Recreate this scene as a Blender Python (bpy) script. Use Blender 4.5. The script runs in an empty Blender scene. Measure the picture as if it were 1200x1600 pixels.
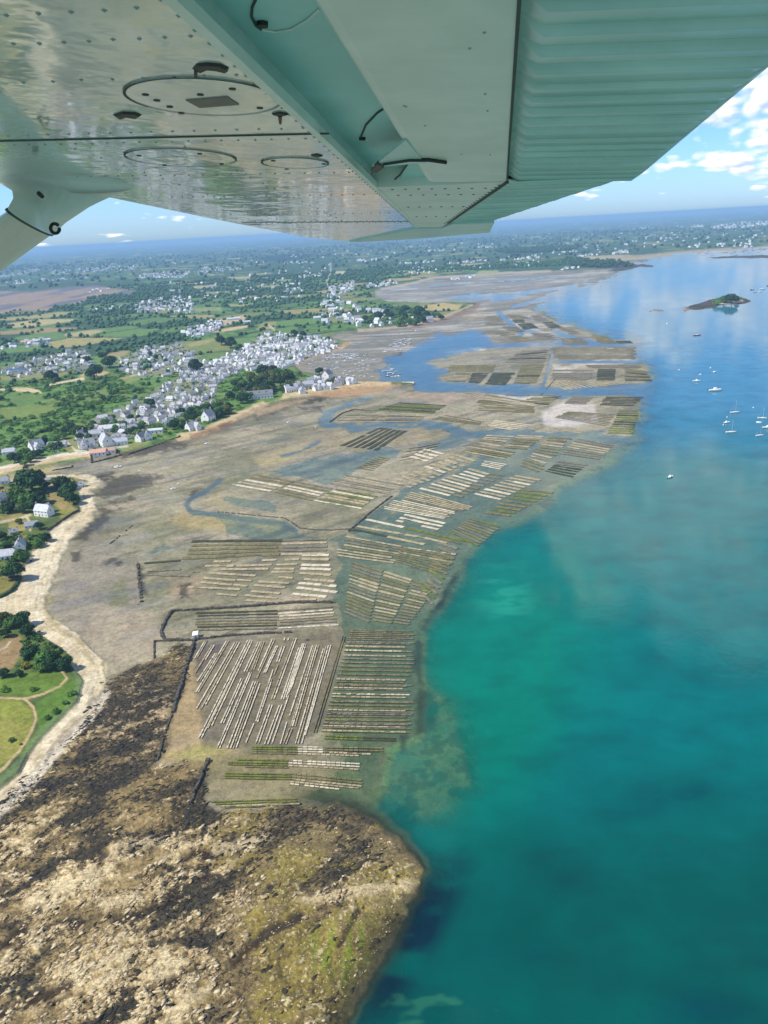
import bpy, math, random
import numpy as np
from mathutils import Vector, Matrix
R = math.radians
random.seed(7)
SC = bpy.context.scene
COL = SC.collection
# ------------------------------------------------------------------ camera
HCAM = 250.0                      # metres above the water
FPX = 1202.0                      # focal length in pixels of the 1200x1600 photograph
PITCH = R(20.25)
ROLL = R(3.28)
r0 = np.array((1.0, 0, 0)); f0 = np.array((0, math.cos(PITCH), -math.sin(PITCH))); u0 = np.array((0, math.sin(PITCH), math.cos(PITCH)))
CR = math.cos(ROLL) * r0 - math.sin(ROLL) * u0
CU = math.sin(ROLL) * r0 + math.cos(ROLL) * u0
CF = f0
CAMPOS = np.array((0.0, 0.0, HCAM))
cam = bpy.data.cameras.new('camera')
camo = bpy.data.objects.new('camera', cam); COL.objects.link(camo)
cam.sensor_fit = 'VERTICAL'; cam.sensor_height = 24.0; cam.lens = 24.0 * FPX / 1600.0
cam.clip_start = 0.05; cam.clip_end = 120000
camo.matrix_world = Matrix(((CR[0], CU[0], -CF[0], CAMPOS[0]), (CR[1], CU[1], -CF[1], CAMPOS[1]), (CR[2], CU[2], -CF[2], CAMPOS[2]), (0, 0, 0, 1)))
SC.camera = camo
# ------------------------------------------------------------------ exposure
SC.view_settings.view_transform = 'Standard'; SC.view_settings.look = 'None'
SC.view_settings.exposure = 0.5; SC.view_settings.gamma = 1.0; SC.view_settings.use_curve_mapping = False
SC.cycles.use_denoising = True
SC.cycles.max_bounces = 6; SC.cycles.diffuse_bounces = 3; SC.cycles.glossy_bounces = 3
SC.cycles.transparent_max_bounces = 8; SC.cycles.volume_bounces = 0
# ------------------------------------------------------------------ sun
SUN_EL = R(48); SUN_AZ = R(-104)    # azimuth from +Y (the view direction), negative is to the left
sd = Vector((math.sin(SUN_AZ) * math.cos(SUN_EL), math.cos(SUN_AZ) * math.cos(SUN_EL), math.sin(SUN_EL)))
sl = bpy.data.lights.new('sun', 'SUN'); sl.energy = 4.3; sl.angle = R(0.5); sl.color = (1.0, 0.93, 0.82)
so = bpy.data.objects.new('sun', sl); COL.objects.link(so)
so.rotation_euler = sd.to_track_quat('Z', 'Y').to_euler()

# ------------------------------------------------------------------ node helpers
class NT:
    def __init__(s, tree): s.t = tree; s.n = tree.nodes; s.l = tree.links
    def new(s, typ, **kw):
        n = s.n.new(typ)
        for k, v in kw.items(): setattr(n, k, v)
        return n
    def put(s, sock, v):
        if v is None: return
        if isinstance(v, bpy.types.NodeSocket): s.l.new(v, sock)
        elif isinstance(v, (tuple, list)) and len(v) == 3 and sock.type == 'RGBA': sock.default_value = (*v, 1)
        else: sock.default_value = v
    def math(s, op, a, b=None, c=None, clamp=False):
        n = s.new('ShaderNodeMath', operation=op, use_clamp=clamp)
        for i, v in enumerate((a, b, c)): s.put(n.inputs[i], v)
        return n.outputs[0]
    def mix(s, f, a, b, blend='MIX'):
        n = s.new('ShaderNodeMix', data_type='RGBA', blend_type=blend)
        s.put(n.inputs[0], f); s.put(n.inputs[6], a); s.put(n.inputs[7], b)
        return n.outputs[2]
    def noise(s, vec, scale, detail=4, rough=0.55, dist=0.0):
        n = s.new('ShaderNodeTexNoise'); s.put(n.inputs['Vector'], vec)
        n.inputs['Scale'].default_value = scale; n.inputs['Detail'].default_value = detail
        n.inputs['Roughness'].default_value = rough; n.inputs['Distortion'].default_value = dist
        return n.outputs['Fac']
    def mapr(s, v, a, b, c=0.0, d=1.0, smooth=True):
        n = s.new('ShaderNodeMapRange', interpolation_type='SMOOTHSTEP' if smooth else 'LINEAR')
        s.put(n.inputs[0], v); n.inputs[1].default_value = a; n.inputs[2].default_value = b
        n.inputs[3].default_value = c; n.inputs[4].default_value = d
        return n.outputs[0]
    def vmath(s, op, a, b=None, scale=None):
        n = s.new('ShaderNodeVectorMath', operation=op)
        s.put(n.inputs[0], a)
        if b is not None: s.put(n.inputs[1], b)
        if scale is not None: n.inputs['Scale'].default_value = scale
        return n.outputs[0]

# ------------------------------------------------------------------ world: clear sky with cumulus
W = bpy.data.worlds.new('World'); SC.world = W; W.use_nodes = True
nt = NT(W.node_tree); nt.n.clear()
SKY_STRENGTH = 0.10
sky = nt.new('ShaderNodeTexSky', sky_type='NISHITA'); sky.sun_disc = False
sky.sun_elevation = SUN_EL; sky.sun_rotation = -SUN_AZ if False else SUN_AZ
sky.altitude = 200; sky.air_density = 1.0; sky.dust_density = 0.6; sky.ozone_density = 2.0
tc = nt.new('ShaderNodeTexCoord'); sep = nt.new('ShaderNodeSeparateXYZ'); nt.l.new(tc.outputs['Generated'], sep.inputs[0])
dx, dy, dz = sep.outputs
az = nt.math('ARCTAN2', dx, dy)                         # 0 straight ahead, + to the right
el = nt.math('MAXIMUM', nt.math('ARCSINE', dz), 0.0)
lel = nt.math('LOGARITHM', nt.math('ADD', el, 0.035), math.e)
cv = nt.new('ShaderNodeCombineXYZ'); nt.put(cv.inputs[0], nt.math('MULTIPLY', az, 16.0)); nt.put(cv.inputs[1], nt.math('MULTIPLY', lel, 3.4)); cv.inputs[2].default_value = 3.3
def puff(vec):
    v1 = nt.new('ShaderNodeTexVoronoi', feature='F1'); v1.inputs['Scale'].default_value = 1.25; nt.put(v1.inputs['Vector'], vec)
    v2 = nt.new('ShaderNodeTexVoronoi', feature='F1'); v2.inputs['Scale'].default_value = 3.6; nt.put(v2.inputs['Vector'], vec)
    b_ = nt.math('ADD', nt.math('MULTIPLY', v1.outputs['Distance'], -.30), nt.math('MULTIPLY', v2.outputs['Distance'], -.17))
    return nt.math('ADD', nt.math('ADD', nt.math('MULTIPLY', nt.noise(vec, .8, 3, .5), .72), nt.math('MULTIPLY', nt.noise(vec, 6.0, 4, .55), .14)), nt.math('ADD', b_, .30))
cl1 = puff(cv.outputs[0])
off = nt.vmath('ADD', cv.outputs[0], (-0.10, 0.16, 0.0))
cl2 = puff(off)
eld = nt.math('MULTIPLY', el, 180 / math.pi)
# cover by elevation: thin near the horizon, puffs 2-10 degrees, a blue gap, then a bank on the right
c_low = nt.math('MULTIPLY', nt.mapr(eld, 0.4, 3.0), nt.mapr(eld, 11.0, 8.5))
azr = nt.mapr(nt.math('ADD', az, nt.math('MULTIPLY', nt.math('SUBTRACT', 22.0, eld), 0.012)), 0.19, 0.27)
c_high = nt.math('MULTIPLY', nt.math('MULTIPLY', nt.mapr(eld, 14.0, 17.0), nt.mapr(eld, 30.5, 26.5)), azr)
thr = nt.math('SUBTRACT', 0.62, nt.math('ADD', nt.math('MULTIPLY', c_low, nt.math('ADD', 0.055, nt.math('MULTIPLY', nt.mapr(az, 0.0, 0.35), 0.15))), nt.math('MULTIPLY', c_high, 0.42)))
cov = nt.math('DIVIDE', nt.math('SUBTRACT', cl1, thr), 0.13, clamp=True)
lit = nt.math('ADD', 0.5, nt.math('MULTIPLY', nt.math('SUBTRACT', cl1, cl2), 4.5), clamp=True)
ccol = nt.mix(lit, (4.4, 5.2, 6.8), (10.6, 10.3, 10.0))
skyb = nt.mix(1.0, sky.outputs[0], nt.mix(nt.mapr(eld, 16.0, 40.0), nt.mix(nt.mapr(eld, 1.0, 10.0), (0.66, 0.98, 1.60), (0.50, 0.87, 1.44)), (0.40, 0.74, 1.02)), 'MULTIPLY')
col = nt.mix(nt.math('MULTIPLY', cov, 0.93), skyb, ccol)
bg = nt.new('ShaderNodeBackground'); nt.put(bg.inputs[0], col); bg.inputs[1].default_value = SKY_STRENGTH
wo = nt.new('ShaderNodeOutputWorld'); nt.l.new(bg.outputs[0], wo.inputs[0])

# ------------------------------------------------------------------ helpers
def tag(o, label=None, cat=None, group=None, kind=None):
    for k, v in (('label', label), ('category', cat), ('group', group), ('kind', kind)):
        if v: o[k] = v
    return o
def ray(u, v):
    d = CF * FPX + CR * (u - 600.0) + CU * (800.0 - v)
    return d
def G(u, v, z=0.0):
    """the point of the level z that the photograph shows at pixel (u, v)"""
    d = ray(u, v); t = (z - HCAM) / d[2]
    p = CAMPOS + d * t
    return np.array((p[0], p[1], z))
def mpp(u, v):
    """metres per photograph pixel, across the view, on the ground at that pixel"""
    d = ray(u, v); return (HCAM / -d[2])
def mesh_obj(name, verts, faces, mat=None, parent=None, smooth=False, matidx=None):
    me = bpy.data.meshes.new(name); me.from_pydata([tuple(map(float, v)) for v in verts], [], faces)
    mats = mat if isinstance(mat, (list, tuple)) else [mat]
    for m in mats:
        if m: me.materials.append(m)
    if matidx is not None: me.polygons.foreach_set('material_index', matidx)
    if smooth: me.polygons.foreach_set('use_smooth', [True] * len(me.polygons))
    me.update()
    o = bpy.data.objects.new(name, me); COL.objects.link(o)
    if parent is not None: o.parent = parent
    return o
def np_mesh(name, V, F, mat, smooth=False):
    """fast mesh from numpy: F is (n,4) or (n,3)"""
    me = bpy.data.meshes.new(name); k = F.shape[1]
    me.vertices.add(len(V)); me.vertices.foreach_set('co', V.astype(np.float32).ravel())
    me.loops.add(F.size); me.loops.foreach_set('vertex_index', F.astype(np.int32).ravel())
    me.polygons.add(len(F)); me.polygons.foreach_set('loop_start', np.arange(0, F.size, k, dtype=np.int32))
    me.polygons.foreach_set('loop_total', np.full(len(F), k, dtype=np.int32))
    if smooth: me.polygons.foreach_set('use_smooth', np.ones(len(F), dtype=bool))
    for m in (mat if isinstance(mat, (list, tuple)) else [mat]): me.materials.append(m)
    me.update(calc_edges=True); me.validate()
    return me
def empty(name, loc=(0, 0, 0), rz=0.0):
    o = bpy.data.objects.new(name, None); COL.objects.link(o); o.location = tuple(map(float, loc)); o.rotation_euler = (0, 0, rz); o.empty_display_size = 1
    return o
def lin(c):
    c = c / 255.0
    return c / 12.92 if c <= 0.04045 else ((c + 0.055) / 1.055) ** 2.4
KEXP = 1.45
def A(r, g, b, k=1.0):
    """albedo of something the sunlit photograph shows as this sRGB colour"""
    return np.array([min(0.85, lin(c) / KEXP * k) for c in (r, g, b)])

# ---- numpy noise
def _h(ix, iy, seed):
    n = (ix.astype(np.int64) * 374761393 + iy.astype(np.int64) * 668265263 + seed * 1274126177) & 0xFFFFFFFF
    n = ((n ^ (n >> 13)) * 1274126177) & 0xFFFFFFFF
    n = (n ^ (n >> 16)) & 0xFFFF
    return n.astype(np.float32) / 32767.5 - 1.0
def vnoise(x, y, seed=0):
    ix = np.floor(x); iy = np.floor(y); fx = (x - ix).astype(np.float32); fy = (y - iy).astype(np.float32)
    fx = fx * fx * (3 - 2 * fx); fy = fy * fy * (3 - 2 * fy)
    a = _h(ix, iy, seed); b = _h(ix + 1, iy, seed); c = _h(ix, iy + 1, seed); d = _h(ix + 1, iy + 1, seed)
    return (a + (b - a) * fx) * (1 - fy) + (c + (d - c) * fx) * fy
def fbm(x, y, octv=4, seed=0, gain=0.5):
    s = 0.0; a = 1.0; tot = 0.0
    for i in range(octv):
        ca, sa = math.cos(0.6 * i), math.sin(0.6 * i)
        s = s + a * vnoise((x * ca - y * sa) * 2.03 ** i + 13.7 * i, (x * sa + y * ca) * 2.03 ** i - 7.1 * i, seed + i * 17)
        tot += a; a *= gain
    return s / tot
def sst(x, a, b):
    t = np.clip((x - a) / (b - a), 0, 1); return t * t * (3 - 2 * t)
# ------------------------------------------------------------------ terrain grid (finer near the aircraft, coarser towards the horizon)
cR, sR = math.cos(ROLL), math.sin(ROLL)
def st(u, v):
    return 600 + cR * (u - 600) + sR * (800 - v), 800 - (-sR * (u - 600) + cR * (800 - v))
T_HOR = 800 - FPX * math.tan(PITCH)
def row_for(dist):   # t of a ground point straight ahead at this distance
    return 800 - FPX * math.tan(PITCH - math.atan(HCAM / dist))
tt = [row_for(46000), row_for(38000), row_for(32000)]
t = row_for(27000)
while t < 1740:
    tt.append(t)
    t += 1.0 if t < T_HOR + 260 else (1.4 if t < 1000 else 1.8)
tg = np.array(tt); sg = np.arange(-150.0, 1352.0, 1.9)
NS, NTT = len(sg), len(tg)
SS, TT = np.meshgrid(sg, tg)
D = CF[None, None, :] * FPX + r0[None, None, :] * (SS - 600)[..., None] + u0[None, None, :] * (800 - TT)[..., None]
k = -HCAM / D[..., 2]
X = D[..., 0] * k; Y = D[..., 1] * k
DIST = np.hypot(X, Y)
del D
UU = 600 + cR * (SS - 600) - sR * (800 - TT); VV = 800 - (sR * (SS - 600) + cR * (800 - TT))

def _slice(P, pad):
    i0 = max(0, np.searchsorted(sg, P[:, 0].min() - pad)); i1 = min(NS, np.searchsorted(sg, P[:, 0].max() + pad))
    j0 = max(0, np.searchsorted(tg, P[:, 1].min() - pad)); j1 = min(NTT, np.searchsorted(tg, P[:, 1].max() + pad))
    return slice(j0, j1), slice(i0, i1)
def sdist(path, closed=True, pad=30):
    """distance to a traced outline; positive inside when it is closed"""
    P = np.array([st(*p) for p in path]); sl = _slice(P, pad)
    x = SS[sl].astype(np.float32); y = TT[sl].astype(np.float32)
    d2 = np.full(x.shape, 1e12, np.float32); ins = np.zeros(x.shape, bool)
    n = len(P)
    for i in range(n if closed else n - 1):
        ax, ay = P[i]; bx, by = P[(i + 1) % n]
        ex, ey = bx - ax, by - ay; L = ex * ex + ey * ey + 1e-9
        q = np.clip(((x - ax) * ex + (y - ay) * ey) / L, 0, 1)
        d2 = np.minimum(d2, (x - ax - q * ex) ** 2 + (y - ay - q * ey) ** 2)
        if closed and ay != by:
            c = (ay > y) != (by > y)
            ins ^= c & (x < ex * (y - ay) / (by - ay) + ax)
    d = np.sqrt(d2)
    return sl, (np.where(ins, d, -d) if closed else -d)
def mask(path, soft=2.0, jit=0.0, L=15.0, closed=True, width=0.0, pad=None, seed=1):
    pad = pad or (soft * 2 + jit * 1.5 + width + 6)
    sl, d = sdist(path, closed, pad)
    d = d + width
    if jit: d = d + jit * fbm(X[sl] / L, Y[sl] / L, 4, seed, 0.6)
    return sl, sst(d, -soft, soft)
C = np.zeros(X.shape + (3,), np.float32)
Z = np.zeros(X.shape, np.float32)
def paint(m, col, amt=1.0, full=None):
    sl, w = m; w = (w * amt)[..., None]
    C[sl] = C[sl] * (1 - w) + np.asarray(col, np.float32) * w
def lift(m, z):
    sl, w = m
    Z[sl] = Z[sl] * (1 - w) + z * w
def mixc(a, b, f): return np.asarray(a) * (1 - f[..., None]) + np.asarray(b) * f[..., None]

# ---- 1. the bay: seabed everywhere first
SEA = -6.0
Z[:] = SEA
C[:] = A(90, 120, 90)

# ---- 2. traced outlines
FLAT = [(490, 1720), (520, 1620), (565, 1555), (598, 1495), (620, 1445), (628, 1412), (650, 1386), (664, 1360), (655, 1345), (640, 1328), (625, 1312), (600, 1292), (560, 1272), (590, 1230), (600, 1165), (652, 1145), (655, 1080), (650, 1030), (652, 985),
        (660, 962), (688, 932), (708, 892), (735, 852), (770, 820), (832, 792), (872, 752), (905, 738), (950, 712), (985, 686), (1000, 650), (1004, 622), (1016, 592), (1010, 575), (990, 560), (994, 540), (978, 534), (930, 525), (890, 505),
        (858, 492), (836, 482), (842, 472), (866, 462), (890, 450), (930, 442), (962, 430), (975, 422), (1002, 408), (1020, 402), (1058, 397), (1115, 393), (1143, 392), (1200, 388), (1400, 384), (1400, 330), (-300, 400), (-300, 1720)]
LAND = [(-300, 400), (1400, 320), (1400, 378), (1200, 384), (1143, 389), (1115, 391), (1058, 395), (1019, 400), (1000, 405), (980, 405), (945, 406), (905, 405), (942, 410), (985, 411), (994, 415), (987, 418), (942, 420), (900, 422), (843, 424), (781, 427), (730, 431),
        (670, 434), (646, 441), (625, 445), (597, 450), (586, 455), (586, 466), (607, 472), (660, 474), (695, 473), (723, 473), (744, 474), (740, 480), (712, 492), (677, 501), (642, 509), (590, 513), (534, 520), (516, 525), (522, 531), (535, 533),
        (544, 536), (531, 543), (505, 548), (479, 559), (459, 568), (458, 572), (472, 583), (492, 585), (505, 585), (524, 589), (537, 592), (570, 597), (592, 599), (628, 599), (646, 600), (646, 603), (607, 603), (576, 604), (520, 612), (467, 622), (415, 634), (378, 652), (350, 666), (315, 680), (280, 687), (259, 692), (224, 702),
        (189, 708), (160, 712), (143, 715), (110, 724), (60, 734), (0, 748), (-300, 790)]
HEAD = [(-300, 762), (0, 750), (72, 746), (100, 744), (135, 741), (147, 746), (163, 756), (142, 765), (148, 783), (150, 804), (135, 822), (110, 844), (97, 870), (90, 892), (82, 907), (76, 930), (70, 947), (84, 970), (120, 990), (140, 1012), (160, 1033), (167, 1068), (147, 1113), (113, 1147), (77, 1187), (43, 1227), (0, 1268), (-40, 1305), (-300, 1480)]
VEG = [(-300, 770), (0, 757), (72, 750), (84, 748), (112, 748), (138, 754), (120, 765), (128, 784), (123, 792), (127, 800), (111, 812), (93, 822), (76, 832), (81, 843), (64, 852), (50, 865), (45, 877), (34, 897), (33, 907), (20, 927), (0, 937), (-60, 955), (-60, 962), (0, 961), (20, 970), (43, 967), (55, 990), (90, 1012), (113, 1030), (112, 1043), (131, 1067), (123, 1100), (90, 1133), (67, 1157), (43, 1187), (30, 1213), (0, 1238), (-300, 1420)]
ROCK = [(0, 1262), (60, 1200), (112, 1147), (147, 1113), (165, 1072), (185, 1050), (235, 1030), (286, 1010), (296, 1018), (282, 1080), (265, 1130), (248, 1192), (300, 1194), (322, 1196), (310, 1256), (345, 1266), (470, 1260), (520, 1268), (575, 1285), (622, 1316), (640, 1330), (656, 1345), (665, 1360), (650, 1386), (628, 1412), (620, 1446), (596, 1500), (560, 1560), (515, 1625), (480, 1720), (-300, 1720), (-300, 1480), (-40, 1300)]
SHELF = [(540, 1255), (560, 1165), (600, 1145), (610, 1080), (620, 1000), (650, 975), (690, 1010), (722, 1055), (735, 1110), (752, 1170), (752, 1230), (725, 1290), (690, 1312), (650, 1318), (620, 1300)]

# ---- 3. seabed depth: a slope away from the flats
sl, d = sdist(FLAT, True, 420)
jit = fbm(X / 40, Y / 40, 5, 5, .6) * 13 + fbm(X / 9, Y / 9, 4, 7, .6) * 12 * sst(VV, 1270, 1330)
din = np.full(X.shape, -400.0, np.float32); din[sl] = d
din = din + jit
_d = np.maximum(-din, 0); sc_d = 46.0 - 20.0 * sst(VV, 700, 560) - 6 * sst(VV, 1320, 1380)
Z = np.where(din > 0, np.minimum(din * 0.03, 0.30), SEA * (1 - np.exp(-(_d / sc_d) ** 1.45))).astype(np.float32)
m = mask(SHELF, 50, 26, 30, pad=120); Z[m[0]] = np.maximum(Z[m[0]], SEA + m[1] * (4.95 + .35 * fbm(X[m[0]] / 9, Y[m[0]] / 9, 4, 6)))
# tidal mud
n_big = fbm(X / 90, Y / 90, 5, 11); n_mid = fbm(X / 22, Y / 22, 5, 12); n_fine = fbm(X / 5, Y / 5, 4, 13)
mud = mixc(A(172, 164, 132), A(142, 138, 106), sst(n_big, -0.2, 0.3))
stk = fbm((X * .8 + Y * .6) / 60, (-X * .6 + Y * .8) / 9, 5, 14)
mud = mixc(mud, A(188, 172, 146), sst(n_mid, 0.05, 0.5) * 0.6)
mud = mixc(mud, A(128, 120, 98), sst(n_fine, 0.2, 0.6) * 0.5)
mud = mixc(mud, A(112, 104, 82), sst(stk, .12, .45) * .6); mud = mixc(mud, A(196, 178, 146), sst(-stk, .15, .5) * .5)
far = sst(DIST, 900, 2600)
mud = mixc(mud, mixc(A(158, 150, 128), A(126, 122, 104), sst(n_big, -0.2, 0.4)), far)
w = sst(din, -4, 6)[..., None]
seabed = mixc(A(132, 150, 108), A(70, 96, 66), sst(n_mid + n_fine * 0.6, -0.1, 0.35))
wd_ = sst(-np.hypot((UU - 650) / 85, (VV - 1440) / 210), -1, -.3)
seabed = mixc(seabed, mixc(A(34, 46, 40), A(60, 74, 50), sst(n_mid + n_fine, .1, .5)), wd_)
m = mask(SHELF, 50, 26, 30, pad=120); seabed[m[0]] = mixc(seabed[m[0]], mixc(A(140, 172, 118), A(84, 116, 80), sst(n_fine[m[0]] + n_mid[m[0]] * .6, -.05, .4)), m[1])
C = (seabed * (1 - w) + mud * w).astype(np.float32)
Z += np.where(din > 0, n_mid * 0.10 + n_big * 0.10, 0)

def poly(path, col, soft=2, jit=2, L=12, amt=1.0, seed=1): paint(mask(path, soft, jit, L, seed=seed), col, amt)
def line(path, w, col, soft=1.2, jit=0.8, L=8, amt=1.0): paint(mask(path, soft, jit, L, closed=False, width=w), col, amt)

# darker harbour mud, purplish flats, olive and yellow patches
poly([(460, 572), (505, 550), (545, 536), (590, 515), (680, 503), (745, 482), (800, 470), (780, 510), (720, 522), (660, 545), (600, 560), (596, 592), (540, 592), (492, 585)], A(140, 136, 120), 12, 8, 40, 0.9)
poly([(595, 452), (650, 442), (800, 430), (950, 424), (930, 440), (860, 462), (760, 478), (690, 474), (610, 471), (588, 462)], A(160, 157, 146), 6, 4, 60, 0.8)
poly([(110, 870), (150, 840), (215, 880), (222, 945), (180, 960), (130, 985), (85, 960), (92, 900)], A(160, 149, 130), 14, 10, 30, 0.7)
poly([(240, 960), (250, 1000), (240, 1030), (160, 1030), (120, 985), (160, 950)], A(184, 168, 140), 10, 8, 20, 0.8)
for p, c, a in (([(165, 925), (190, 905), (205, 925), (198, 950), (172, 950)], (134, 134, 92), .8), ([(225, 825), (255, 810), (270, 830), (240, 840)], (140, 138, 95), .7), ([(185, 872), (215, 868), (200, 880), (165, 882)], (120, 124, 90), .8),
                ([(285, 800), (330, 806), (385, 812), (350, 830), (280, 826), (265, 812)], (185, 166, 108), .75), ([(345, 770), (420, 785), (350, 800), (318, 790)], (190, 172, 122), .6), ([(400, 718), (450, 700), (490, 700), (450, 722), (405, 733)], (190, 172, 122), .75),
                ([(392, 822), (415, 815), (436, 821), (415, 828)], (232, 205, 130), .95), ([(300, 690), (345, 680), (345, 705), (300, 712)], (150, 140, 104), .5), ([(355, 735), (395, 735), (390, 760), (350, 752)], (138, 138, 96), .6),
                ([(262, 905), (320, 900), (330, 930), (270, 940)], (170, 150, 112), .6), ([(248, 1190), (268, 1120), (300, 1010), (312, 1080), (320, 1160), (380, 1172), (340, 1190)], (192, 164, 116), .8), ([(262, 1180), (330, 1160), (372, 1178), (300, 1192)], (178, 172, 96), .7),
                ([(330, 1180), (400, 1165), (560, 1200), (560, 1240), (460, 1258), (340, 1260), (315, 1240)], (150, 138, 96), .8), ([(440, 690), (545, 660), (650, 668), (700, 690), (610, 700), (530, 705)], (176, 158, 122), .5),
                ([(700, 490), (745, 482), (770, 492), (735, 505)], (178, 160, 124), .7), ([(700, 620), (800, 612), (760, 625), (680, 632)], (190, 166, 150), .6), ([(620, 612), (720, 616), (700, 628), (620, 625)], (196, 170, 140), .6)):
    poly(p, A(*c), 8, 7, 16, a, 3)
# wet sheen put into the colour as pale streaks, and pale sand, on the far flats
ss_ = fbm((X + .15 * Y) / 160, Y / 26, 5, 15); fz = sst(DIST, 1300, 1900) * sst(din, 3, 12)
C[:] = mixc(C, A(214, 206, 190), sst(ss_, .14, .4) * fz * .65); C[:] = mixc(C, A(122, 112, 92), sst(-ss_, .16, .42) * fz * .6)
for p in ([(845, 645), (880, 626), (930, 630), (935, 660), (900, 668), (850, 665)], [(895, 570), (990, 560), (995, 566), (900, 572)], [(865, 572), (900, 574), (890, 584), (866, 582)], [(780, 618), (850, 620), (835, 632), (790, 636)], [(840, 650), (900, 660), (870, 668)], [(800, 500), (850, 520), (845, 526), (805, 508)], [(870, 515), (900, 528), (890, 530), (865, 520)], [(700, 548), (760, 543), (756, 548), (700, 552)]):
    poly(p, A(226, 214, 198), 4, 4, 20, .8)
# seaweed-dark streaks on the mud
weed = A(66, 60, 46)
for p in ([(150, 744), (178, 738), (172, 747), (155, 752)], [(165, 750), (205, 741), (232, 742), (255, 746), (228, 760), (200, 772), (165, 778), (140, 776), (160, 764)], [(150, 792), (172, 792), (182, 800), (165, 806), (150, 803)], [(170, 785), (205, 778), (210, 781), (182, 792)],
          [(112, 843), (140, 823), (149, 826), (132, 845), (118, 846)], [(135, 822), (160, 806), (175, 810), (160, 826), (140, 828)], [(398, 648), (440, 628), (472, 625), (500, 618), (520, 616), (500, 628), (460, 636), (420, 650), (400, 655)], [(474, 638), (505, 634), (502, 640), (478, 642)],
          [(480, 625), (545, 612), (548, 616), (500, 627)], [(600, 562), (625, 552), (648, 556), (620, 568), (608, 570)], [(655, 548), (680, 540), (695, 541), (675, 550)], [(216, 885), (224, 890), (230, 930), (218, 925)], [(280, 915), (297, 912), (292, 935), (282, 932)], [(300, 767), (318, 763), (300, 775)],
          [(190, 700), (240, 690), (282, 690), (300, 695), (270, 703), (220, 712), (190, 718)], [(158, 884), (175, 873), (190, 880), (170, 884)], [(110, 865), (128, 860), (126, 877), (112, 878)]):
    poly(p, mixc(weed, A(120, 108, 84), sst(n_fine[0:1, 0:1] * 0, 0, 1))[0, 0], 4, 8, 6, 0.78, 8)
# clutter of weed along the foot of the shore
sl, d = sdist(LAND, True, 30)
sh = sst(d + fbm(X[sl] / 14, Y[sl] / 14, 4, 31) * 8, -12, -3) * sst(UU[sl], 130, 180) * sst(VV[sl], 585, 605)
C[sl] = C[sl] * (1 - sh[..., None] * .55) + A(92, 78, 58) * sh[..., None] * .55
# ---- 4. channels, pools and beds that lie under a film of water
def pool(path, z, soft=6, jit=9, L=30):
    m = mask(path, soft, jit, L, seed=21)
    Z[m[0]] = np.minimum(Z[m[0]], Z[m[0]] * (1 - m[1]) + z * m[1])
    return m
CH1 = [(772, 536), (750, 517), (720, 520), (685, 526), (660, 536), (640, 545), (655, 550), (630, 556), (604, 561), (612, 572), (592, 577), (596, 592), (645, 599), (648, 607), (668, 612), (720, 611), (800, 614), (870, 618), (960, 616), (1025, 600), (1040, 625), (960, 626), (880, 622), (800, 620), (740, 612),
       (860, 607), (900, 606), (800, 603), (740, 602), (697, 597), (682, 590), (699, 578), (664, 568), (676, 557), (720, 550)]
CH1 = [(772, 536), (750, 517), (720, 520), (685, 526), (655, 538), (630, 554), (604, 561), (612, 572), (592, 577), (596, 592), (645, 599), (648, 607), (668, 612), (720, 611), (800, 615), (870, 619), (960, 618), (1030, 625), (1030, 598), (960, 604), (860, 607), (800, 603), (740, 602), (697, 597), (682, 590), (699, 578), (664, 568), (676, 557), (720, 550)]
for p, z in ((CH1, -1.1), ([(500, 658), (560, 664), (620, 656), (655, 654), (700, 661), (730, 671), (800, 671), (870, 671), (990, 684), (990, 696), (860, 685), (760, 685), (715, 681), (690, 671), (650, 665), (620, 665), (560, 672), (505, 670)], -0.7),
             ([(505, 662), (500, 640), (545, 628), (590, 618), (606, 612), (560, 632), (520, 650)], -0.12), ([(420, 735), (480, 720), (530, 710), (590, 700), (604, 712), (565, 735), (545, 745), (515, 757), (470, 748), (430, 740)], -0.10),
             ([(340, 805), (400, 808), (450, 812), (470, 830), (510, 838), (545, 830), (545, 850), (500, 852), (400, 846), (350, 838)], -0.08), ([(545, 830), (580, 800), (612, 775), (655, 753), (700, 728), (735, 712), (690, 745), (660, 765), (620, 790), (600, 810), (575, 838), (560, 842)], -0.35),
             ([(350, 770), (400, 778), (440, 790), (430, 800), (380, 795), (345, 785)], -0.06), ([(560, 690), (640, 700), (620, 720), (590, 712)], -0.06), ([(650, 690), (720, 680), (760, 690), (700, 705), (650, 712)], -0.06),
             ([(215, 862), (255, 850), (275, 856), (235, 872)], -0.05), ([(430, 480), (431, 481), (432, 480)], -.1), ([(595, 455), (700, 446), (820, 440), (880, 432), (800, 436), (650, 446)], -0.1), ([(690, 462), (760, 455), (840, 460), (800, 468), (720, 470)], -0.1)):
    pool(p, z)
def stream(path, w, z): 
    m = mask(path, 2.5, 2, 10, closed=False, width=w); Z[m[0]] = np.minimum(Z[m[0]], Z[m[0]] * (1 - m[1]) + z * m[1]); paint(m, A(120, 122, 118), .6)
stream([(345, 750), (322, 768), (300, 778), (291, 789), (300, 801), (330, 803), (380, 811), (443, 819), (462, 830)], 4, -0.12)
stream([(500, 690), (470, 705), (440, 712)], 3, -0.06); stream([(780, 490), (800, 508), (815, 522)], 4, -0.2); stream([(845, 615), (862, 560), (866, 545)], 3, -0.15); stream([(820, 514), (850, 524), (880, 534)], 3, -.2); stream([(866, 518), (900, 530), (935, 538)], 4, -.2)
stream([(755, 541), (860, 538), (1000, 538)], 3.5, -.3); stream([(870, 565), (1000, 566)], 2.5, -.2); stream([(800, 480), (840, 470), (880, 455)], 3, -.2); stream([(770, 470), (830, 455), (900, 447)], 2.5, -.2)
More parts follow.
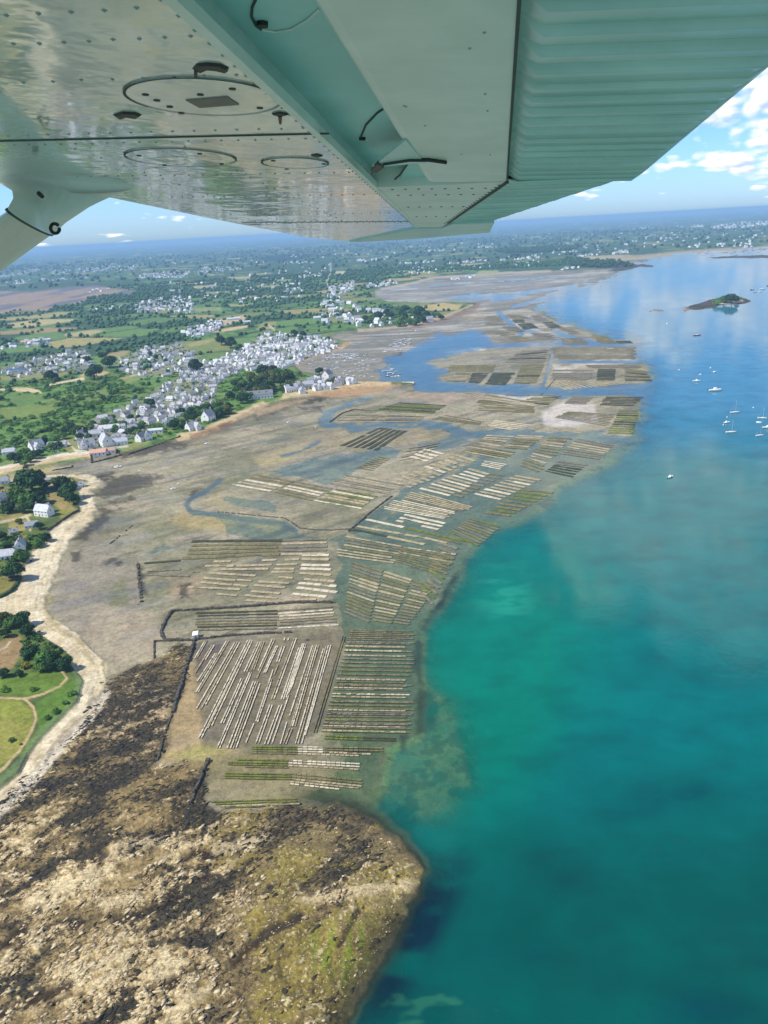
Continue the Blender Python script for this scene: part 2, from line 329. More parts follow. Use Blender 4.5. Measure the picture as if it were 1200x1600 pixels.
SUB1 = [(530, 850), (560, 842), (600, 805), (650, 770), (700, 742), (760, 700), (830, 690), (930, 690), (965, 700), (905, 742), (870, 757), (830, 795), (770, 824), (735, 855), (708, 895), (688, 935), (660, 965), (652, 990), (530, 985), (520, 920)]
m = mask(SUB1, 14, 12, 18); q = -0.16 - 0.30 * sst(-din[m[0]], -45, 5); Z[m[0]] = np.minimum(Z[m[0]], Z[m[0]] * (1 - m[1]) + q * m[1])
paint(m, mixc(A(140, 142, 112), A(120, 128, 100), sst(n_mid[m[0]], -.2, .4)), .75)
SUB2 = [(535, 985), (652, 985), (660, 1070), (655, 1150), (600, 1170), (600, 1250), (560, 1272), (470, 1250), (540, 1180), (500, 1130), (520, 1050)]
m = mask(SUB2, 24, 14, 16); q = -0.10 - 0.45 * sst(UU[m[0]], 520, 660); Z[m[0]] = np.minimum(Z[m[0]], Z[m[0]] * (1 - m[1]) + q * m[1])
paint(m, A(112, 122, 84), .75)
# weed fringe at the drop-off
for p in ([(652, 1075), (670, 1075), (686, 1100), (680, 1140), (650, 1146), (648, 1110)], [(625, 1148), (636, 1150), (634, 1172), (627, 1172)], [(650, 1325), (680, 1310), (700, 1345), (690, 1400), (670, 1450), (640, 1500), (610, 1560), (560, 1620), (560, 1570), (600, 1495), (622, 1440), (650, 1388), (664, 1358)],
          [(650, 1000), (655, 990), (662, 1040), (655, 1070), (645, 1040)], [(652, 985), (690, 935), (708, 900), (716, 900), (690, 950), (668, 985)]):
    poly(p, A(38, 48, 34), 6, 7, 6, .85, 17)

# ---- 5. rock platform
_m = mask(ROCK, 14, 12, 12, width=30, pad=80); _m = (_m[0], _m[1] * sst(UU[_m[0]], 430, 520))
paint(_m, mixc(A(46, 48, 34), A(84, 82, 52), np.float32([.3]))[0], .92)
m = mask(ROCK, 9, 20, 14, pad=60); sl, w = m
x, y = X[sl], Y[sl]
a0, b0 = G(100, 1540), G(330, 1410); th = ROCKANG = math.atan2(b0[1] - a0[1], b0[0] - a0[0])
xs = (x * math.cos(th) + y * math.sin(th)); ys = (-x * math.sin(th) + y * math.cos(th))
wx = fbm(x / 14, y / 14, 3, 41) * 5; wy = fbm(x / 14, y / 14, 3, 42) * 5
r1 = fbm((xs + wx) / 22, (ys + wy) / 12, 5, 43, 0.6)
r2 = fbm((xs + wx * .5) / 5.5, (ys + wy * .5) / 3.4, 5, 44, 0.64)
r3 = fbm(x / 1.5, y / 1.5, 3, 45, 0.6)
u, v = UU[sl], VV[sl]
tanness = sst(v, 1250, 1400) * 0.30 - 0.30 + 0.16 * sst(-np.hypot((u - 110) / 220, (v - 1500) / 120), -1.0, 0.0) + 0.3 * sst(-np.hypot((u - 570) / 110, (v - 1395) / 34), -1.0, 0) - 0.25 * sst(u, 500, 640) * sst(v, 1420, 1500) - .25 * sst(-np.hypot((u - 150) / 150, (v - 1220) / 90), -1.0, 0.0)
k1 = r1 * 0.75 + r2 * 0.62 + r3 * 0.30 + tanness
brown = mixc(A(152, 130, 84), A(96, 84, 56), sst(r2, -.2, .25))
rc = mixc(A(84, 76, 56), A(58, 54, 42), sst(r3 + r2, -.3, .3))
rc = mixc(rc, brown, sst(r1 + r3 * .2 - r2 * .2, -.02, .10) * .85)
rc = mixc(rc, A(200, 176, 126), sst(k1, -0.06, 0.10))
rc = mixc(rc, A(232, 210, 162), sst(k1 + r3 * .3, 0.14, 0.32))
r5 = fbm((xs + wx) / 34, (ys + wy) / 17, 4, 48, .55)
rc = mixc(rc, mixc(A(172, 148, 98), A(128, 108, 68), sst(r2, -.2, .3)), sst(r5, .08, .30) * .65)
olive = sst(r1 - r2 * .4 + 0.25 * sst(u, 330, 480) + .30 * sst(v, 1420, 1520) * sst(u, 330, 440), .02, .30)
rc = mixc(rc, mixc(A(150, 134, 62), A(112, 96, 48), sst(r3 + r2, -.2, .3)), olive * 0.85 * sst(u, 270, 420))
rc = mixc(rc, A(226, 208, 150), sst(r3 + r2 * .3, .34, .46) * olive * sst(u, 270, 420) * .8)
grn = sst(-np.hypot((u - 545) / 90, (v - 1490) / 75), -1.0, -.3)
rc = mixc(rc, A(128, 140, 40), grn * sst(fbm(x / 2.2, y / 9, 4, 47), -.05, .25) * .9)
rc = mixc(rc, mixc(A(52, 52, 34), A(84, 82, 44), sst(r2 + r3, -.1, .4)), sst(u + (v - 1400) * 0.55, 575, 650) * sst(v, 1390, 1440) * .9)
upper = sst(-np.hypot((u - 210) / 130, (v - 1120) / 110), -1.0, -0.2)
rc = mixc(rc, mixc(A(70, 64, 48), A(186, 162, 122), sst(r2 + r3 * .5 + r1 * .5, .02, .26)), upper * .85)
yel = sst(-np.hypot((u - 430) / 100, (v - 1350) / 50), -1.0, -.2); rc = mixc(rc, A(150, 138, 70), yel * sst(r2, -.1, .3) * .7)
plain = mask([(440, 1262), (540, 1275), (625, 1312), (650, 1345), (600, 1350), (500, 1335), (430, 1320), (400, 1290)], 8, 6, 12)
zr = 0.7 + 0.35 * sst(k1, .0, .16) + r2 * .20 + r3 * 0.12 + r1 * .55
ROCKY = np.zeros(X.shape, np.float32); ROCKY[sl] = w * (1 - .5 * olive)
RK = np.zeros(X.shape, np.float32); RK[sl] = w * sst(k1 + r3 * .2, .02, .2) * sst(din[sl], 4, 14) * (1 - .7 * olive); WK = np.zeros(X.shape, np.float32); WK[sl] = w * sst(-k1 - r5 * .6, .05, .3) * sst(din[sl], 0, 8)
OK_ = np.zeros(X.shape, np.float32); OK_[sl] = w * olive * sst(u, 270, 420) * sst(din[sl], 4, 14)
zr *= sst(din[sl] + r2 * 14, 0, 40)
C[sl] = C[sl] * (1 - w[..., None]) + rc * w[..., None]; Z[sl] = Z[sl] * (1 - w) + np.maximum(zr, .15 * sst(din[sl], -6, 10)) * w
paint((plain[0], plain[1]), A(128, 112, 78), .75); lift((plain[0], plain[1] * .7), .5)
# ripples of gravel running across that brown bank, fissures of dark wet rock
line([(395, 1318), (440, 1296), (480, 1275)], 5, A(90, 72, 46), 4, 4, 6, .8); line([(470, 1270), (520, 1290), (560, 1300)], 4, A(72, 62, 44), 4, 5, 6, .7)
for p, wd in (([(-20, 1495), (15, 1475), (40, 1445), (62, 1425)], 7), ([(366, 1508), (390, 1480), (420, 1460), (470, 1432)], 8), ([(-10, 1592), (40, 1570), (80, 1555), (112, 1538)], 8), ([(240, 1552), (262, 1545), (276, 1535)], 12), ([(180, 1440), (230, 1425), (280, 1405)], 6), ([(115, 1452), (132, 1440)], 7), ([(150, 1345), (172, 1335)], 6),
              ([(290, 1345), (305, 1335), (330, 1340)], 8), ([(318, 1375), (325, 1345)], 6), ([(345, 1330), (400, 1312), (440, 1298)], 5), ([(85, 1572), (112, 1555)], 5), ([(530, 1480), (548, 1450), (560, 1425)], 4)):
    mm = mask(p, 5, 8, 6, closed=False, width=wd * .8, seed=51)
    paint(mm, A(46, 30, 18), .9); Z[mm[0]] = np.maximum(Z[mm[0]] - mm[1] * 1.0, .15); ROCKY[mm[0]] *= 1 - .6 * mm[1]
for p, wd in (([(180, 1330), (240, 1318), (290, 1325)], 7), ([(335, 1330), (380, 1322), (420, 1308)], 6), ([(160, 1415), (215, 1402)], 8), ([(470, 1410), (560, 1398), (640, 1385)], 7)):
    mm = mask(p, 6, 7, 7, closed=False, width=wd, seed=52); paint(mm, A(226, 204, 158), .7); Z[mm[0]] += mm[1] * .8
sl, d = sdist(ROCK, True, 10)
# gravel ribs inside the near bed enclosure and tracks
poly([(300, 1010), (455, 990), (540, 985), (505, 1130), (470, 1165), (380, 1172), (318, 1165), (308, 1090)], mixc(A(136, 122, 96), A(112, 104, 80), np.float32(.3) * np.ones(1))[0], 8, 6, 10, .75)
_q=0
poly([(300, 1010), (350, 1000), (345, 1040), (312, 1060)], A(110, 96, 86), 6, 6, 8, .7)

wn_l = fbm((X * .9 + Y * .4) / 45, (-X * .4 + Y * .9) / 16, 5, 16)
WET = (sst(wn_l + .25 * sst(-Z, -.2, -.02), .02, .32) * sst(din, 0, 8) * (1 - np.clip(ROCKY * 1.5, 0, 1)) * sst(Z, .6, .35) * .6).astype(np.float32)
for P_ in (LAND, HEAD):
    sl, d = sdist(P_, True, 30); WET[sl] *= sst(-d, -2, 4)
C[:] = mixc(C, C * np.array((.84, .85, .88)), WET * .9)
# ---- 6. land
n_l = fbm(X / 60, Y / 60, 5, 61); n_s = fbm(X / 11, Y / 11, 4, 62); n_h = fbm(X / 400, Y / 400, 4, 63)
def cells(sc, seed, asp=1.0):
    x = X / sc + fbm(X / (sc * 1.3), Y / (sc * 1.3), 2, seed + 5) * .25; y = Y / (sc * asp) + fbm(X / (sc * 1.3), Y / (sc * 1.3), 2, seed + 6) * .25
    ix, iy = np.floor(x), np.floor(y)
    f1 = np.full(x.shape, 9.0, np.float32); f2 = f1.copy(); idv = f1 * 0
    for ox in (-1, 0, 1):
        for oy in (-1, 0, 1):
            jx, jy = ix + ox, iy + oy
            px = jx + .5 + .42 * _h(jx, jy, seed); py = jy + .5 + .42 * _h(jx, jy, seed + 1)
            d = np.maximum(np.abs(px - x), np.abs(py - y)) + .4 * np.minimum(np.abs(px - x), np.abs(py - y))
            hv = _h(jx, jy, seed + 2)
            n = d < f1
            f2 = np.where(n, f1, np.minimum(f2, d)); idv = np.where(n, hv, idv); f1 = np.where(n, d, f1)
    return idv * .5 + .5, f2 - f1
idc, edge = cells(170, 71)
scrub = mixc(A(108, 146, 62), A(74, 112, 50), sst(n_s + n_l * .6, -.2, .3))
scrub = mixc(scrub, A(138, 152, 78), sst(n_l - n_s * .5, .12, .45) * .7)
woods = mixc(A(56, 88, 54), A(72, 106, 60), sst(n_s, -.2, .4))
field = np.where((idc < .12)[..., None], A(178, 166, 104), np.where((idc < .22)[..., None], A(142, 148, 84), np.where((idc < .40)[..., None], A(112, 146, 70), np.where((idc < .66)[..., None], scrub, woods))))
field = mixc(field, A(150, 140, 96), (sst(n_h, .25, .5) * (idc < .3)).astype(np.float32) * .5)
field = mixc(field, woods, sst(edge, .16, .07))
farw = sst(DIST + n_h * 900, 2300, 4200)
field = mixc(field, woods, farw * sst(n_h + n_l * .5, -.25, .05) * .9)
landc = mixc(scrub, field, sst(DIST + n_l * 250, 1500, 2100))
m = mask(LAND, 1.5, 1.0, 20, pad=14); sl, w = m
C[sl] = C[sl] * (1 - w[..., None]) + landc[sl] * w[..., None]; Z[sl] = Z[sl] * (1 - w) + w * (3.0 + n_l[sl] * 1.2)
# the west inlet
IN = [(-300, 455), (0, 455), (50, 455), (100, 449), (150, 446), (178, 452), (200, 453), (215, 455), (212, 459), (175, 461), (140, 464), (125, 475), (87, 478), (75, 486), (30, 486), (10, 488), (0, 492), (-300, 505)]
m = mask(IN, 1.5, 1, 30); lift(m, .25); paint(m, mixc(A(170, 146, 120), A(120, 116, 118), sst(fbm(X[m[0]] / 120, Y[m[0]] / 420, 3, 77), -.05, .3)))
m = mask([(-100, 440), (0, 438), (60, 432), (90, 431), (40, 436), (-100, 446)], 1, 0); lift(m, -.5)
# beaches
sand = mixc(A(240, 224, 188), A(222, 204, 164), sst(fbm(X / 9, Y / 30, 4, 81), -.1, .35))
m = mask(HEAD, 2.2, 6, 7, pad=18, seed=83); sl, w = m
C[sl] = C[sl] * (1 - w[..., None]) + sand[sl] * w[..., None]; Z[sl] = Z[sl] * (1 - w) + w * (1.3 + n_mid[sl] * .25)
sl, d = sdist(HEAD, True, 40)
wet = sst(d, 1, 14) * 0; C[sl] *= 1
tr = np.abs(((d + fbm(X[sl] / 30, Y[sl] / 30, 3, 84) * 4) % 9) - 4.5); C[sl] *= (1 - .10 * sst(tr, 1.6, .6) * (d > 3))[..., None]
line([(165, 1085), (140, 1125), (105, 1160), (70, 1200), (35, 1240), (0, 1272), (-40, 1310)], 7, A(238, 224, 196), 3, 4, 6, .8)
line([(150, 1082), (135, 1120), (100, 1150), (72, 1182), (50, 1210)], 3, A(140, 124, 96), 3, 5, 3, .65)
line([(160, 1040), (163, 1070), (150, 1085)], 5, A(236, 216, 170), 4, 3, 8, .8)
line([(75, 935), (74, 960), (92, 985), (125, 1005), (140, 1030)], 4, A(176, 158, 104), 5, 5, 12, .7)
for p in ([(0, 742), (60, 728), (105, 718), (143, 712)], [(420, 626), (470, 617), (520, 609), (576, 601), (608, 601)], [(280, 685), (315, 678), (350, 662), (382, 648), (416, 630)]):
    line(p, 4, A(222, 196, 150), 2, 2, 14, .95)
line([(0, 736), (60, 722), (100, 713), (140, 709)], 2.2, A(240, 226, 200), 1, .5, 12)
poly([(0, 748), (50, 735), (80, 730), (95, 735), (60, 742), (0, 757)], A(196, 176, 118), 3, 3, 15, .8)
poly([(485, 618), (540, 607), (580, 604), (625, 602), (600, 612), (560, 618), (520, 622)], A(200, 160, 112), 3, 4, 14, .85)
poly([(400, 640), (440, 630), (480, 624), (470, 630), (430, 642), (402, 652)], A(196, 170, 130), 3, 3, 14, .7)
line([(300, 684), (335, 672), (360, 662)], 2.5, A(150, 110, 78), 2, 2.5, 10, .8)
line([(545, 536), (532, 544), (506, 550), (480, 561), (462, 570)], 2.5, A(196, 166, 128), 2, 2, 14, .8); poly([(523, 545), (540, 538), (545, 536), (535, 545)], A(222, 180, 120), 2, 1)
line([(460, 572), (473, 584), (495, 587), (530, 591), (570, 598)], 1.6, A(120, 104, 84), 1.5, 1.5, 12, .6)
line([(640, 511), (677, 503), (712, 494), (742, 482), (748, 476)], 3, A(150, 118, 94), 2, 2.5, 14, .75); line([(560, 517), (640, 510), (700, 494), (738, 478)], 1.6, A(206, 184, 148), 1.2, 1.2, 14, .8)
line([(905, 406), (945, 407), (1000, 404), (1058, 397), (1143, 391), (1200, 386)], 1.6, A(196, 182, 160), 1.2, 1, 60, .8)
poly([(905, 405), (945, 402), (1000, 399), (1060, 393), (1143, 387), (1143, 391), (1058, 397), (1000, 405), (945, 408)], A(190, 172, 136), 1.5, 1, 60, .8)
line([(596, 452), (626, 446), (648, 442), (675, 434), (735, 431), (790, 427), (860, 424)], 1.4, A(206, 190, 160), 1, 1, 30, .8)
for k_, (dd, wd_, cc_) in enumerate(((7, 1.6, (176, 156, 118)), (13, 1.2, (150, 132, 100)))):
    sl, d = sdist(HEAD, True, 40); q_ = sst(-np.abs(d - dd + 5 * fbm(X[sl] / 16, Y[sl] / 16, 3, 85 + k_)), -wd_ - 1, -wd_ * .4) * sst(fbm(X[sl] / 3, Y[sl] / 3, 3, 87), -.15, .35); C[sl] = C[sl] * (1 - .55 * q_[..., None]) + A(*cc_) * .55 * q_[..., None]
# headland behind its beach
m = mask(VEG, 1.2, 1.5, 7, pad=10); sl, w = m
hv = mixc(A(104, 122, 56), A(80, 98, 46), sst(n_s[sl], -.2, .3)); hv = mixc(hv, A(172, 154, 92), sst(n_l[sl] + n_s[sl] * .6, .05, .35) * sst(VV[sl], 950, 900) * .8)
C[sl] = C[sl] * (1 - w[..., None]) + hv * w[..., None]; Z[sl] = Z[sl] * (1 - w) + w * (2.6 + n_s[sl] * .5)
poly([(-60, 1100), (0, 1098), (30, 1100), (50, 1112), (55, 1130), (40, 1165), (20, 1190), (-60, 1260)], A(148, 154, 62), 3, 2, 8)
poly([(-60, 1140), (10, 1128), (45, 1140), (20, 1185), (-60, 1240)], A(166, 158, 80), 8, 6, 8, .6)
poly([(0, 1066), (60, 1056), (100, 1054), (108, 1068), (95, 1080), (60, 1092), (0, 1092), (-60, 1095)], A(110, 138, 48), 4, 3, 8)
poly([(58, 1105), (110, 1066), (128, 1068), (122, 1098), (90, 1130), (66, 1152), (60, 1135)], A(100, 134, 46), 3, 3, 8, .9)
poly([(112, 1048), (130, 1068), (123, 1100), (66, 1157), (42, 1188), (28, 1214), (0, 1236), (-40, 1265), (-40, 1255), (25, 1200), (60, 1150), (115, 1098), (120, 1070)], A(120, 142, 92), 2, 2, 6, .7)
track = A(206, 180, 130)
line([(-60, 1098), (0, 1096), (40, 1098), (70, 1090), (95, 1078), (106, 1066), (98, 1055)], 1.8, track, 1, .6, 6); line([(40, 1098), (54, 1112), (58, 1130), (50, 1150), (32, 1178), (10, 1205), (-20, 1228)], 2.2, track, 1, .6, 6)
poly([(0, 1010), (20, 998), (36, 1000), (36, 1020), (22, 1048), (0, 1058), (-50, 1060), (-50, 1015)], A(168, 142, 96), 3, 2, 8); line([(0, 1022), (12, 1016), (16, 1008)], 1.2, A(220, 205, 175), 1, .3)
poly([(-60, 912), (0, 905), (32, 899), (28, 915), (10, 930), (-60, 948)], A(140, 132, 66), 2, 1.5, 8); line([(34, 905), (20, 925), (0, 936)], 1.5, A(60, 58, 36), 1, .5)
line([(0, 820), (28, 815), (48, 808)], 1.6, A(214, 196, 160), 1, .4); line([(40, 808), (48, 820), (48, 832)], 2, A(216, 196, 150), 1, .4)
poly([(72, 768), (92, 775), (115, 795), (122, 800), (100, 812), (92, 798), (80, 788)], A(168, 150, 92), 3, 2, 8); poly([(95, 800), (118, 800), (110, 811), (95, 815)], A(142, 142, 66), 2, 2, 8); poly([(14, 822), (42, 815), (42, 836), (15, 840)], A(160, 150, 78), 2, 2, 8)
line([(70, 764), (86, 760)], 2, A(214, 190, 150), 1, .4); line([(74, 833), (92, 821), (124, 801)], 1.2, A(120, 104, 80), 1, .3)
poly([(885, 404), (930, 407), (975, 408), (994, 414), (985, 419), (940, 420), (893, 418)], A(36, 62, 44), 1.5, 1, 40); poly([(770, 392), (800, 387), (860, 386), (905, 383), (900, 390), (850, 396), (790, 397)], A(34, 60, 42), 1.5, 2, 150); poly([(395, 404), (440, 398), (495, 396), (480, 404), (430, 409)], A(34, 60, 42), 1.5, 2, 150)  # pine point, then two bands of cloud shadow painted into the ground colour
# ---- 7. fields, roads and bare plots inland (traced)
fl = [([(0, 498), (40, 495), (88, 489), (126, 488), (86, 497), (40, 500), (0, 503)], (176, 166, 104)), ([(10, 507), (60, 500), (122, 500), (110, 504), (60, 511), (20, 514)], (196, 182, 124)), ([(0, 520), (60, 514), (130, 513), (90, 520), (0, 525)], (172, 150, 100)), ([(100, 524), (145, 517), (165, 517), (140, 527), (105, 529)], (190, 176, 122)),
      ([(0, 610), (40, 608), (62, 612), (66, 617), (40, 615), (0, 613)], (224, 204, 152)), ([(72, 604), (100, 598), (130, 592), (134, 596), (100, 601), (76, 607)], (226, 208, 168)), ([(120, 592), (140, 580), (172, 583), (160, 590), (140, 590)], (206, 180, 130)), ([(0, 590), (60, 585), (120, 583), (90, 592), (0, 598)], (150, 150, 84)),
      ([(185, 594), (220, 584), (255, 577), (258, 580), (220, 588), (195, 595)], (170, 164, 96)), ([(190, 596), (235, 585), (240, 588), (200, 602)], (140, 152, 78)), ([(162, 556), (190, 550), (205, 550), (195, 558), (170, 562)], (176, 160, 108)), ([(290, 540), (330, 530), (340, 533), (300, 545)], (168, 164, 96)),
      ([(330, 521), (355, 514), (388, 510), (386, 514), (350, 520)], (216, 190, 140)), ([(346, 500), (380, 494), (385, 498), (378, 505), (350, 510)], (206, 186, 150)), ([(300, 483), (345, 480), (347, 487), (306, 488)], (150, 160, 96)), ([(355, 477), (398, 475), (396, 479), (358, 480)], (168, 172, 104)), ([(320, 457), (375, 456), (372, 460), (322, 461)], (150, 160, 100)),
      ([(380, 464), (430, 462), (428, 466), (384, 467)], (176, 170, 110)), ([(400, 447), (440, 445), (438, 449), (402, 450)], (160, 164, 104)), ([(300, 448), (340, 446), (338, 450), (302, 452)], (186, 178, 130)), ([(432, 438), (456, 437), (454, 440), (432, 441)], (150, 164, 100)), ([(355, 434), (392, 432), (391, 436), (358, 437)], (186, 176, 130)),
      ([(412, 505), (432, 504), (430, 514), (408, 520), (400, 516)], (160, 158, 96)), ([(418, 507), (430, 516), (428, 518), (416, 510)], (210, 196, 160)), ([(660, 480), (690, 474), (722, 478), (715, 486), (680, 487), (655, 485)], (198, 178, 116)), ([(617, 478), (650, 474), (660, 478), (640, 482)], (120, 140, 74)), ([(750, 424), (780, 423), (776, 428), (742, 429)], (168, 176, 112)),
      ([(715, 414), (755, 412), (760, 414), (718, 417)], (200, 186, 136)), ([(525, 425), (540, 424), (538, 429), (522, 430)], (206, 196, 150)), ([(905, 402), (960, 399), (990, 399), (940, 407)], (186, 172, 132)), ([(492, 457), (512, 454), (512, 459), (494, 460)], (182, 166, 110)), ([(100, 690), (130, 690), (140, 700), (110, 712), (102, 705)], (150, 150, 78)),
      ([(130, 670), (158, 660), (160, 668), (138, 676)], (170, 132, 92)), ([(185, 700), (222, 690), (240, 692), (220, 702), (190, 708)], (146, 152, 86)), ([(60, 670), (90, 668), (86, 675), (60, 676)], (120, 150, 66)), ([(0, 640), (60, 635), (90, 640), (60, 655), (0, 658)], (128, 146, 66)), ([(20, 620), (70, 618), (70, 628), (20, 632)], (110, 138, 62)),
      ([(405, 625), (440, 605), (445, 612), (440, 625), (415, 632)], (110, 140, 60)), ([(0, 655), (300, 600), (300, 604), (0, 658)], (70, 96, 48))]
for p, c in fl[:-1]: poly(p, A(*c), 1.0, .8, 25)
roadc = A(214, 206, 190)
for p, w in (([(516.5, 412), (517, 426), (512, 438), (510.7, 450), (519, 461)], .9), ([(97, 688), (112, 700), (118, 707), (140, 708)], 1.2), ([(165, 700), (190, 688), (210, 678)], 1.0), ([(318, 570), (326, 585), (330, 600)], 1.2), ([(240, 665), (262, 650)], 1.0), ([(310, 605), (320, 595)], 1.2), ([(186, 560), (195, 575)], 1), ([(205, 590), (235, 580), (256, 577)], .8), ([(345, 500), (342, 515)], .8), ([(143, 710), (160, 704), (200, 700)], 1.2), ([(262, 552), (266, 565)], .7)):
    line(p, w, roadc, .7, .2)
# village ground: gardens, yards and lanes between the houses
VIL = [[(340, 565), (375, 545), (420, 520), (480, 525), (520, 533), (535, 536), (520, 548), (480, 560), (456, 574), (440, 582), (380, 578), (330, 605), (290, 590), (292, 572)], [(0, 582), (50, 562), (130, 545), (150, 570), (170, 578), (100, 584), (20, 592)], [(180, 570), (220, 545), (280, 538), (312, 560), (288, 588), (200, 590)], [(215, 640), (250, 605), (290, 590), (340, 605), (330, 640), (250, 665), (220, 660)], [(110, 692), (160, 650), (220, 625), (245, 660), (205, 690), (140, 706)], [(465, 606), (500, 590), (560, 599), (520, 607), (470, 616)]]
for i, p in enumerate(VIL): poly(p, mixc(A(132, 130, 100), A(188, 182, 168), np.float32(.4) * np.ones(1))[0], 4, 5, 30, .65, 90 + i)
# island in the bay
ISL = [(1066, 481), (1078, 477), (1096, 473), (1112, 467), (1130, 464), (1152, 463), (1165, 466), (1174, 470), (1168, 474), (1150, 476), (1125, 477), (1112, 482), (1092, 485), (1075, 484)]
m = mask(ISL, 2, 1.6, 20, pad=14); lift(m, 2.4); paint(m, mixc(A(92, 78, 58), A(60, 54, 42), sst(n_s[m[0]], -.1, .3)))
m = mask([(1112, 472), (1128, 466), (1152, 464), (1162, 468), (1150, 473), (1118, 475)], 1, .5); lift(m, 5.5); paint(m, A(96, 112, 58))
line([(1115, 476), (1150, 474.5), (1160, 471)], .9, A(206, 186, 150), .6, .3)
m = mask([(1010, 485), (1025, 482), (1040, 484), (1036, 488), (1015, 488)], 2, 2.5, 14); lift(m, .4); paint(m, A(140, 130, 116))
m = mask([(1060, 484), (1072, 480), (1080, 485), (1070, 490)], 2, 2.5, 8); lift(m, .2); paint(m, A(150, 140, 126))
for p in ([(970, 416), (1000, 412), (1024, 415), (1020, 418), (1000, 417), (985, 421), (965, 424), (950, 423)], [(1090, 404), (1130, 400), (1200, 398), (1300, 396), (1300, 403), (1180, 404), (1120, 404)], [(1196, 446), (1215, 443), (1220, 449), (1198, 450)]):
    m = mask(p, 1.2, 1.0, 40); lift(m, .5); paint(m, A(84, 78, 66))
# flats further off: rows of parks (albedo only, rows themselves are objects)
C = np.clip(C, .004, .85)
# ------------------------------------------------------------------ ground mesh and its material
Vt = np.stack([X, Y, Z], -1).reshape(-1, 3)
ii = np.arange(NS * NTT).reshape(NTT, NS)
Ft = np.stack([ii[:-1, :-1].ravel(), ii[1:, :-1].ravel(), ii[1:, 1:].ravel(), ii[:-1, 1:].ravel()], -1)
gm = bpy.data.materials.new('shore_and_land'); gm.use_nodes = True
n = NT(gm.node_tree); b = n.n['Principled BSDF']
at = n.new('ShaderNodeAttribute', attribute_name='albedo'); ar = n.new('ShaderNodeAttribute', attribute_name='rocky')
geo = n.new('ShaderNodeNewGeometry'); pos = geo.outputs['Position']
f1 = n.noise(pos, 0.9, 5, .62); f2 = n.noise(pos, 0.12, 6, .6)
p1_ = n.noise(pos, .045, 5, .65, .6); p2_ = n.noise(pos, .28, 5, .68)
mott = n.math('ADD', n.mapr(p1_, .40, .60, -.10, .08), n.mapr(p2_, .36, .60, -.20, .09))
amt = n.math('ADD', mott, n.math('ADD', n.math('MULTIPLY', n.math('SUBTRACT', f1, .5), 1.1), n.math('MULTIPLY', n.math('SUBTRACT', f2, .5), .7)))
s1_ = n.noise(pos, .55, 6, .68); s2_ = n.noise(pos, 1.7, 4, .6)
spk = n.math('ADD', n.mapr(s1_, .40, .56, -.46, .22), n.mapr(s2_, .42, .60, -.26, .22))
vo = n.new('ShaderNodeTexVoronoi', feature='DISTANCE_TO_EDGE'); vo.inputs['Scale'].default_value = .34
wq_ = n.new('ShaderNodeTexNoise'); wq_.inputs['Scale'].default_value = .35; wq_.inputs['Detail'].default_value = 4; n.put(wq_.inputs['Vector'], pos)
n.put(vo.inputs['Vector'], n.vmath('ADD', pos, n.vmath('SCALE', wq_.outputs['Color'], scale=4.0)))
crk = n.mapr(vo.outputs['Distance'], .0, .10, -.42, .0)
spk = n.math('ADD', spk, n.math('MULTIPLY', crk, n.mapr(s1_, .42, .52)))
g = n.math('MAXIMUM', n.math('ADD', n.math('ADD', 1.0, amt), n.math('MULTIPLY', spk, ar.outputs['Fac'])), .12)
vm = n.vmath('SCALE', at.outputs['Color'])
n.put(vm.node.inputs['Scale'], g)
n.put(b.inputs['Base Color'], vm); aw = n.new('ShaderNodeAttribute', attribute_name='wet'); n.put(b.inputs['Roughness'], n.mapr(aw.outputs['Fac'], 0, 1, .88, .34)); n.put(b.inputs['Specular IOR Level'], n.mapr(aw.outputs['Fac'], 0, 1, .25, .6))
bp = n.new('ShaderNodeBump'); bp.inputs['Strength'].default_value = .45; bp.inputs['Distance'].default_value = .3; n.put(bp.inputs['Height'], f1); n.put(bp.inputs['Strength'], n.mapr(aw.outputs['Fac'], 0, .8, .45, .06)); n.l.new(bp.outputs[0], b.inputs['Normal'])
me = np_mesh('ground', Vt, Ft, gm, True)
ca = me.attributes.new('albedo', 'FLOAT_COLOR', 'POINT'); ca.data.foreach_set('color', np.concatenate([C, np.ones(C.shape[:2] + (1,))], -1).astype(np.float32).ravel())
ra_ = me.attributes.new('rocky', 'FLOAT', 'POINT'); ra_.data.foreach_set('value', ROCKY.astype(np.float32).ravel())
ra_ = me.attributes.new('wet', 'FLOAT', 'POINT'); ra_.data.foreach_set('value', WET.astype(np.float32).ravel())
go = bpy.data.objects.new('ground', me); COL.objects.link(go); tag(go, kind='structure')

# ------------------------------------------------------------------ the sea: one sheet at level 0, its body colour by depth
wetv = Z < 0.06
wq = wetv[:-1, :-1] | wetv[1:, :-1] | wetv[1:, 1:] | wetv[:-1, 1:]
Fw = Ft[wq.ravel()]
used, inv = np.unique(Fw.ravel(), return_inverse=True)
Xf, Yf, Zf = X.ravel()[used], Y.ravel()[used], Z.ravel()[used]
Uf, Vf = UU.ravel()[used], VV.ravel()[used]
dep = np.maximum(-Zf, 0)
alpha = 1 - np.exp(-np.maximum(dep - .02, 0) / 1.5)
wn = fbm(Xf / 70, Yf / 70, 4, 101); wn2 = fbm(Xf / 22, Yf / 12, 4, 102)
def blob(u, v, ru, rv, a=0.0): 
    ca_, sa_ = math.cos(a), math.sin(a); du, dv = Uf - u, Vf - v
    return sst(-np.hypot((du * ca_ + dv * sa_) / ru, (-du * sa_ + dv * ca_) / rv), -1, 0)
shal = A(104, 140, 112); green = A(0, 134, 104); teal = A(0, 119, 116); deepc = A(0, 92, 84); blue = A(84, 150, 176)
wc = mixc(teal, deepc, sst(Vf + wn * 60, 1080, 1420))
wc = mixc(wc, blue, sst(-Vf + wn * 40, -770, -600) * .85)
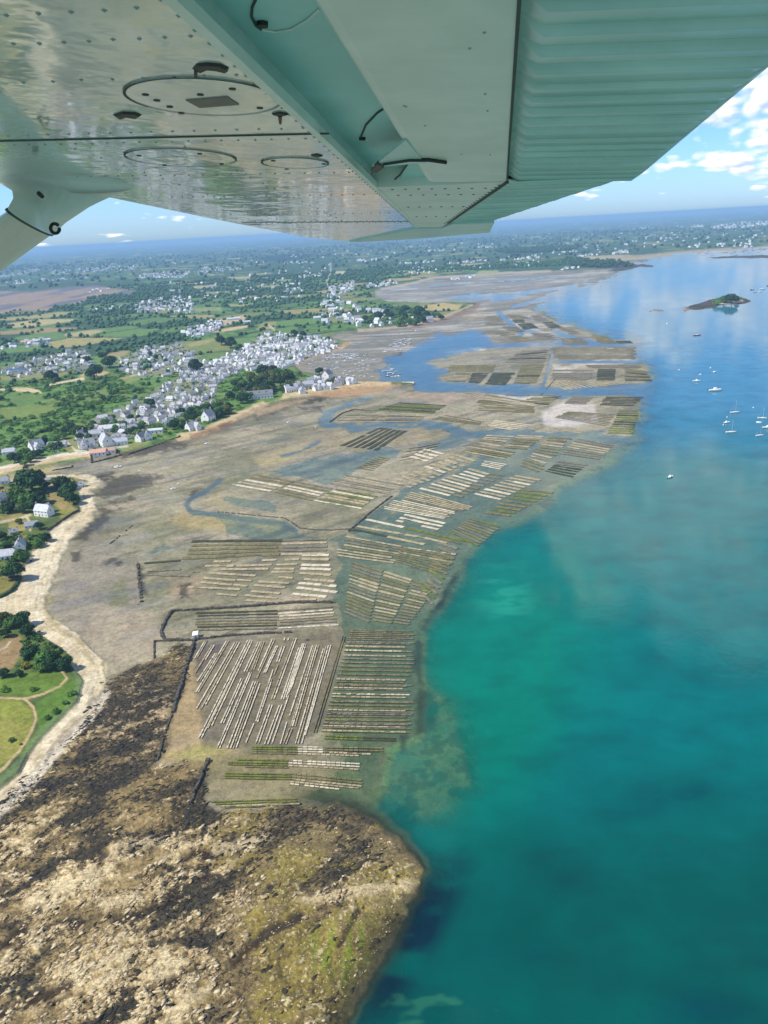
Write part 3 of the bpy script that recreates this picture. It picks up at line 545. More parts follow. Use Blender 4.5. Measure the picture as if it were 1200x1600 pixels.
wc = mixc(wc, green, np.clip(blob(800, 980, 260, 280) + blob(730, 1140, 200, 280) * .9, 0, 1) * .75)
wc = mixc(wc, A(44, 172, 140), np.clip(blob(790, 930, 90, 75, .3) * sst(wn2, -.1, .4) * 1.3, 0, 1) * .6)
wc = mixc(wc, A(0, 70, 84), np.clip(blob(1090, 1245, 230, 34, -.22) * .9 + blob(1100, 1580, 130, 60) + blob(800, 1480, 90, 50) * .8, 0, 1) * sst(wn2, -.5, .2) * .55)
wc = mixc(wc, A(10, 42, 58), np.clip(blob(648, 1462, 62, 230, .5) * 1.3 + wn2 * .35, 0, 1) * sst(wn2 + wn * .4, -.7, .0) * .95)
wc = mixc(wc, A(70, 150, 110), np.clip(sst(wn2 + wn * .3, .42, .6) * sst(Vf, 1420, 1520) * sst(Uf, 950, 800) * .35, 0, 1))
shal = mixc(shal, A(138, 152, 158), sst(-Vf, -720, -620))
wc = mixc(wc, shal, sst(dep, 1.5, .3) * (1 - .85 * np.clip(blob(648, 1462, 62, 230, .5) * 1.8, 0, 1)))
al = np.clip(alpha, 0, .985)
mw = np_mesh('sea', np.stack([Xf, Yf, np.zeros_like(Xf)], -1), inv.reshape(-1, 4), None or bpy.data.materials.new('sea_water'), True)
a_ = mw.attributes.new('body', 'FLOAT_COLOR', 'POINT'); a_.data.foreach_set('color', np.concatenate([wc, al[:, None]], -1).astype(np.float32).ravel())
a_ = mw.attributes.new('murk', 'FLOAT', 'POINT'); a_.data.foreach_set('value', al.astype(np.float32))
wm = mw.materials[0]; wm.use_nodes = True
n = NT(wm.node_tree); n.n.clear()
at = n.new('ShaderNodeAttribute', attribute_name='body'); am = n.new('ShaderNodeAttribute', attribute_name='murk')
geo = n.new('ShaderNodeNewGeometry'); pos = geo.outputs['Position']
wv = n.noise(pos, .22, 6, .62, .4); wv2 = n.noise(pos, .012, 3, .5)
bp = n.new('ShaderNodeBump'); n.put(bp.inputs['Strength'], n.mapr(wv2, .42, .6, .05, .15)); bp.inputs['Distance'].default_value = .55; n.put(bp.inputs['Height'], wv)
dif = n.new('ShaderNodeBsdfDiffuse'); tv = n.noise(pos, .03, 5, .6)
sc_ = n.vmath('SCALE', at.outputs['Color']); n.put(sc_.node.inputs['Scale'], n.mapr(tv, .3, .7, .88, 1.12)); n.put(dif.inputs[0], sc_)
tr = n.new('ShaderNodeBsdfTransparent'); tr.inputs[0].default_value = (.86, .97, .93, 1)
mx = n.new('ShaderNodeMixShader'); n.put(mx.inputs[0], am.outputs['Fac']); n.l.new(tr.outputs[0], mx.inputs[1]); n.l.new(dif.outputs[0], mx.inputs[2])
gl = n.new('ShaderNodeBsdfGlossy'); gl.inputs['Roughness'].default_value = .045; n.l.new(bp.outputs[0], gl.inputs['Normal'])
fr = n.new('ShaderNodeFresnel'); fr.inputs['IOR'].default_value = 1.333; n.l.new(bp.outputs[0], fr.inputs['Normal'])
mx2 = n.new('ShaderNodeMixShader'); n.put(mx2.inputs[0], n.math('MINIMUM', fr.outputs[0], .85)); n.l.new(mx.outputs[0], mx2.inputs[1]); n.l.new(gl.outputs[0], mx2.inputs[2])
ou = n.new('ShaderNodeOutputMaterial'); n.l.new(mx2.outputs[0], ou.inputs[0])
wo_ = bpy.data.objects.new('sea', mw); COL.objects.link(wo_); tag(wo_, kind='structure')

# the seabed that carries on beyond what the window shows
def flatmat(name, c, rough=.8):
    m = bpy.data.materials.new(name); m.use_nodes = True; q = NT(m.node_tree); p = q.n['Principled BSDF']
    tco = q.new('ShaderNodeNewGeometry'); nz = q.noise(tco.outputs['Position'], .02, 5, .6)
    q.put(p.inputs['Base Color'], q.mix(nz, tuple(np.asarray(c) * .7), tuple(np.asarray(c) * 1.3))); p.inputs['Roughness'].default_value = rough
    return m
sb = mesh_obj('seabed', [(-60000, -30000, -9), (60000, -30000, -9), (60000, 60000, -9), (-60000, 60000, -9)], [(0, 1, 2, 3)], flatmat('seabed_silt', (.10, .17, .14)))
tag(sb, kind='structure')

# ------------------------------------------------------------------ the air
hb = [(-52000, -3000, -12), (52000, -3000, -12), (52000, 52000, -12), (-52000, 52000, -12), (-52000, -3000, 258), (52000, -3000, 258), (52000, 52000, 258), (-52000, 52000, 258)]
hm = bpy.data.materials.new('thin_air'); hm.use_nodes = True
n = NT(hm.node_tree); n.n.clear()
pv = n.new('ShaderNodeVolumePrincipled'); pv.inputs['Color'].default_value = (.41, .69, .97, 1); pv.inputs['Density'].default_value = 6.6e-5; pv.inputs['Anisotropy'].default_value = 0.0
ou = n.new('ShaderNodeOutputMaterial'); n.l.new(pv.outputs[0], ou.inputs['Volume'])
ho = mesh_obj('haze', hb, [(0, 3, 2, 1), (4, 5, 6, 7), (0, 1, 5, 4), (1, 2, 6, 5), (2, 3, 7, 6), (3, 0, 4, 7)], hm)
tag(ho, 'thin blue haze over the bay and the far land', 'haze', kind='stuff')
# ------------------------------------------------------------------ lookups and materials for everything that stands on the ground
def gz(x, y):
    d = np.array((x, y, -HCAM)); c = d @ CF
    s = 600 + FPX * (d @ r0) / c; t = 800 - FPX * (d @ u0) / c
    i = int(np.clip(np.searchsorted(sg, s), 0, NS - 1)); j = int(np.clip(np.searchsorted(tg, t), 0, NTT - 1))
    return float(Z[j, i])
def GG(u, v):
    p = G(u, v, 0.0); z = gz(p[0], p[1])
    p = G(u, v, max(z, 0)); return np.array((p[0], p[1], gz(p[0], p[1])))
def pmat(name, c1, c2=None, rough=.7, scale=1.0, spec=.3, island=0.0, rand=0.0, bump=0.0, metal=0.0, coord='Object'):
    m = bpy.data.materials.new(name); m.use_nodes = True; q = NT(m.node_tree); p = q.n['Principled BSDF']
    c1 = tuple(map(float, c1)); c2 = tuple(map(float, c2)) if c2 is not None else tuple(x * .8 for x in c1)
    tco = q.new('ShaderNodeTexCoord'); nz = q.noise(tco.outputs[coord], scale, 5, .6)
    col = q.mix(q.mapr(nz, .32, .68), c1, c2)
    if island:
        g_ = q.new('ShaderNodeNewGeometry'); v_ = q.vmath('SCALE', col); q.put(v_.node.inputs['Scale'], q.mapr(g_.outputs['Random Per Island'], 0, 1, 1 - island, 1 + island, False)); col = v_
    if rand:
        o_ = q.new('ShaderNodeObjectInfo'); v_ = q.vmath('SCALE', col); q.put(v_.node.inputs['Scale'], q.mapr(o_.outputs['Random'], 0, 1, 1 - rand, 1 + rand, False)); col = v_
    q.put(p.inputs['Base Color'], col); p.inputs['Roughness'].default_value = rough; p.inputs['Specular IOR Level'].default_value = spec; p.inputs['Metallic'].default_value = metal
    if bump:
        b_ = q.new('ShaderNodeBump'); b_.inputs['Strength'].default_value = bump; q.put(b_.inputs['Height'], nz); q.l.new(b_.outputs[0], p.inputs['Normal'])
    return m
class MB:
    """collects boxes, tubes and quads into one mesh"""
    def __init__(s): s.v = []; s.f = []; s.m = []
    def quad(s, pts, mi=0):
        k = len(s.v); s.v += [tuple(map(float, p)) for p in pts]; s.f.append(tuple(range(k, k + len(pts)))); s.m.append(mi)
    def hexa(s, P, mi=0):      # P: 4 bottom + 4 top corners
        k = len(s.v); s.v += [tuple(map(float, p)) for p in P]
        for f in ((3, 2, 1, 0), (4, 5, 6, 7), (0, 1, 5, 4), (1, 2, 6, 5), (2, 3, 7, 6), (3, 0, 4, 7)): s.f.append(tuple(k + i for i in f)); s.m.append(mi)
    def box(s, c, d, mi=0, rz=0.0):
        ca, sa = math.cos(rz), math.sin(rz); P = []
        for z in (-.5, .5):
            for x, y in ((-.5, -.5), (.5, -.5), (.5, .5), (-.5, .5)):
                X_, Y_ = x * d[0], y * d[1]; P.append((c[0] + X_ * ca - Y_ * sa, c[1] + X_ * sa + Y_ * ca, c[2] + z * d[2]))
        s.hexa(P, mi)
    def tube(s, pts, rad, seg=6, mi=0, cap=True):
        pts = [np.array(p, float) for p in pts]; rings = []
        for i, p in enumerate(pts):
            d = pts[min(i + 1, len(pts) - 1)] - pts[max(i - 1, 0)]; d /= np.linalg.norm(d) + 1e-12
            a = np.cross(d, (0, 0, 1.0)); 
            if np.linalg.norm(a) < 1e-3: a = np.array((1.0, 0, 0))
            a /= np.linalg.norm(a); b_ = np.cross(d, a); r = rad[i] if isinstance(rad, (list, tuple)) else rad
            k = len(s.v); s.v += [tuple(p + r * (a * math.cos(2 * math.pi * j / seg) + b_ * math.sin(2 * math.pi * j / seg))) for j in range(seg)]; rings.append(k)
        for q, w in zip(rings, rings[1:]):
            for j in range(seg): s.f.append((q + j, q + (j + 1) % seg, w + (j + 1) % seg, w + j)); s.m.append(mi)
        if cap: s.f.append(tuple(rings[0] + j for j in reversed(range(seg)))); s.f.append(tuple(rings[-1] + j for j in range(seg))); s.m += [mi, mi]
    def mesh(s, name, mats, smooth=False):
        me = bpy.data.meshes.new(name); me.from_pydata(s.v, [], s.f)
        for m in (mats if isinstance(mats, (list, tuple)) else [mats]): me.materials.append(m)
        me.polygons.foreach_set('material_index', s.m)
        if smooth: me.polygons.foreach_set('use_smooth', [True] * len(s.f))
        me.update(); return me
    def build(s, name, mats, parent=None, smooth=False):
        o = bpy.data.objects.new(name, s.mesh(name, mats, smooth)); COL.objects.link(o)
        if parent is not None: o.parent = parent
        return o
def link(name, me, parent=None, loc=None, rz=None, sc=None):
    o = bpy.data.objects.new(name, me); COL.objects.link(o)
    if parent is not None: o.parent = parent
    if loc is not None: o.location = tuple(map(float, loc))
    if rz is not None: o.rotation_euler = (0, 0, rz)
    if sc is not None: o.scale = (sc,) * 3 if not isinstance(sc, (tuple, list)) else sc
    return o
def copy_tree(o, parent=None):
    c = o.copy(); COL.objects.link(c)
    if parent is not None: c.parent = parent
    for ch in KIDS.get(o.name, []): copy_tree(ch, c)
    return c
KIDS = {}
def inpoly(p, P):
    x, y = p; r = False; n_ = len(P)
    for i in range(n_):
        ax, ay = P[i]; bx, by = P[(i + 1) % n_]
        if (ay > y) != (by > y) and x < (bx - ax) * (y - ay) / (by - ay) + ax: r = not r
    return r
def scatter(P, n_, mind, rng, tries=60, vs=1.0):
    """points inside a traced outline, kept at least mind apart (seen at the photograph's scale)"""
    P = np.array(P, float); lo, hi = P.min(0), P.max(0); out = []
    for _ in range(n_ * tries):
        if len(out) >= n_: break
        q = (rng.uniform(lo[0], hi[0]), rng.uniform(lo[1], hi[1]))
        if inpoly(q, P) and all((q[0] - a) ** 2 + ((q[1] - b) * vs) ** 2 > mind * mind for a, b in out): out.append(q)
    return out
# ------------------------------------------------------------------ oyster beds: rows of mesh bags lying on low trestles
rng = random.Random(3)
BAG = {'w': pmat('pale_bags', A(244, 232, 204), A(206, 192, 160), .85, .6, island=.12), 'p': pmat('buff_bags', A(206, 190, 152), A(168, 152, 114), .85, .5, island=.15), 'g': pmat('grey_bags', A(150, 142, 120), A(112, 106, 86), .9, .4, island=.15),
       'o': pmat('olive_bags', A(146, 136, 92), A(110, 106, 66), .9, .4, island=.15), 'v': pmat('weedy_bags', A(132, 140, 52), A(92, 104, 40), .9, .4, island=.18), 'd': pmat('dark_weedy_bags', A(86, 88, 58), A(62, 66, 46), .9, .4, island=.15)}
IRON = pmat('wet_iron', (.05, .045, .035), (.09, .07, .05), .8, 2.0)
CN = {'w': 'white', 'p': 'buff', 'g': 'grey', 'o': 'olive', 'v': 'bright green', 'd': 'dark green'}
ORD = ['', 'first', 'second', 'third', 'fourth', 'fifth', 'sixth', 'seventh', 'eighth', 'ninth', 'tenth', 'eleventh', 'twelfth', 'thirteenth', 'fourteenth', 'fifteenth', 'sixteenth', 'seventeenth', 'eighteenth', 'nineteenth', 'twentieth']
for tens, th in (('twenty', 'twentieth'), ('thirty', 'thirtieth'), ('forty', 'fortieth'), ('fifty', 'fiftieth'), ('sixty', 'sixtieth'), ('seventy', 'seventieth'), ('eighty', 'eightieth')):
    if th != 'twentieth': ORD.append(th)
    ORD += [tens + '-' + w for w in ORD[1:10]]
ROWS = []          # (size seen, p0, p1, width m, bag length m, colour, gap chance, bed, number)
def row(a, b, wpx, c, bed, num, bag=6.0, gap=.0):
    p, q = G(*a), G(*b); L = np.linalg.norm(q - p)
    mid = ((a[0] + b[0]) / 2, (a[1] + b[1]) / 2); e = np.array((b[0] - a[0], b[1] - a[1])); e = e / (np.hypot(*e) + 1e-9); nn = np.array((-e[1], e[0])) * wpx
    d = (q - p) / max(L, 1e-6); s_ = G(mid[0] + nn[0], mid[1] + nn[1]) - G(*mid); w = abs(d[0] * s_[1] - d[1] * s_[0])
    ROWS.append((math.hypot(a[0] - b[0], a[1] - b[1]) * wpx, p, q, w, bag, c, gap, bed, num))
def lerp(a, b, f): return (a[0] + (b[0] - a[0]) * f, a[1] + (b[1] - a[1]) * f)
def bed(o, sc, Q, n_, c, name, fill=.55, segs=1, jit=.02, bag=8.0, gap=.06, drop=.04, first=1):
    """n_ rows between the first row Q0-Q1 and the last row Q3-Q2; o, sc: crop origin and scale the outline was read at"""
    Q = [(o[0] + x / sc, o[1] + y / sc) for x, y in Q]; num = first
    for i in range(n_):
        f = (i + .5) / n_; a = lerp(Q[0], Q[3], f); b = lerp(Q[1], Q[2], f)
        h = math.hypot((Q[3][0] - Q[0][0] + Q[2][0] - Q[1][0]) / 2, (Q[3][1] - Q[0][1] + Q[2][1] - Q[1][1]) / 2) / n_
        e = np.array((b[0] - a[0], b[1] - a[1])); e = e / np.hypot(*e); hv = np.array(((Q[3][0] - Q[0][0] + Q[2][0] - Q[1][0]) / 2, (Q[3][1] - Q[0][1] + Q[2][1] - Q[1][1]) / 2)) / n_
        h = abs(e[0] * hv[1] - e[1] * hv[0])
        if rng.random() < drop: continue
        j0, j1 = rng.uniform(-jit, jit * 1.5), rng.uniform(-jit * 1.5, jit)
        A0, B0 = lerp(a, b, max(j0, -.03)), lerp(a, b, 1 + min(j1, .03))
        row(A0, B0, h * fill * rng.uniform(.85, 1.15), c if isinstance(c, str) and len(c) == 1 else rng.choice(c), name, num, bag, gap); num += 1
def strips(o, sc, L, wz, c, name, bag=6.0, gap=.05):
    for i, s_ in enumerate(L):
        a, b = s_[0], s_[1]; cc = s_[2] if len(s_) > 2 else c
        row((o[0] + a[0] / sc, o[1] + a[1] / sc), (o[0] + b[0] / sc, o[1] + b[1] / sc), wz / sc, cc if len(cc) == 1 else rng.choice(cc), name, i + 1, bag, gap)
# the near bed of steep bright rows
o, s = (280, 990), 4.615
def fan(L): 
    out = []
    for (a, b, k, dx0, dx1) in L:
        for i in range(k): out.append(((a[0] + dx0 * i, a[1]), (b[0] + dx1 * i, b[1])))
    return out
near = fan([((185, 58), (113, 185), 2, 14, 14), ((238, 88), (116, 290), 1, 16, 14), ((254, 88), (190, 195), 1, 0, 0), ((262, 148), (132, 350), 2, 14, 18), ((342, 58), (122, 430), 2, 16, 16), ((404, 66), (126, 548), 1, 0, 0), ((420, 66), (156, 556), 1, 0, 0), ((436, 70), (192, 520), 1, 0, 0),
            ((496, 52), (142, 760), 2, 16, 20), ((514, 54), (208, 690), 1, 0, 0), ((528, 56), (236, 672), 1, 0, 0), ((570, 66), (470, 282), 2, 16, 18), ((600, 62), (522, 268), 2, 14, 16), ((448, 330), (302, 655), 2, 16, 18), ((508, 288), (274, 835), 2, 14, 18), ((672, 46), (570, 275), 1, 0, 0), ((690, 46), (560, 330), 1, 0, 0),
            ((700, 95), (610, 290), 2, 12, 12), ((536, 350), (348, 835), 1, 0, 0), ((552, 352), (372, 835), 2, 16, 20), ((584, 368), (412, 830), 1, 0, 0), ((762, 36), (756, 56), 2, 28, 28), ((742, 96), (704, 210), 2, 20, 16), ((714, 230), (684, 305), 1, 0, 0), ((678, 266), (554, 640), 1, 0, 0), ((672, 330), (566, 645), 1, 0, 0), ((540, 655), (482, 795), 1, 0, 0),
            ((830, 38), (666, 480), 2, 16, 18), ((862, 108), (736, 482), 2, 14, 16), ((890, 78), (772, 470), 1, 0, 0), ((902, 78), (790, 440), 1, 0, 0), ((916, 80), (806, 410), 1, 0, 0), ((654, 520), (552, 802), 2, 18, 22), ((722, 524), (616, 806), 1, 0, 0), ((742, 520), (640, 806), 1, 0, 0), ((794, 445), (668, 804), 1, 0, 0),
            ((962, 94), (796, 600), 1, 0, 0), ((976, 90), (806, 676), 1, 0, 0), ((990, 90), (818, 676), 1, 0, 0), ((1006, 90), (836, 676), 1, 0, 0), ((776, 645), (730, 805), 1, 0, 0), ((796, 690), (752, 805), 2, 20, 18), ((1040, 114), (838, 802), 1, 0, 0), ((1058, 100), (858, 802), 1, 0, 0), ((1076, 92), (884, 802), 1, 0, 0), ((1094, 90), (910, 740), 1, 0, 0)])
strips(o, s, near, 8.5, 'wwwwp', 'near bed beside the white hut', 1.9, .10)
strips(o, s, [((1180, 20), (968, 720)), ((1196, 20), (988, 720))], 6, 'o', 'thin pair beside the near bed', 3, .15)
# the bed of level rows beside it
o, s = (320, 980), 3.158
yy = [16, 34, 52, 74, 94, 116, 140, 158, 176, 194, 214, 234, 258, 284, 300, 330, 344, 370, 386, 410, 430, 456, 474, 490, 514]
cc = 'ooggpwpggooopgpwpoopgogppo'
strips(o, s, [((715 - 140 * (y - 15) / 500, y), ((1030 if c != 'p' else 990) + rng.uniform(-20, 6), y + 5), c) for y, c in zip(yy, cc)], 5.6, 'p', 'shallow bed of level rows', 2.8, .07)
strips(o, s, [((595, 540), (780, 545), 'v'), ((780, 545), (942, 550), 'd'), ((590, 553), (780, 557), 'v'), ((780, 557), (942, 562), 'd'), ((235, 596), (458, 596), 'v'), ((458, 596), (585, 598), 'w'), ((590, 598), (880, 600), 'o'), ((235, 606), (458, 607), 'v'), ((458, 607), (585, 609), 'w'), ((590, 609), (880, 614), 'o'), ((235, 616), (458, 619), 'o'), ((458, 619), (585, 622), 'w'), ((590, 622), (820, 628), 'p'), ((235, 626), (458, 630), 'o'), ((458, 630), (760, 636), 'p')], 7, 'v', 'green bed below the near bed', 2.4, .10)
strips(o, s, [((160, 659), (412, 663), 'v'), ((412, 663), (765, 676), 'w'), ((115, 672), (412, 676), 'v'), ((412, 675), (765, 690), 'w'), ((115, 682), (412, 688), 'v'), ((412, 688), (760, 704), 'p'), ((200, 694), (412, 698), 'o')], 7, 'v', 'half green and half white bed', 2.4, .10)
strips(o, s, [((100, 726), (428, 732), 'v'), ((98, 738), (428, 744), 'v'), ((98, 750), (428, 756), 'v'), ((430, 730), (775, 758), 'o'), ((430, 744), (780, 772), 'o'), ((424, 756), (775, 786), 'p'), ((420, 768), (760, 796), 'p'), ((418, 778), (665, 802), 'w')], 7, 'v', 'green bed ending under water', 2.4, .12)
strips(o, s, [((30, 868), (450, 852), 'v'), ((55, 879), (455, 863), 'v'), ((75, 889), (470, 876), 'p'), ((100, 897), (300, 890), 'v')], 6, 'v', 'lone green bed above the brown rocks', 2.4, .15)
strips(o, s, [((716 - 140 * (y - 15) / 500, y), (1030 + rng.uniform(-60, 6), y + 4), 'o' if i % 3 else 'g') for i, y in enumerate(range(24, 520, 19))], 4.5, 'o', 'shallow bed between its bright rows', 3.2, .2)
# buff tables in the middle
o, s = (200, 830), 3.53
strips(o, s, [((470, 172), (570, 170)), ((740, 165), (820, 162)), ((865, 162), (945, 158)), ((425, 195), (585, 195)), ((600, 195), (795, 190)), ((510, 215), (775, 212)), ((815, 190), (935, 185)), ((805, 212), (920, 212)), ((790, 230), (915, 228)), ((450, 235), (705, 250)), ((415, 262), (595, 275)), ((600, 272), (685, 278)), ((400, 285), (575, 300)),
               ((580, 298), (660, 308)), ((330, 312), (620, 325)), ((485, 350), (605, 358)), ((830, 258), (910, 262)), ((720, 282), (890, 292)), ((695, 302), (868, 315)), ((680, 335), (840, 348)), ((645, 358), (825, 375)), ((650, 385), (800, 395)), ((860, 385), (1040, 380))], 11, 'p', 'loose bed of short buff tables', 5, .04)
strips(o, s, [((960, 134), (1110, 136)), ((960, 158), (1110, 160)), ((955, 190), (1115, 192)), ((950, 210), (1120, 216)), ((945, 235), (1120, 245)), ((970, 268), (1140, 280)), ((940, 290), (1150, 305)), ((930, 315), (1155, 338)), ((905, 350), (1095, 365))], 13, 'ppw', 'stack of buff tables by the channel', 6, .03)
strips(o, s, [((90, 180), (290, 166), 'd'), ((110, 225), (290, 215)), ((105, 245), (340, 252))], 9, 'g', 'stray tables behind the weedy wall', 5, .1)
bed(o, s, [(360, 48), (845, 44), (835, 140), (300, 165)], 5, 'vod', 'long green bed above the buff tables', .62, bag=7, drop=0); bed(o, s, [(850, 44), (1098, 34), (1092, 140), (838, 140)], 5, 'gp', 'grey end of the long green bed', .55, bag=6, drop=0)
bed(o, s, [(380, 448), (820, 436), (830, 548), (375, 556)], 7, 'dog', 'walled enclosure behind the hut', .5, bag=5, gap=.12, drop=0); bed(o, s, [(825, 436), (1120, 412), (1160, 528), (830, 548)], 7, 'gwp', 'pale end of the walled enclosure', .42, bag=3, gap=.2, drop=0)
# beds on the flooded shelf
o, s = (500, 760), 4.286
Q1 = 'upper flooded bed of long pale tables'
bed(o, s, [(640, 28), (1030, 138), (835, 222), (400, 150)], 13, 'ppwg', Q1, .56, jit=.06, bag=7, drop=0)
strips(o, s, [((565, 190), (840, 250)), ((535, 210), (820, 270)), ((510, 230), (560, 240)), ((680, 265), (795, 290))], 12, 'w', 'four very white flooded tables', 6, .03)
strips(o, s, [((310, 222), (560, 275), 'w'), ((250, 268), (700, 345), 'p'), ((700, 345), (850, 380), 'p'), ((190, 288), (280, 300), 'd'), ((285, 300), (450, 335), 'd'), ((450, 338), (700, 390), 'p'), ((570, 280), (770, 325), 'v'), ((770, 325), (1040, 380), 'v')], 13, 'p', 'long tables at the channel mouth', 6, .06)
bed(o, s, [(190, 330), (560, 398), (480, 520), (95, 470)], 8, 'pog', 'patchy flooded bed', .5, jit=.05, bag=5, gap=.12, drop=0); bed(o, s, [(540, 400), (920, 450), (800, 600), (480, 500)], 9, 'povo', 'sea end of the patchy flooded bed', .48, jit=.05, bag=4, gap=.25, drop=0)
bed(o, s, [(215, 500), (420, 560), (330, 920), (160, 850)], 16, 'ppgo', 'lower flooded bed', .55, jit=.012, bag=9, gap=.02, drop=0); bed(o, s, [(430, 562), (620, 622), (480, 925), (345, 905)], 16, 'ppgo', 'middle part of the lower flooded bed', .55, jit=.01, bag=9, gap=.02, drop=0); bed(o, s, [(630, 625), (770, 665), (600, 935), (490, 920)], 15, 'pogo', 'sea end of the lower flooded bed', .5, jit=.08, bag=7, gap=.1, drop=0)
o, s = (620, 640), 3.0
bed(o, s, [(135, 180), (232, 205), (132, 250), (55, 228)], 4, 'w', 'four white tables on the open mud', .5, bag=6, drop=0)
bed(o, s, [(290, 208), (382, 238), (60, 372), (-45, 342)], 12, 'wpp', 'staircase of pale tables', .52, jit=.06, bag=6, drop=0)
bed(o, s, [(345, 165), (560, 198), (505, 236), (312, 202)], 5, 'op', 'bed below the second channel', .5, drop=0); bed(o, s, [(425, 118), (560, 122), (480, 180), (375, 160)], 5, 'po', 'inner bed below the second channel', .5, drop=0); bed(o, s, [(570, 118), (698, 122), (605, 190), (500, 182)], 7, 'po', 'outer bed below the second channel', .5, drop=0)
bed(o, s, [(410, 238), (518, 255), (480, 284), (392, 264)], 4, 'w', 'four white tables between two creeks', .5, drop=0)
bed(o, s, [(345, 272), (445, 300), (250, 412), (100, 375)], 10, 'wp', 'second staircase of pale tables', .48, jit=.08, drop=0); bed(o, s, [(455, 295), (520, 305), (300, 415), (255, 405)], 9, 'og', 'olive edge of the second staircase', .5, drop=0)
bed(o, s, [(562, 304), (682, 325), (480, 428), (355, 400)], 9, 'pwp', 'pale bed by the drop-off', .5, drop=0)
bed(o, s, [(720, 128), (822, 132), (665, 300), (568, 262)], 13, 'po', 'long slanting bed', .5, jit=.06); bed(o, s, [(850, 133), (1022, 165), (950, 238), (752, 208)], 8, 'pg', 'half drowned bed by the blue water', .5); bed(o, s, [(760, 240), (900, 255), (820, 320), (690, 292)], 6, 'dg', 'drowned dark bed', .5, gap=.3)
bed(o, s, [(600, 368), (742, 385), (520, 505), (405, 488)], 9, 'ov', 'olive bed along the drop-off', .55, gap=.15); bed(o, s, [(345, 508), (492, 545), (380, 645), (240, 575)], 9, 'ovg', 'weedy bed along the drop-off', .55, gap=.15)
bed((0, 0), 1, [(690, 838), (722, 846), (674, 948), (655, 928)], 13, 'ogvo', 'drowned fringe along the drop-off', .5, gap=.12, drop=0); bed((0, 0), 1, [(640, 700), (690, 690), (668, 712), (622, 722)], 5, 'pg', 'short rows on the wet mud', .45, drop=0)
# upper middle
o, s = (340, 700), 4.0
bed(o, s, [(262, 165), (488, 207), (325, 282), (75, 238)], 5, 'pwo', 'first third of the walled triple bed', .5, bag=6, drop=0); bed(o, s, [(500, 210), (728, 252), (580, 338), (345, 283)], 6, 'wopg', 'middle third of the walled triple bed', .5, bag=6, drop=0); bed(o, s, [(742, 255), (998, 302), (890, 388), (598, 338)], 7, 'wvvp', 'green third of the walled triple bed', .55, bag=6, drop=0)
bed(o, s, [(812, 168), (1182, 236), (1042, 292), (690, 230)], 7, 'gp', 'bed of thin grey rows', .42, drop=0); bed(o, s, [(1010, 50), (1086, 66), (960, 148), (860, 128)], 8, 'o', 'ladder of thin olive rows', .4, drop=0)
bed((0, 0), 1, [(593.5, 667), (529, 697), (590, 705), (636, 675)], 6, 'd', 'striped dark green bed', .62, bag=8, gap=.02, drop=0, jit=.02)
o, s = (500, 480), 4.0
bed(o, s, [(500, 596), (800, 614), (700, 668), (325, 650)], 7, 'dv', 'dark green bed by the second channel', .7, gap=.03, drop=0); bed(o, s, [(190, 662), (660, 680), (620, 716), (90, 726)], 6, 'op', 'olive bed inside the low wall', .4, drop=0)
bed(o, s, [(915, 530), (835, 560), (1045, 572), (1112, 545)], 8, 'p', 'slanting rows below the harbour channel', .5, drop=0); bed(o, s, [(990, 580), (1200, 585), (1190, 610), (970, 600)], 4, 'o', 'thin bed below the slanting rows', .5); bed(o, s, [(1040, 615), (1230, 625), (1210, 658), (1000, 650)], 5, 'po', 'pale bed above the second channel', .5)
bed(o, s, [(812, 364), (1095, 360), (1080, 411), (798, 404)], 5, 'o', 'brown bed behind the harbour channel', .85, drop=0, gap=0); bed(o, s, [(952, 412), (1058, 412), (1000, 478), (925, 470)], 6, 'd', 'small dark bed by the harbour channel', .75, drop=0); bed(o, s, [(1078, 420), (1200, 420), (1160, 490), (1030, 484)], 6, 'd', 'second dark bed by the harbour channel', .75, drop=0); bed(o, s, [(855, 410), (945, 412), (912, 468), (790, 468)], 7, 'po', 'striped bed at the harbour channel corner', .5, drop=0)
bed(o, s, [(800, 668), (1042, 715), (990, 742), (692, 702)], 6, 'po', 'pale green bed inside the second channel', .5); bed(o, s, [(1110, 705), (1242, 725), (1190, 766), (1012, 748)], 5, 'p', 'five pale rows inside the second channel', .5)
# the far beds
o, s = (760, 480), 4.286
bed(o, s, [(420, 266), (995, 264), (998, 350), (482, 350)], 10, 'gog', 'wide grey bed', .8, gap=.02, bag=14); bed(o, s, [(205, 312), (412, 280), (395, 378), (122, 372)], 7, 'gdg', 'grey bed beside the wide grey bed', .75, bag=14)
bed(o, s, [(440, 420), (722, 420), (692, 486), (428, 486)], 6, 'g', 'grey bed with a white corner', .85, bag=14); bed(o, s, [(746, 415), (865, 416), (860, 496), (735, 494)], 7, 'd', 'dark bed at the sea end', .75, bag=14); bed(o, s, [(930, 408), (1058, 430), (1112, 496), (924, 496)], 7, 'do', 'outermost dark bed', .75, bag=14); bed(o, s, [(640, 388), (1000, 385), (1040, 410), (720, 412)], 3, 'og', 'thin grey outer bed', .7, bag=14)
bed(o, s, [(388, 500), (520, 556), (1040, 505), (900, 487)], 15, 'p', 'striped bed along the far channel', .45, bag=12, drop=0); bed(o, s, [(240, 385), (392, 383), (330, 512), (178, 512)], 9, 'od', 'olive block by the far channel', .75, bag=12); bed(o, s, [(40, 440), (192, 440), (130, 522), (0, 520)], 6, 'd', 'dark block by the far channel', .75, bag=12); bed(o, s, [(0, 388), (60, 388), (40, 440), (-20, 440)], 3, 'o', 'narrow olive block', .7, bag=12)
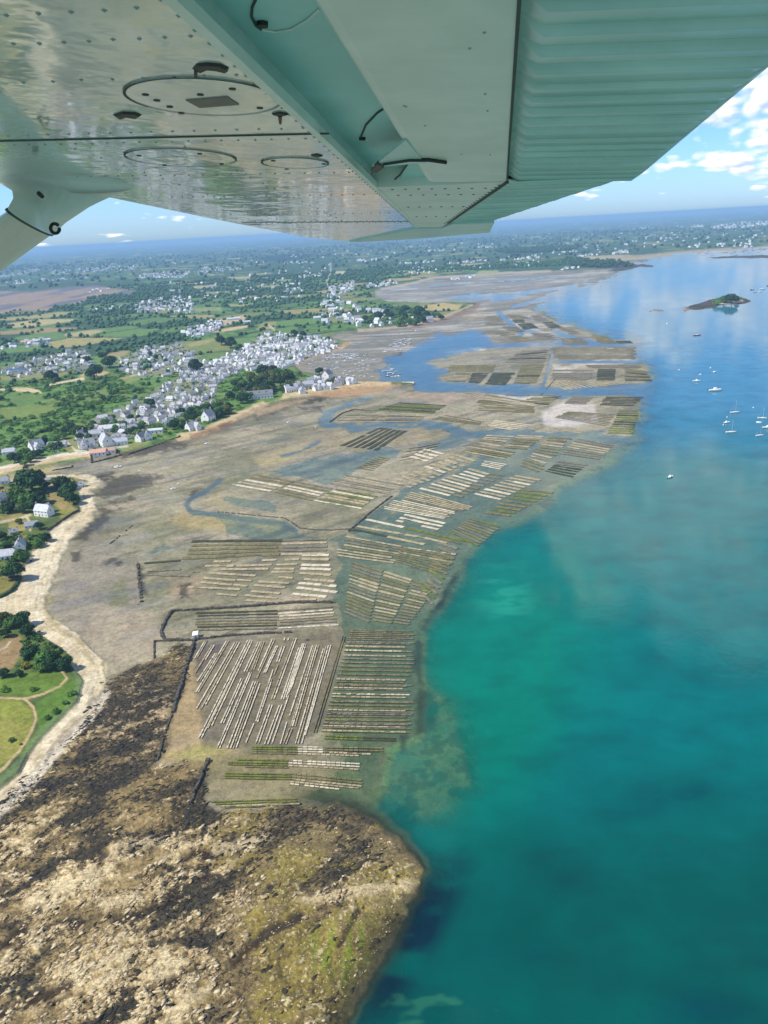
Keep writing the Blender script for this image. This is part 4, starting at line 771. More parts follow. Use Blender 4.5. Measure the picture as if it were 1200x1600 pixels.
bed(o, s, [(360, 588), (508, 590), (410, 660), (200, 640)], 6, 'od', 'olive bed on the white sand', .6, bag=12); bed(o, s, [(0, 582), (200, 640), (420, 660), (310, 712), (-60, 700)][0:1] + [(330, 640), (310, 712), (-60, 700)], 8, 'po', 'long pale bed on the white sand', .5, bag=12); bed(o, s, [(575, 598), (720, 604), (662, 655), (518, 650)], 6, 'og', 'small olive bed on the white sand', .6, bag=12)
bed(o, s, [(800, 600), (1052, 600), (980, 666), (758, 660)], 6, 'd', 'blue-green outer bed', .65, bag=12); bed(o, s, [(890, 690), (1022, 690), (985, 856), (808, 850)], 11, 'vd', 'green outer bed', .6, bag=12); bed(o, s, [(540, 700), (872, 718), (800, 802), (458, 742)], 8, 'go', 'grey bed on wet sand', .5, bag=12); bed(o, s, [(60, 758), (330, 792), (160, 826), (-10, 806)], 5, 'w', 'white rows by the wet sand', .5, bag=12); bed(o, s, [(430, 800), (650, 830), (640, 850), (420, 820)], 2, 'p', 'two rows at the edge of the wet sand', .5, bag=12)
for Q, nn, c_ in (([(170, 82), (246, 82), (264, 106), (186, 108)], 3, 'd'), ([(205, 112), (300, 108), (356, 142), (246, 150)], 4, 'd'), ([(370, 100), (440, 98), (508, 136), (425, 145)], 4, 'gd'), ([(482, 140), (570, 148), (642, 186), (560, 180)], 4, 'go'), ([(500, 210), (640, 205), (692, 250), (520, 250)], 5, 'go'), ([(700, 188), (800, 190), (842, 215), (735, 220)], 3, 'o'), ([(735, 222), (842, 216), (880, 244), (760, 244)], 3, 'o'), ([(860, 226), (960, 225), (990, 243), (885, 244)], 2, 'd'),
                 ([(100, 130), (200, 128), (262, 165), (150, 160)], 4, 'og'), ([(290, 55), (350, 55), (420, 92), (340, 100)], 4, 'g'), ([(140, 50), (215, 52), (310, 78), (170, 80)], 4, 'o'), ([(40, 170), (130, 165), (330, 225), (200, 235)], 5, 'go'), ([(300, 170), (420, 175), (470, 225), (340, 215)], 4, 'g'), ([(0, 60), (90, 60), (130, 120), (0, 120)], 5, 'og')):
    bed(o, s, Q, nn, c_, 'farthest beds', .8, bag=14, gap=0, drop=0)

def row_meshes(r, fine):
    _, p, q, w, bag, c, gap, bd, num = r
    L = np.linalg.norm(q - p); d = (q - p) / L; sd_ = np.array((-d[1], d[0], 0)); rg = random.Random(int(abs(p[0] * 91 + p[1] * 37)))
    z0, z1 = gz(*p[:2]), gz(*q[:2]); bags = MB(); leg = MB()
    top = .42; e_ = .05 if bag < 3 else .015
    nb = max(1, int(L / bag)); st_ = L / nb
    hz = lambda f: max(z0 + (z1 - z0) * f, -.22) + top
    i = 0
    while i < nb:
        if rg.random() < gap: i += 1; continue
        a = p + d * (st_ * i + (.12 if bag < 3 else .06) * rg.random() + e_ * st_); b_ = p + d * (st_ * (i + 1) - e_ * st_); h = hz((i + .5) / nb); ww = w * rg.uniform(.88, 1.08) / 2; sh = rg.uniform(-.05, .05) * w; th = .14
        P = [a - sd_ * (ww - sh), b_ - sd_ * (ww - sh), b_ + sd_ * (ww + sh), a + sd_ * (ww + sh)]; cen = (a + b_) / 2
        lo = [(x[0], x[1], h) for x in P]; hi_ = [(cen[0] + (x[0] - cen[0]) * .96, cen[1] + (x[1] - cen[1]) * .96, h + th * rg.uniform(.8, 1.3)) for x in P]
        bags.hexa(lo + hi_)
        i += 1
    if not bags.f: bags.hexa([(x[0], x[1], z) for z in (hz(.5), hz(.5) + .14) for x in (p - sd_ * w / 2, q - sd_ * w / 2, q + sd_ * w / 2, p + sd_ * w / 2)])
    for k0_ in range(max(1, nb // 6)):
        f0_, f1_ = k0_ / max(1, nb // 6), (k0_ + 1) / max(1, nb // 6); a, b_ = p + (q - p) * f0_, p + (q - p) * f1_; h = min(hz(f0_), hz(f1_))
        bags.hexa([(x[0], x[1], z) for z in (h + .004, h + .05) for x in (a - sd_ * w * .2, b_ - sd_ * w * .2, b_ + sd_ * w * .2, a + sd_ * w * .2)])
    for sg_ in (-1, 1):
        a = p + sd_ * sg_ * w * .3; b_ = q + sd_ * sg_ * w * .3; t_ = .08; zz0, zz1 = hz(0) - .02, hz(1) - .02
        leg.hexa([(a + sd_ * t_ * k)[0:2].tolist() + [z] for a, k, z in ((a, -1, zz0 - .12), (b_, -1, zz1 - .12), (b_, 1, zz1 - .12), (a, 1, zz0 - .12), (a, -1, zz0), (b_, -1, zz1), (b_, 1, zz1), (a, 1, zz0))])
        nl = max(2, int(L / (4.0 if fine else 14.0)))
        for i in range(nl):
            f = (i + .5) / nl; c_ = a + (b_ - a) * f; h = hz(f); leg.box((c_[0], c_[1], h - .45), (.14, .14, .8))
    return bags, leg
ROWS.sort(key=lambda r: -r[0])
NB = {}
for k_, r in enumerate(ROWS[:300]):
    NB[r[7]] = NB.get(r[7], 0) + 1
rest = {}
restleg = MB()
for k_, r in enumerate(ROWS):
    b_, l_ = row_meshes(r, k_ < 120)
    p, q = r[1], r[2]
    if k_ < 300:
        e = empty('oyster_row', ((p[0] + q[0]) / 2, (p[1] + q[1]) / 2, gz((p[0] + q[0]) / 2, (p[1] + q[1]) / 2)))
        word = ('row' if 'row' not in r[7] else 'line')
        tag(e, '%s %s of %s oyster bags in the %s' % (ORD[r[8]], word, CN[r[5]], r[7]), 'oyster table', 'oyster tables in the ' + r[7])
        for mb, nm, mt in ((b_, 'bag_netting', BAG[r[5]]), (l_, 'trestle', IRON)):
            mb.v = [(x[0] - e.location[0], x[1] - e.location[1], x[2] - e.location[2]) for x in mb.v]; mb.build(nm, mt, e)
    else:
        R_ = rest.setdefault('all', MB()); mi = list(BAG).index(r[5])
        k0 = len(R_.v); R_.v += b_.v; R_.f += [tuple(i + k0 for i in f) for f in b_.f]; R_.m += [mi] * len(b_.f)
        k0 = len(R_.v); R_.v += l_.v; R_.f += [tuple(i + k0 for i in f) for f in l_.f]; R_.m += [6] * len(l_.f)
if rest:
    ro = rest['all'].build('far_oyster_beds', list(BAG.values()) + [IRON]); tag(ro, 'far off oyster beds reading as grey and olive patches on the flats', 'oyster beds', kind='stuff')
print('oyster rows', len(ROWS))
# ------------------------------------------------------------------ houses
rng = random.Random(11)
WHITE = pmat('white_render', (.84, .82, .78), (.76, .74, .69), .8, .4, rand=.04); CREAM = pmat('cream_render', (.72, .66, .54), (.62, .55, .44), .8, .4, rand=.1)
SLATE = pmat('grey_slate', (.38, .39, .41), (.26, .27, .29), .5, .8, rand=.4); TILE = pmat('orange_tiles', (.58, .34, .24), (.46, .26, .18), .75, .8, rand=.15)
STONE = pmat('dark_rubble_stone', (.10, .085, .065), (.055, .05, .038), .9, .7, bump=.4); PALESTONE = pmat('pale_stone', (.50, .45, .36), (.36, .32, .25), .9, .7, bump=.3)
GLASS = pmat('dark_window_glass', (.03, .04, .05), (.05, .06, .07), .15, .3, .6); BRICK = pmat('chimney_stone', (.40, .32, .25), (.30, .24, .19), .9, 2.0); CONC = pmat('pale_concrete', (.62, .59, .53), (.50, .47, .41), .85, .3); FLATROOF = pmat('pale_flat_roof', (.60, .60, .60), (.45, .46, .47), .8, .3)
def house_parts(L, W_, e, h, wall=WHITE, roof=SLATE, wing=None, chim=(1, 1), dormers=0, hip=False):
    """gabled house along x; returns MBs for walls, roof, chimneys, windows"""
    w, r, c, g = MB(), MB(), MB(), MB()
    def body(cx, cy, L, W_, e, h, rot):
        ca, sa = (1, 0) if not rot else (0, 1)
        T = lambda x, y, z: (cx + x * ca - y * sa, cy + x * sa + y * ca, z)
        a, b = L / 2, W_ / 2
        for s_ in (-1, 1): w.quad([T(-a * s_, b * s_, -1), T(a * s_, b * s_, -1), T(a * s_, b * s_, e), T(-a * s_, b * s_, e)][::-1])
        for s_ in (-1, 1): w.quad([T(a * s_, -b * s_, -1), T(a * s_, b * s_, -1), T(a * s_, b * s_, e), T(a * s_, 0, h), T(a * s_, -b * s_, e)])
        o_ = .3; sl_ = (h - e) / b; th = .22
        for s_ in (-1, 1):
            x0, x1 = -a - .2, a + .2
            P = [T(x0, s_ * (b + o_), e - o_ * sl_ + .03), T(x1, s_ * (b + o_), e - o_ * sl_ + .03), T(x1, 0, h + .03), T(x0, 0, h + .03)]
            r.hexa(P + [(x[0], x[1], x[2] + th) for x in P])
        nw = max(2, int(L / 3.2))
        for s_ in (-1, 1):
            for i in range(nw):
                x = -a + (i + .5) * L / nw; tall = (i == nw // 2); z0, z1 = (0.1, 2.1) if tall else (1.0, 2.2); hw = .5
                y = s_ * (b + .03); g.quad([T(x - hw, y, z0), T(x + hw, y, z0), T(x + hw, y, z1), T(x - hw, y, z1)])
                if e > 5: g.quad([T(x - .45, y, 3.6), T(x + .45, y, 3.6), T(x + .45, y, 4.8), T(x - .45, y, 4.8)])
            g.quad([T(s_ * (a + .03), -.45, e - .6), T(s_ * (a + .03), .45, e - .6), T(s_ * (a + .03), .45, e + .7), T(s_ * (a + .03), -.45, e + .7)])
        for s_, k in ((-1, chim[0]), (1, chim[1])):
            if k and not rot:
                p_ = T(s_ * (a - .5), 0, h + .5); c.box(p_, (.7, 1.2, 1.9)); c.box((p_[0], p_[1], h + 1.5), (.85, 1.35, .18))
        for i in range(dormers):
            x = -a + (i + 1) * L / (dormers + 1); yb = -b * .62; zt = e + (h - e) * .72
            w.hexa([T(x - .7, yb, e + .2), T(x + .7, yb, e + .2), T(x + .7, -.1, e + .2), T(x - .7, -.1, e + .2), T(x - .7, yb, zt), T(x + .7, yb, zt), T(x + .7, -.1, zt), T(x - .7, -.1, zt)])
            g.quad([T(x - .45, yb - .03, e + .6), T(x + .45, yb - .03, e + .6), T(x + .45, yb - .03, zt - .2), T(x - .45, yb - .03, zt - .2)])
            r.hexa([T(x - .85, yb - .2, zt + .01), T(x + .85, yb - .2, zt + .01), T(x + .85, 0, zt + .3), T(x - .85, 0, zt + .3), T(x - .85, yb - .2, zt + .16), T(x + .85, yb - .2, zt + .16), T(x + .85, 0, zt + .45), T(x - .85, 0, zt + .45)])
    body(0, 0, L, W_, e, h, False)
    if wing:
        wx, wl, ww, wh = wing; body(wx, -W_ / 2 - wl / 2 + 1.0, wl + 2, ww, e - .25, wh, True)
    return (w, wall), (r, roof), (c, BRICK), (g, GLASS)
NAMES = ('walls', 'roof', 'chimney', 'window')
def detailed_house(u, v, rz, label, sc=1.0, name='house', group=None, **kw):
    p = GG(u, v); o = empty(name, p, rz); o.scale = (sc,) * 3; tag(o, label, 'house', group)
    for (mb, mt), nm in zip(house_parts(**kw), NAMES):
        if nm == 'chimney' and mb.f:
            half = len(mb.f) // 12; nv = 16
            for i in range(half):
                q = MB(); q.v = mb.v[i * 16:(i + 1) * 16]; q.f = [tuple(k - i * 16 for k in f) for f in mb.f[i * 12:(i + 1) * 12]]; q.m = [0] * 12
                q.build(nm, mt, o)
        elif mb.f: mb.build(nm, mt, o)
    return o
D_ = R
DET = [(70, 805, 2.75, 'large white villa with steep slate roofs behind the beach wall', 1.15, dict(L=15, W_=8, e=5.2, h=10, wing=(2.5, 5, 6, 8.6), dormers=2)), (51, 823, .25, 'long slate roofed annex beside the large white villa', 1.0, dict(L=13, W_=7, e=2.8, h=6, chim=(0, 1))), (22, 833, .5, 'small white cottage alone on a dry lawn', .85, dict(L=9, W_=7, e=2.8, h=6.2, dormers=1)),
       (33, 858, 1.9, 'white gabled house between dark trees near the beach', 1.1, dict(L=11, W_=7.5, e=4.5, h=8.5)), (7, 872, .15, 'long low house with grey roof under the tall trees', 1.15, dict(L=17, W_=7.5, e=3, h=7)), (3, 784, 1.2, 'white house half hidden by pines at the picture edge', 1.2, dict(L=12, W_=8, e=3.5, h=7.5)), (4, 756, .2, 'grey roofed house at the foot of the sand road', 1.1, dict(L=14, W_=8, e=3, h=7)), (126, 759, .6, 'little stone house on the tip of the headland', .95, dict(L=9, W_=6.5, e=3, h=6.4, wall=CREAM)), (74, 752, .1, 'low grey shed by the sandy lane', 1.0, dict(L=10, W_=6, e=2.6, h=4.6, chim=(0, 0))),
       (58, 703, .9, 'white double gabled house in a walled garden', 1.35, dict(L=13, W_=8, e=5, h=10, wing=(-2, 4, 6, 8.4))), (90, 698, .1, 'long low white building with flat looking slate roof', 1.4, dict(L=17, W_=7, e=3, h=5.2, chim=(0, 0))), (15, 709, .15, 'white bungalow among trees above the beach road', 1.3, dict(L=12, W_=7.5, e=3, h=6)), (127, 684, 1.3, 'slate roofed house behind the forked path', 1.3, dict(L=11, W_=7.5, e=4, h=8)), (136, 698, .45, 'wide white house with three grey gables', 1.35, dict(L=15, W_=8, e=4, h=8.4, wing=(-3, 4, 6, 7.6), dormers=1)), (152, 682, .2, 'white farmhouse with long slate roof', 1.3, dict(L=15, W_=7, e=4, h=7.6)),
       (166, 696, 2.2, 'tall white gable with steep dark slate roof by the quay', 1.5, dict(L=11, W_=8.5, e=5, h=11)), (154, 709, .15, 'low oyster shed with orange tiled roof, nearer the path', 1.3, dict(L=15, W_=9, e=3, h=5.5, roof=TILE, chim=(0, 0))), (172, 706, .15, 'smaller oyster shed with orange tiled roof beside the lawn', 1.3, dict(L=11, W_=8, e=3, h=5.4, roof=TILE, chim=(0, 0))), (172, 674, .2, 'long white house with pale roof above the lane', 1.4, dict(L=20, W_=9, e=4, h=7, roof=FLATROOF, chim=(0, 1))), (203, 664, .3, 'house with half grey and half orange roof', 1.2, dict(L=13, W_=8, e=4, h=7.4, wing=(3, 5, 6, 6.8))), (186, 694, .3, 'grey roofed terrace beside the quay lawn', 1.25, dict(L=18, W_=7, e=3.6, h=6.8)),
       (221, 688, 1.2, 'white gable facing the shore lawn', 1.3, dict(L=11, W_=7.5, e=4.4, h=8.6)), (232, 686, 1.9, 'second white gable next to the shore lawn', 1.3, dict(L=11, W_=7.5, e=4.4, h=8.6)), (243, 676, .1, 'modern low house with a pale flat roof', 1.4, dict(L=15, W_=8, e=3.4, h=4.4, roof=FLATROOF, chim=(0, 0))), (301, 671, .9, 'grey roofed house beside two round dark trees', 1.4, dict(L=13, W_=8, e=4, h=8, wing=(2, 4, 6, 7.4))), (326, 657, 1.15, 'lone white house with tall gable above the sandy shore', 1.45, dict(L=12, W_=9, e=5.5, h=11)), (405, 622, .15, 'long white waterside house under the big trees', 1.5, dict(L=30, W_=9, e=5, h=8.5, dormers=3)),
       (455, 612, .5, 'white house with grey roof where the wood meets the shore', 1.4, dict(L=16, W_=9, e=5, h=9)), (482, 605, .2, 'white house with slate roof beside the sand spit', 1.3, dict(L=15, W_=8, e=4.5, h=8.4)), (512, 592, 1.2, 'tall white house by the round harbour tree', 1.5, dict(L=13, W_=9, e=6, h=11))]
for u, v, rz, lab, sc, kw in DET: detailed_house(u, v, rz, lab, sc, **kw)
# the villages: a few kinds of house, copied
PROTO = []
for i, kw in enumerate((dict(L=11, W_=7.5, e=4.2, h=8.2), dict(L=13, W_=7.5, e=3.2, h=7.2, dormers=2), dict(L=10, W_=8, e=5.4, h=9.4, chim=(1, 0)), dict(L=14, W_=7.5, e=4, h=7.8, wing=(2.5, 4, 6, 7)), dict(L=16, W_=7.5, e=3, h=6.4), dict(L=10, W_=7.5, e=4.2, h=8.0, wing=(-1.5, 3.5, 5.5, 6.8), dormers=0))):
    m = MB()
    for k_, (mb, mt) in enumerate(house_parts(**kw)):
        k0 = len(m.v); m.v += mb.v; m.f += [tuple(a + k0 for a in f) for f in mb.f]; m.m += [k_] * len(mb.f)
    PROTO.append(m)
PM = [m.mesh('village_house', [WHITE if i != 4 else CREAM, SLATE, BRICK, GLASS]) for i, m in enumerate(PROTO)]
KIND = ['steep slate roof and two chimneys', 'dormers in its slate roof', 'tall walls and one chimney', 'a side wing under slate', 'cream walls and a long roof', 'a short cross wing']
TOWNS = [(VIL[0], 400, 3.6, 'harbour town', .76), ([(344, 560), (380, 545), (420, 540), (430, 575), (380, 577), (335, 600)], 20, 5, 'harbour town', .76), (VIL[2], 80, 4.6, 'hill estate', .85), (VIL[3], 74, 5.6, 'village slope above the shore wood', .84), (VIL[1], 66, 5.0, 'inland hamlet', .85), (VIL[4], 34, 7.5, 'shore village', .88), (VIL[5], 26, 5, 'harbour point', 1.15),
         ([(490, 497), (530, 480), (560, 478), (640, 498), (690, 500), (640, 508), (560, 512), (515, 512)], 44, 6, 'wooded shore beyond the harbour', 1.3), ([(510, 460), (545, 452), (560, 475), (530, 480), (495, 492)], 16, 6, 'wooded rise beyond the harbour', 1.3)]
HP = []
for P, n_, md, nm, sc in TOWNS:
    for q in scatter(P, n_, md * .82, rng, vs=1.5): HP.append((q, nm, sc))
HP = [h for h in HP if all((h[0][0] - d[0]) ** 2 + (h[0][1] - d[1]) ** 2 > 50 for d in DET)]
HP.sort(key=lambda h: -h[0][1])
def turn(): return rng.choice((0.15, 0.35, 1.75, 1.9, 2.1, 0.9, 2.6)) + rng.uniform(-.25, .25) + rng.choice((0, math.pi))
CNT = {}
for (q, nm, sc) in HP[:264]:
    i = rng.randrange(6); p = GG(*q)
    o = link('house', PM[i], None, p, turn(), sc * rng.uniform(.85, 1.2)); tag(o, 'house with %s in the %s' % (KIND[i], nm), 'house', 'houses with %s in the %s' % (KIND[i], nm))
# everything smaller and further off: one mesh of roofs
FAR = [(h[0], h[2]) for h in HP[264:]]
for P, n_, sc in (([(200, 482), (255, 463), (300, 466), (310, 474), (298, 490), (260, 487), (215, 492)], 95, 1.3), ([(280, 522), (335, 500), (345, 505), (345, 516), (300, 530)], 50, 1.2), ([(140, 487), (180, 478), (200, 482), (160, 488)], 12, 1.2), ([(0, 541), (30, 535), (75, 528), (80, 540), (40, 545), (0, 546)], 26, 1.4), ([(0, 431), (60, 420), (62, 424), (0, 436)], 40, 2.2), ([(70, 425), (150, 416), (220, 416), (215, 421), (90, 429)], 95, 2.2), ([(215, 430), (270, 424), (300, 424), (290, 434), (220, 436)], 70, 1.8),
                 ([(0, 442), (40, 438), (140, 432), (140, 435), (30, 444)], 34, 1.8), ([(135, 455), (170, 450), (180, 453), (140, 458)], 14, 1.6), ([(435, 455), (470, 450), (475, 455), (440, 460)], 22, 1.5), ([(465, 432), (505, 429), (505, 433), (468, 435)], 26, 1.6), ([(300, 425), (325, 417), (390, 418), (360, 424), (310, 430)], 40, 1.8), ([(430, 412), (480, 408), (490, 411), (440, 414)], 22, 2.0), ([(515, 450), (560, 440), (550, 455), (520, 462)], 40, 1.5), ([(560, 450), (612, 438), (625, 444), (590, 450)], 30, 1.5), ([(360, 470), (480, 462), (480, 470), (380, 476)], 14, 1.5),
                 ([(555, 408), (606, 402), (607, 405), (560, 411)], 24, 3.6), ([(670, 392), (695, 390), (695, 393), (672, 394)], 12, 3.2), ([(740, 386), (780, 384), (780, 387), (742, 388)], 14, 3.0), ([(700, 412), (745, 408), (745, 412), (705, 415)], 10, 2.2), ([(620, 412), (680, 406), (680, 410), (625, 415)], 16, 2.2), ([(800, 405), (842, 400), (842, 404), (805, 407)], 14, 2.2), ([(955, 395), (982, 391), (982, 396), (958, 398)], 20, 2.4), ([(900, 400), (935, 396), (935, 399), (902, 402)], 12, 2.0), ([(985, 358), (1015, 354), (1015, 357), (985, 361)], 14, 4.0),
                 ([(1055, 354), (1100, 352), (1100, 355), (1058, 356)], 20, 4.5), ([(1110, 355), (1150, 347), (1200, 346), (1200, 352), (1150, 357), (1115, 358)], 90, 4.0), ([(1075, 385), (1098, 381), (1098, 387), (1078, 388)], 8, 2.6), ([(1115, 385), (1130, 380), (1134, 385), (1120, 387)], 8, 2.6), ([(1140, 380), (1175, 378), (1176, 386), (1145, 390)], 16, 2.6), ([(260, 412), (290, 409), (310, 410), (270, 414)], 14, 3.2), ([(1000, 368), (1070, 362), (1070, 372), (1005, 376)], 22, 2.6), ([(870, 420), (905, 417), (905, 420), (872, 422)], 10, 1.8), ([(700, 436), (745, 430), (748, 434), (705, 438)], 14, 1.4),
                 ([(240, 445), (420, 425), (520, 410), (500, 440), (420, 455), (300, 470)], 46, 1.6), ([(600, 425), (760, 405), (850, 395), (840, 415), (740, 420), (640, 430)], 40, 1.6), ([(850, 385), (1200, 355), (1200, 372), (1000, 392), (870, 400)], 50, 2.2), ([(350, 400), (560, 388), (560, 402), (400, 412)], 26, 3.0), ([(560, 385), (760, 372), (980, 350), (980, 372), (760, 395), (560, 400)], 50, 3.4), ([(0, 400), (340, 392), (340, 402), (0, 415)], 24, 3.6), ([(380, 412), (404, 409), (404, 412), (382, 414)], 5, 3.6)):
    for q in scatter(P, int(n_ * (1.7 if n_ > 30 and sc < 2.5 or n_ > 80 else .9)), .6, rng, 20, 2.0): FAR.append((q, .6 + sc * .28))
fm = MB()
for q, sc in FAR:
    p = GG(*q); i = rng.choice((0, 4, 2)); m = PROTO[i]; a = turn(); s_ = sc * rng.uniform(.8, 1.3); ca, sa = math.cos(a) * s_, math.sin(a) * s_
    use = [f_ for f_, mi in zip(m.f, m.m) if mi in (0, 1)]; mi_ = [mi for mi in m.m if mi in (0, 1)]
    white_top = rng.random() < (.8 if sc > 2.9 else .45)
    k0 = len(fm.v); fm.v += [(p[0] + x * ca - y * sa, p[1] + x * sa + y * ca, p[2] + z * s_ * (.7 if sc > 2.4 else 1)) for x, y, z in m.v]; fm.f += [tuple(k + k0 for k in f_) for f_ in use]; fm.m += [(2 if white_top else 1) if k else 0 for k in mi_]
fo = fm.build('distant_houses', [WHITE, SLATE, FLATROOF]); tag(fo, 'far off villages of white houses scattered over the blue land', 'village', kind='stuff')
print('houses', len(HP), 'far', len(FAR))
# big pale roofs and sheds seen singly
for u, v, L, W_, rz, lab in ((365, 500, 40, 16, .2, 'long pale warehouse beside the bare plot'), (66, 533, 46, 20, .2, 'large grey roofed hall in the inland hamlet'), (386, 505, 22, 12, .1, 'low white barn by the dry field'), (24, 581, 34, 8, .35, 'long blue roofed shed at the edge of the green fields'), (415, 545, 36, 18, .1, 'grey hall in the middle of the harbour town')):
    detailed_house(u, v, rz, lab, 1.0, 'hall', L=L, W_=W_, e=5, h=7.5, roof=FLATROOF if 'blue' not in lab else pmat('blue_sheet', (.08, .16, .30), (.06, .12, .22), .5, .3), chim=(0, 0))
o = detailed_house(43, 536, .2, 'long shed with orange tiled roof in the inland hamlet', 1.0, 'hall', L=34, W_=14, e=4, h=7.5, roof=TILE, chim=(0, 0))
# the oyster grower's hut
p = GG(306, 996); hut = empty('oyster_hut', p, R(8)); tag(hut, 'small white hut standing where three stone walls meet', 'hut')
m = MB(); m.hexa([(-1.6, -2.6, 0), (1.6, -2.6, 0), (1.6, 2.6, 0), (-1.6, 2.6, 0), (-1.6, -2.6, 3.0), (1.6, -2.6, 3.3), (1.6, 2.6, 3.3), (-1.6, 2.6, 3.0)]); m.build('walls', WHITE, hut)
m = MB(); m.hexa([(-1.85, -2.85, 3.0), (1.85, -2.85, 3.34), (1.85, 2.85, 3.34), (-1.85, 2.85, 3.0), (-1.85, -2.85, 3.16), (1.85, -2.85, 3.5), (1.85, 2.85, 3.5), (-1.85, 2.85, 3.16)]); m.build('roof', WHITE, hut)
m = MB(); m.box((0.2, -2.63, 1.05), (.9, .06, 2.1)); m.build('door', GLASS, hut)
# harbour jetty
p, q = G(627, 600.5), G(647, 600); z = .2
j = empty('jetty', (p + q) / 2); tag(j, 'pale concrete jetty ending the sand spit at the harbour mouth', 'jetty'); d = (q - p) / np.linalg.norm(q - p); sd_ = np.array((-d[1], d[0], 0)); c0 = (p + q) / 2
def rel(P): return [(x[0] - c0[0], x[1] - c0[1], x[2]) for x in P]
m = MB(); w_ = 5.5; P = [p - sd_ * w_, q - sd_ * w_, q + sd_ * w_, p + sd_ * w_]; m.hexa(rel([(x[0], x[1], -1.5) for x in P]) + rel([(x[0], x[1], 2.6) for x in P])); m.build('deck', CONC, j)
m = MB(); P = [p + sd_ * (w_ - 1), q + sd_ * (w_ - 1), q + sd_ * w_, p + sd_ * w_]; m.hexa(rel([(x[0], x[1], 2.6) for x in P]) + rel([(x[0], x[1], 3.6) for x in P])); m.build('parapet', PALESTONE, j)
# ------------------------------------------------------------------ trees
rng = random.Random(5); nr = np.random.default_rng(5)
def leafmat(name, c1, c2, rand=.25):
    m = pmat(name, c1, c2, .75, .35, .2, rand=rand, island=.35); return m
LEAF = {'dark': leafmat('dark_pine_needles', A(38, 70, 42), A(64, 100, 52)), 'mid': leafmat('broad_leaves', A(74, 116, 54), A(106, 146, 66)), 'olive': leafmat('olive_leaves', A(92, 104, 50), A(120, 126, 62)), 'scrub': leafmat('scrub_leaves', A(98, 142, 58), A(132, 164, 76)), 'gorse': leafmat('yellow_gorse', A(160, 146, 40), A(110, 116, 40))}
BARK = pmat('bark', (.10, .075, .055), (.06, .05, .04), .95, 2)
def crown_mesh(seed, nblob, rb, nleaf, ls, hgt, flat):
    """leaf clumps gathered on the outside of several boughs; unit is metres for a tree with a 5 m crown radius"""
    g = np.random.default_rng(seed); V = []; F = []
    for i in range(nblob):
        if i == 0: c = np.array((0, 0, hgt)); rr = rb * 1.15
        else:
            a = 2 * math.pi * (i + g.uniform(-.3, .3)) / (nblob - 1); q = g.uniform(.3, .72) * 5; c = np.array((q * math.cos(a), q * math.sin(a), hgt + g.uniform(-1.9, .8) * flat)); rr = rb * g.uniform(.65, 1.0)
        d = g.normal(size=(nleaf, 3)); d[:, 2] = np.abs(d[:, 2]) * .9 - .25 * g.random(nleaf); d /= np.linalg.norm(d, axis=1)[:, None]
        p = c + d * rr * g.uniform(.72, 1.08, nleaf)[:, None] * np.array((1, 1, .8 * flat + .1))
        nrm = d + g.normal(size=d.shape) * .45; nrm /= np.linalg.norm(nrm, axis=1)[:, None]
        t = np.cross(nrm, g.normal(size=d.shape)); t /= np.linalg.norm(t, axis=1)[:, None]; b = np.cross(nrm, t)
        s1 = ls * g.uniform(.6, 1.3, nleaf)[:, None]; s2 = s1 * g.uniform(.55, .9, nleaf)[:, None]
        k = np.arange(nleaf) * 4 + len(V) * nleaf * 4
        V.append(np.stack([p - t * s1 - b * s2 * .3, p + t * s1 * .2 - b * s2, p + t * s1 + b * s2 * .3, p - t * s1 * .2 + b * s2], 1).reshape(-1, 3)); F.append(np.stack([k, k + 1, k + 2, k + 3], 1))
    return np.concatenate(V), np.concatenate(F)
CROWN = {}
for kind in LEAF:
    for i in range(2):
        if kind == 'dark': V, F = crown_mesh(10 + i, 11, 2.9, 190, .62, 5.0, 1.25)
        elif kind == 'scrub': V, F = crown_mesh(20 + i, 7, 2.5, 80, .75, 2.6, .7)
        elif kind == 'gorse': V, F = crown_mesh(24 + i, 6, 2.4, 110, .6, 2.2, .6)
        else: V, F = crown_mesh(30 + i + len(kind), 11, 2.8, 170, .68, 4.4, 1.2)
        CROWN[kind, i] = np_mesh('crown', V, F, LEAF[kind])
def trunk_mesh(h, seed):
    g = random.Random(seed); m = MB(); m.tube([(0, 0, -1), (.1, 0, h * .4), (.2, .1, h * .75), (0, 0, h)], [.45, .36, .26, .12], 6)
    for i in range(5):
        a = i * 1.26 + g.uniform(-.3, .3); r_ = g.uniform(2.2, 3.6); m.tube([(.1, 0, h * .5), (r_ * .5 * math.cos(a), r_ * .5 * math.sin(a), h * .75), (r_ * math.cos(a), r_ * math.sin(a), h * .95)], [.2, .14, .06], 5)
    return m.mesh('trunk', BARK)
TRUNK = {'tall': trunk_mesh(5.0, 1), 'low': trunk_mesh(2.0, 2)}
KN = {'dark': 'pine_tree', 'mid': 'broadleaf_tree', 'olive': 'olive_toned_tree', 'scrub': 'bush', 'gorse': 'gorse_bush'}; KN['olive'] = 'broadleaf_tree'
LOOK = {'dark': 'dark evergreen tree with dense crown', 'mid': 'green leafy tree with rounded crown', 'olive': 'brownish olive tree with loose crown', 'scrub': 'low mid green bush', 'gorse': 'yellow flowering gorse bush'}
NTREE = 0
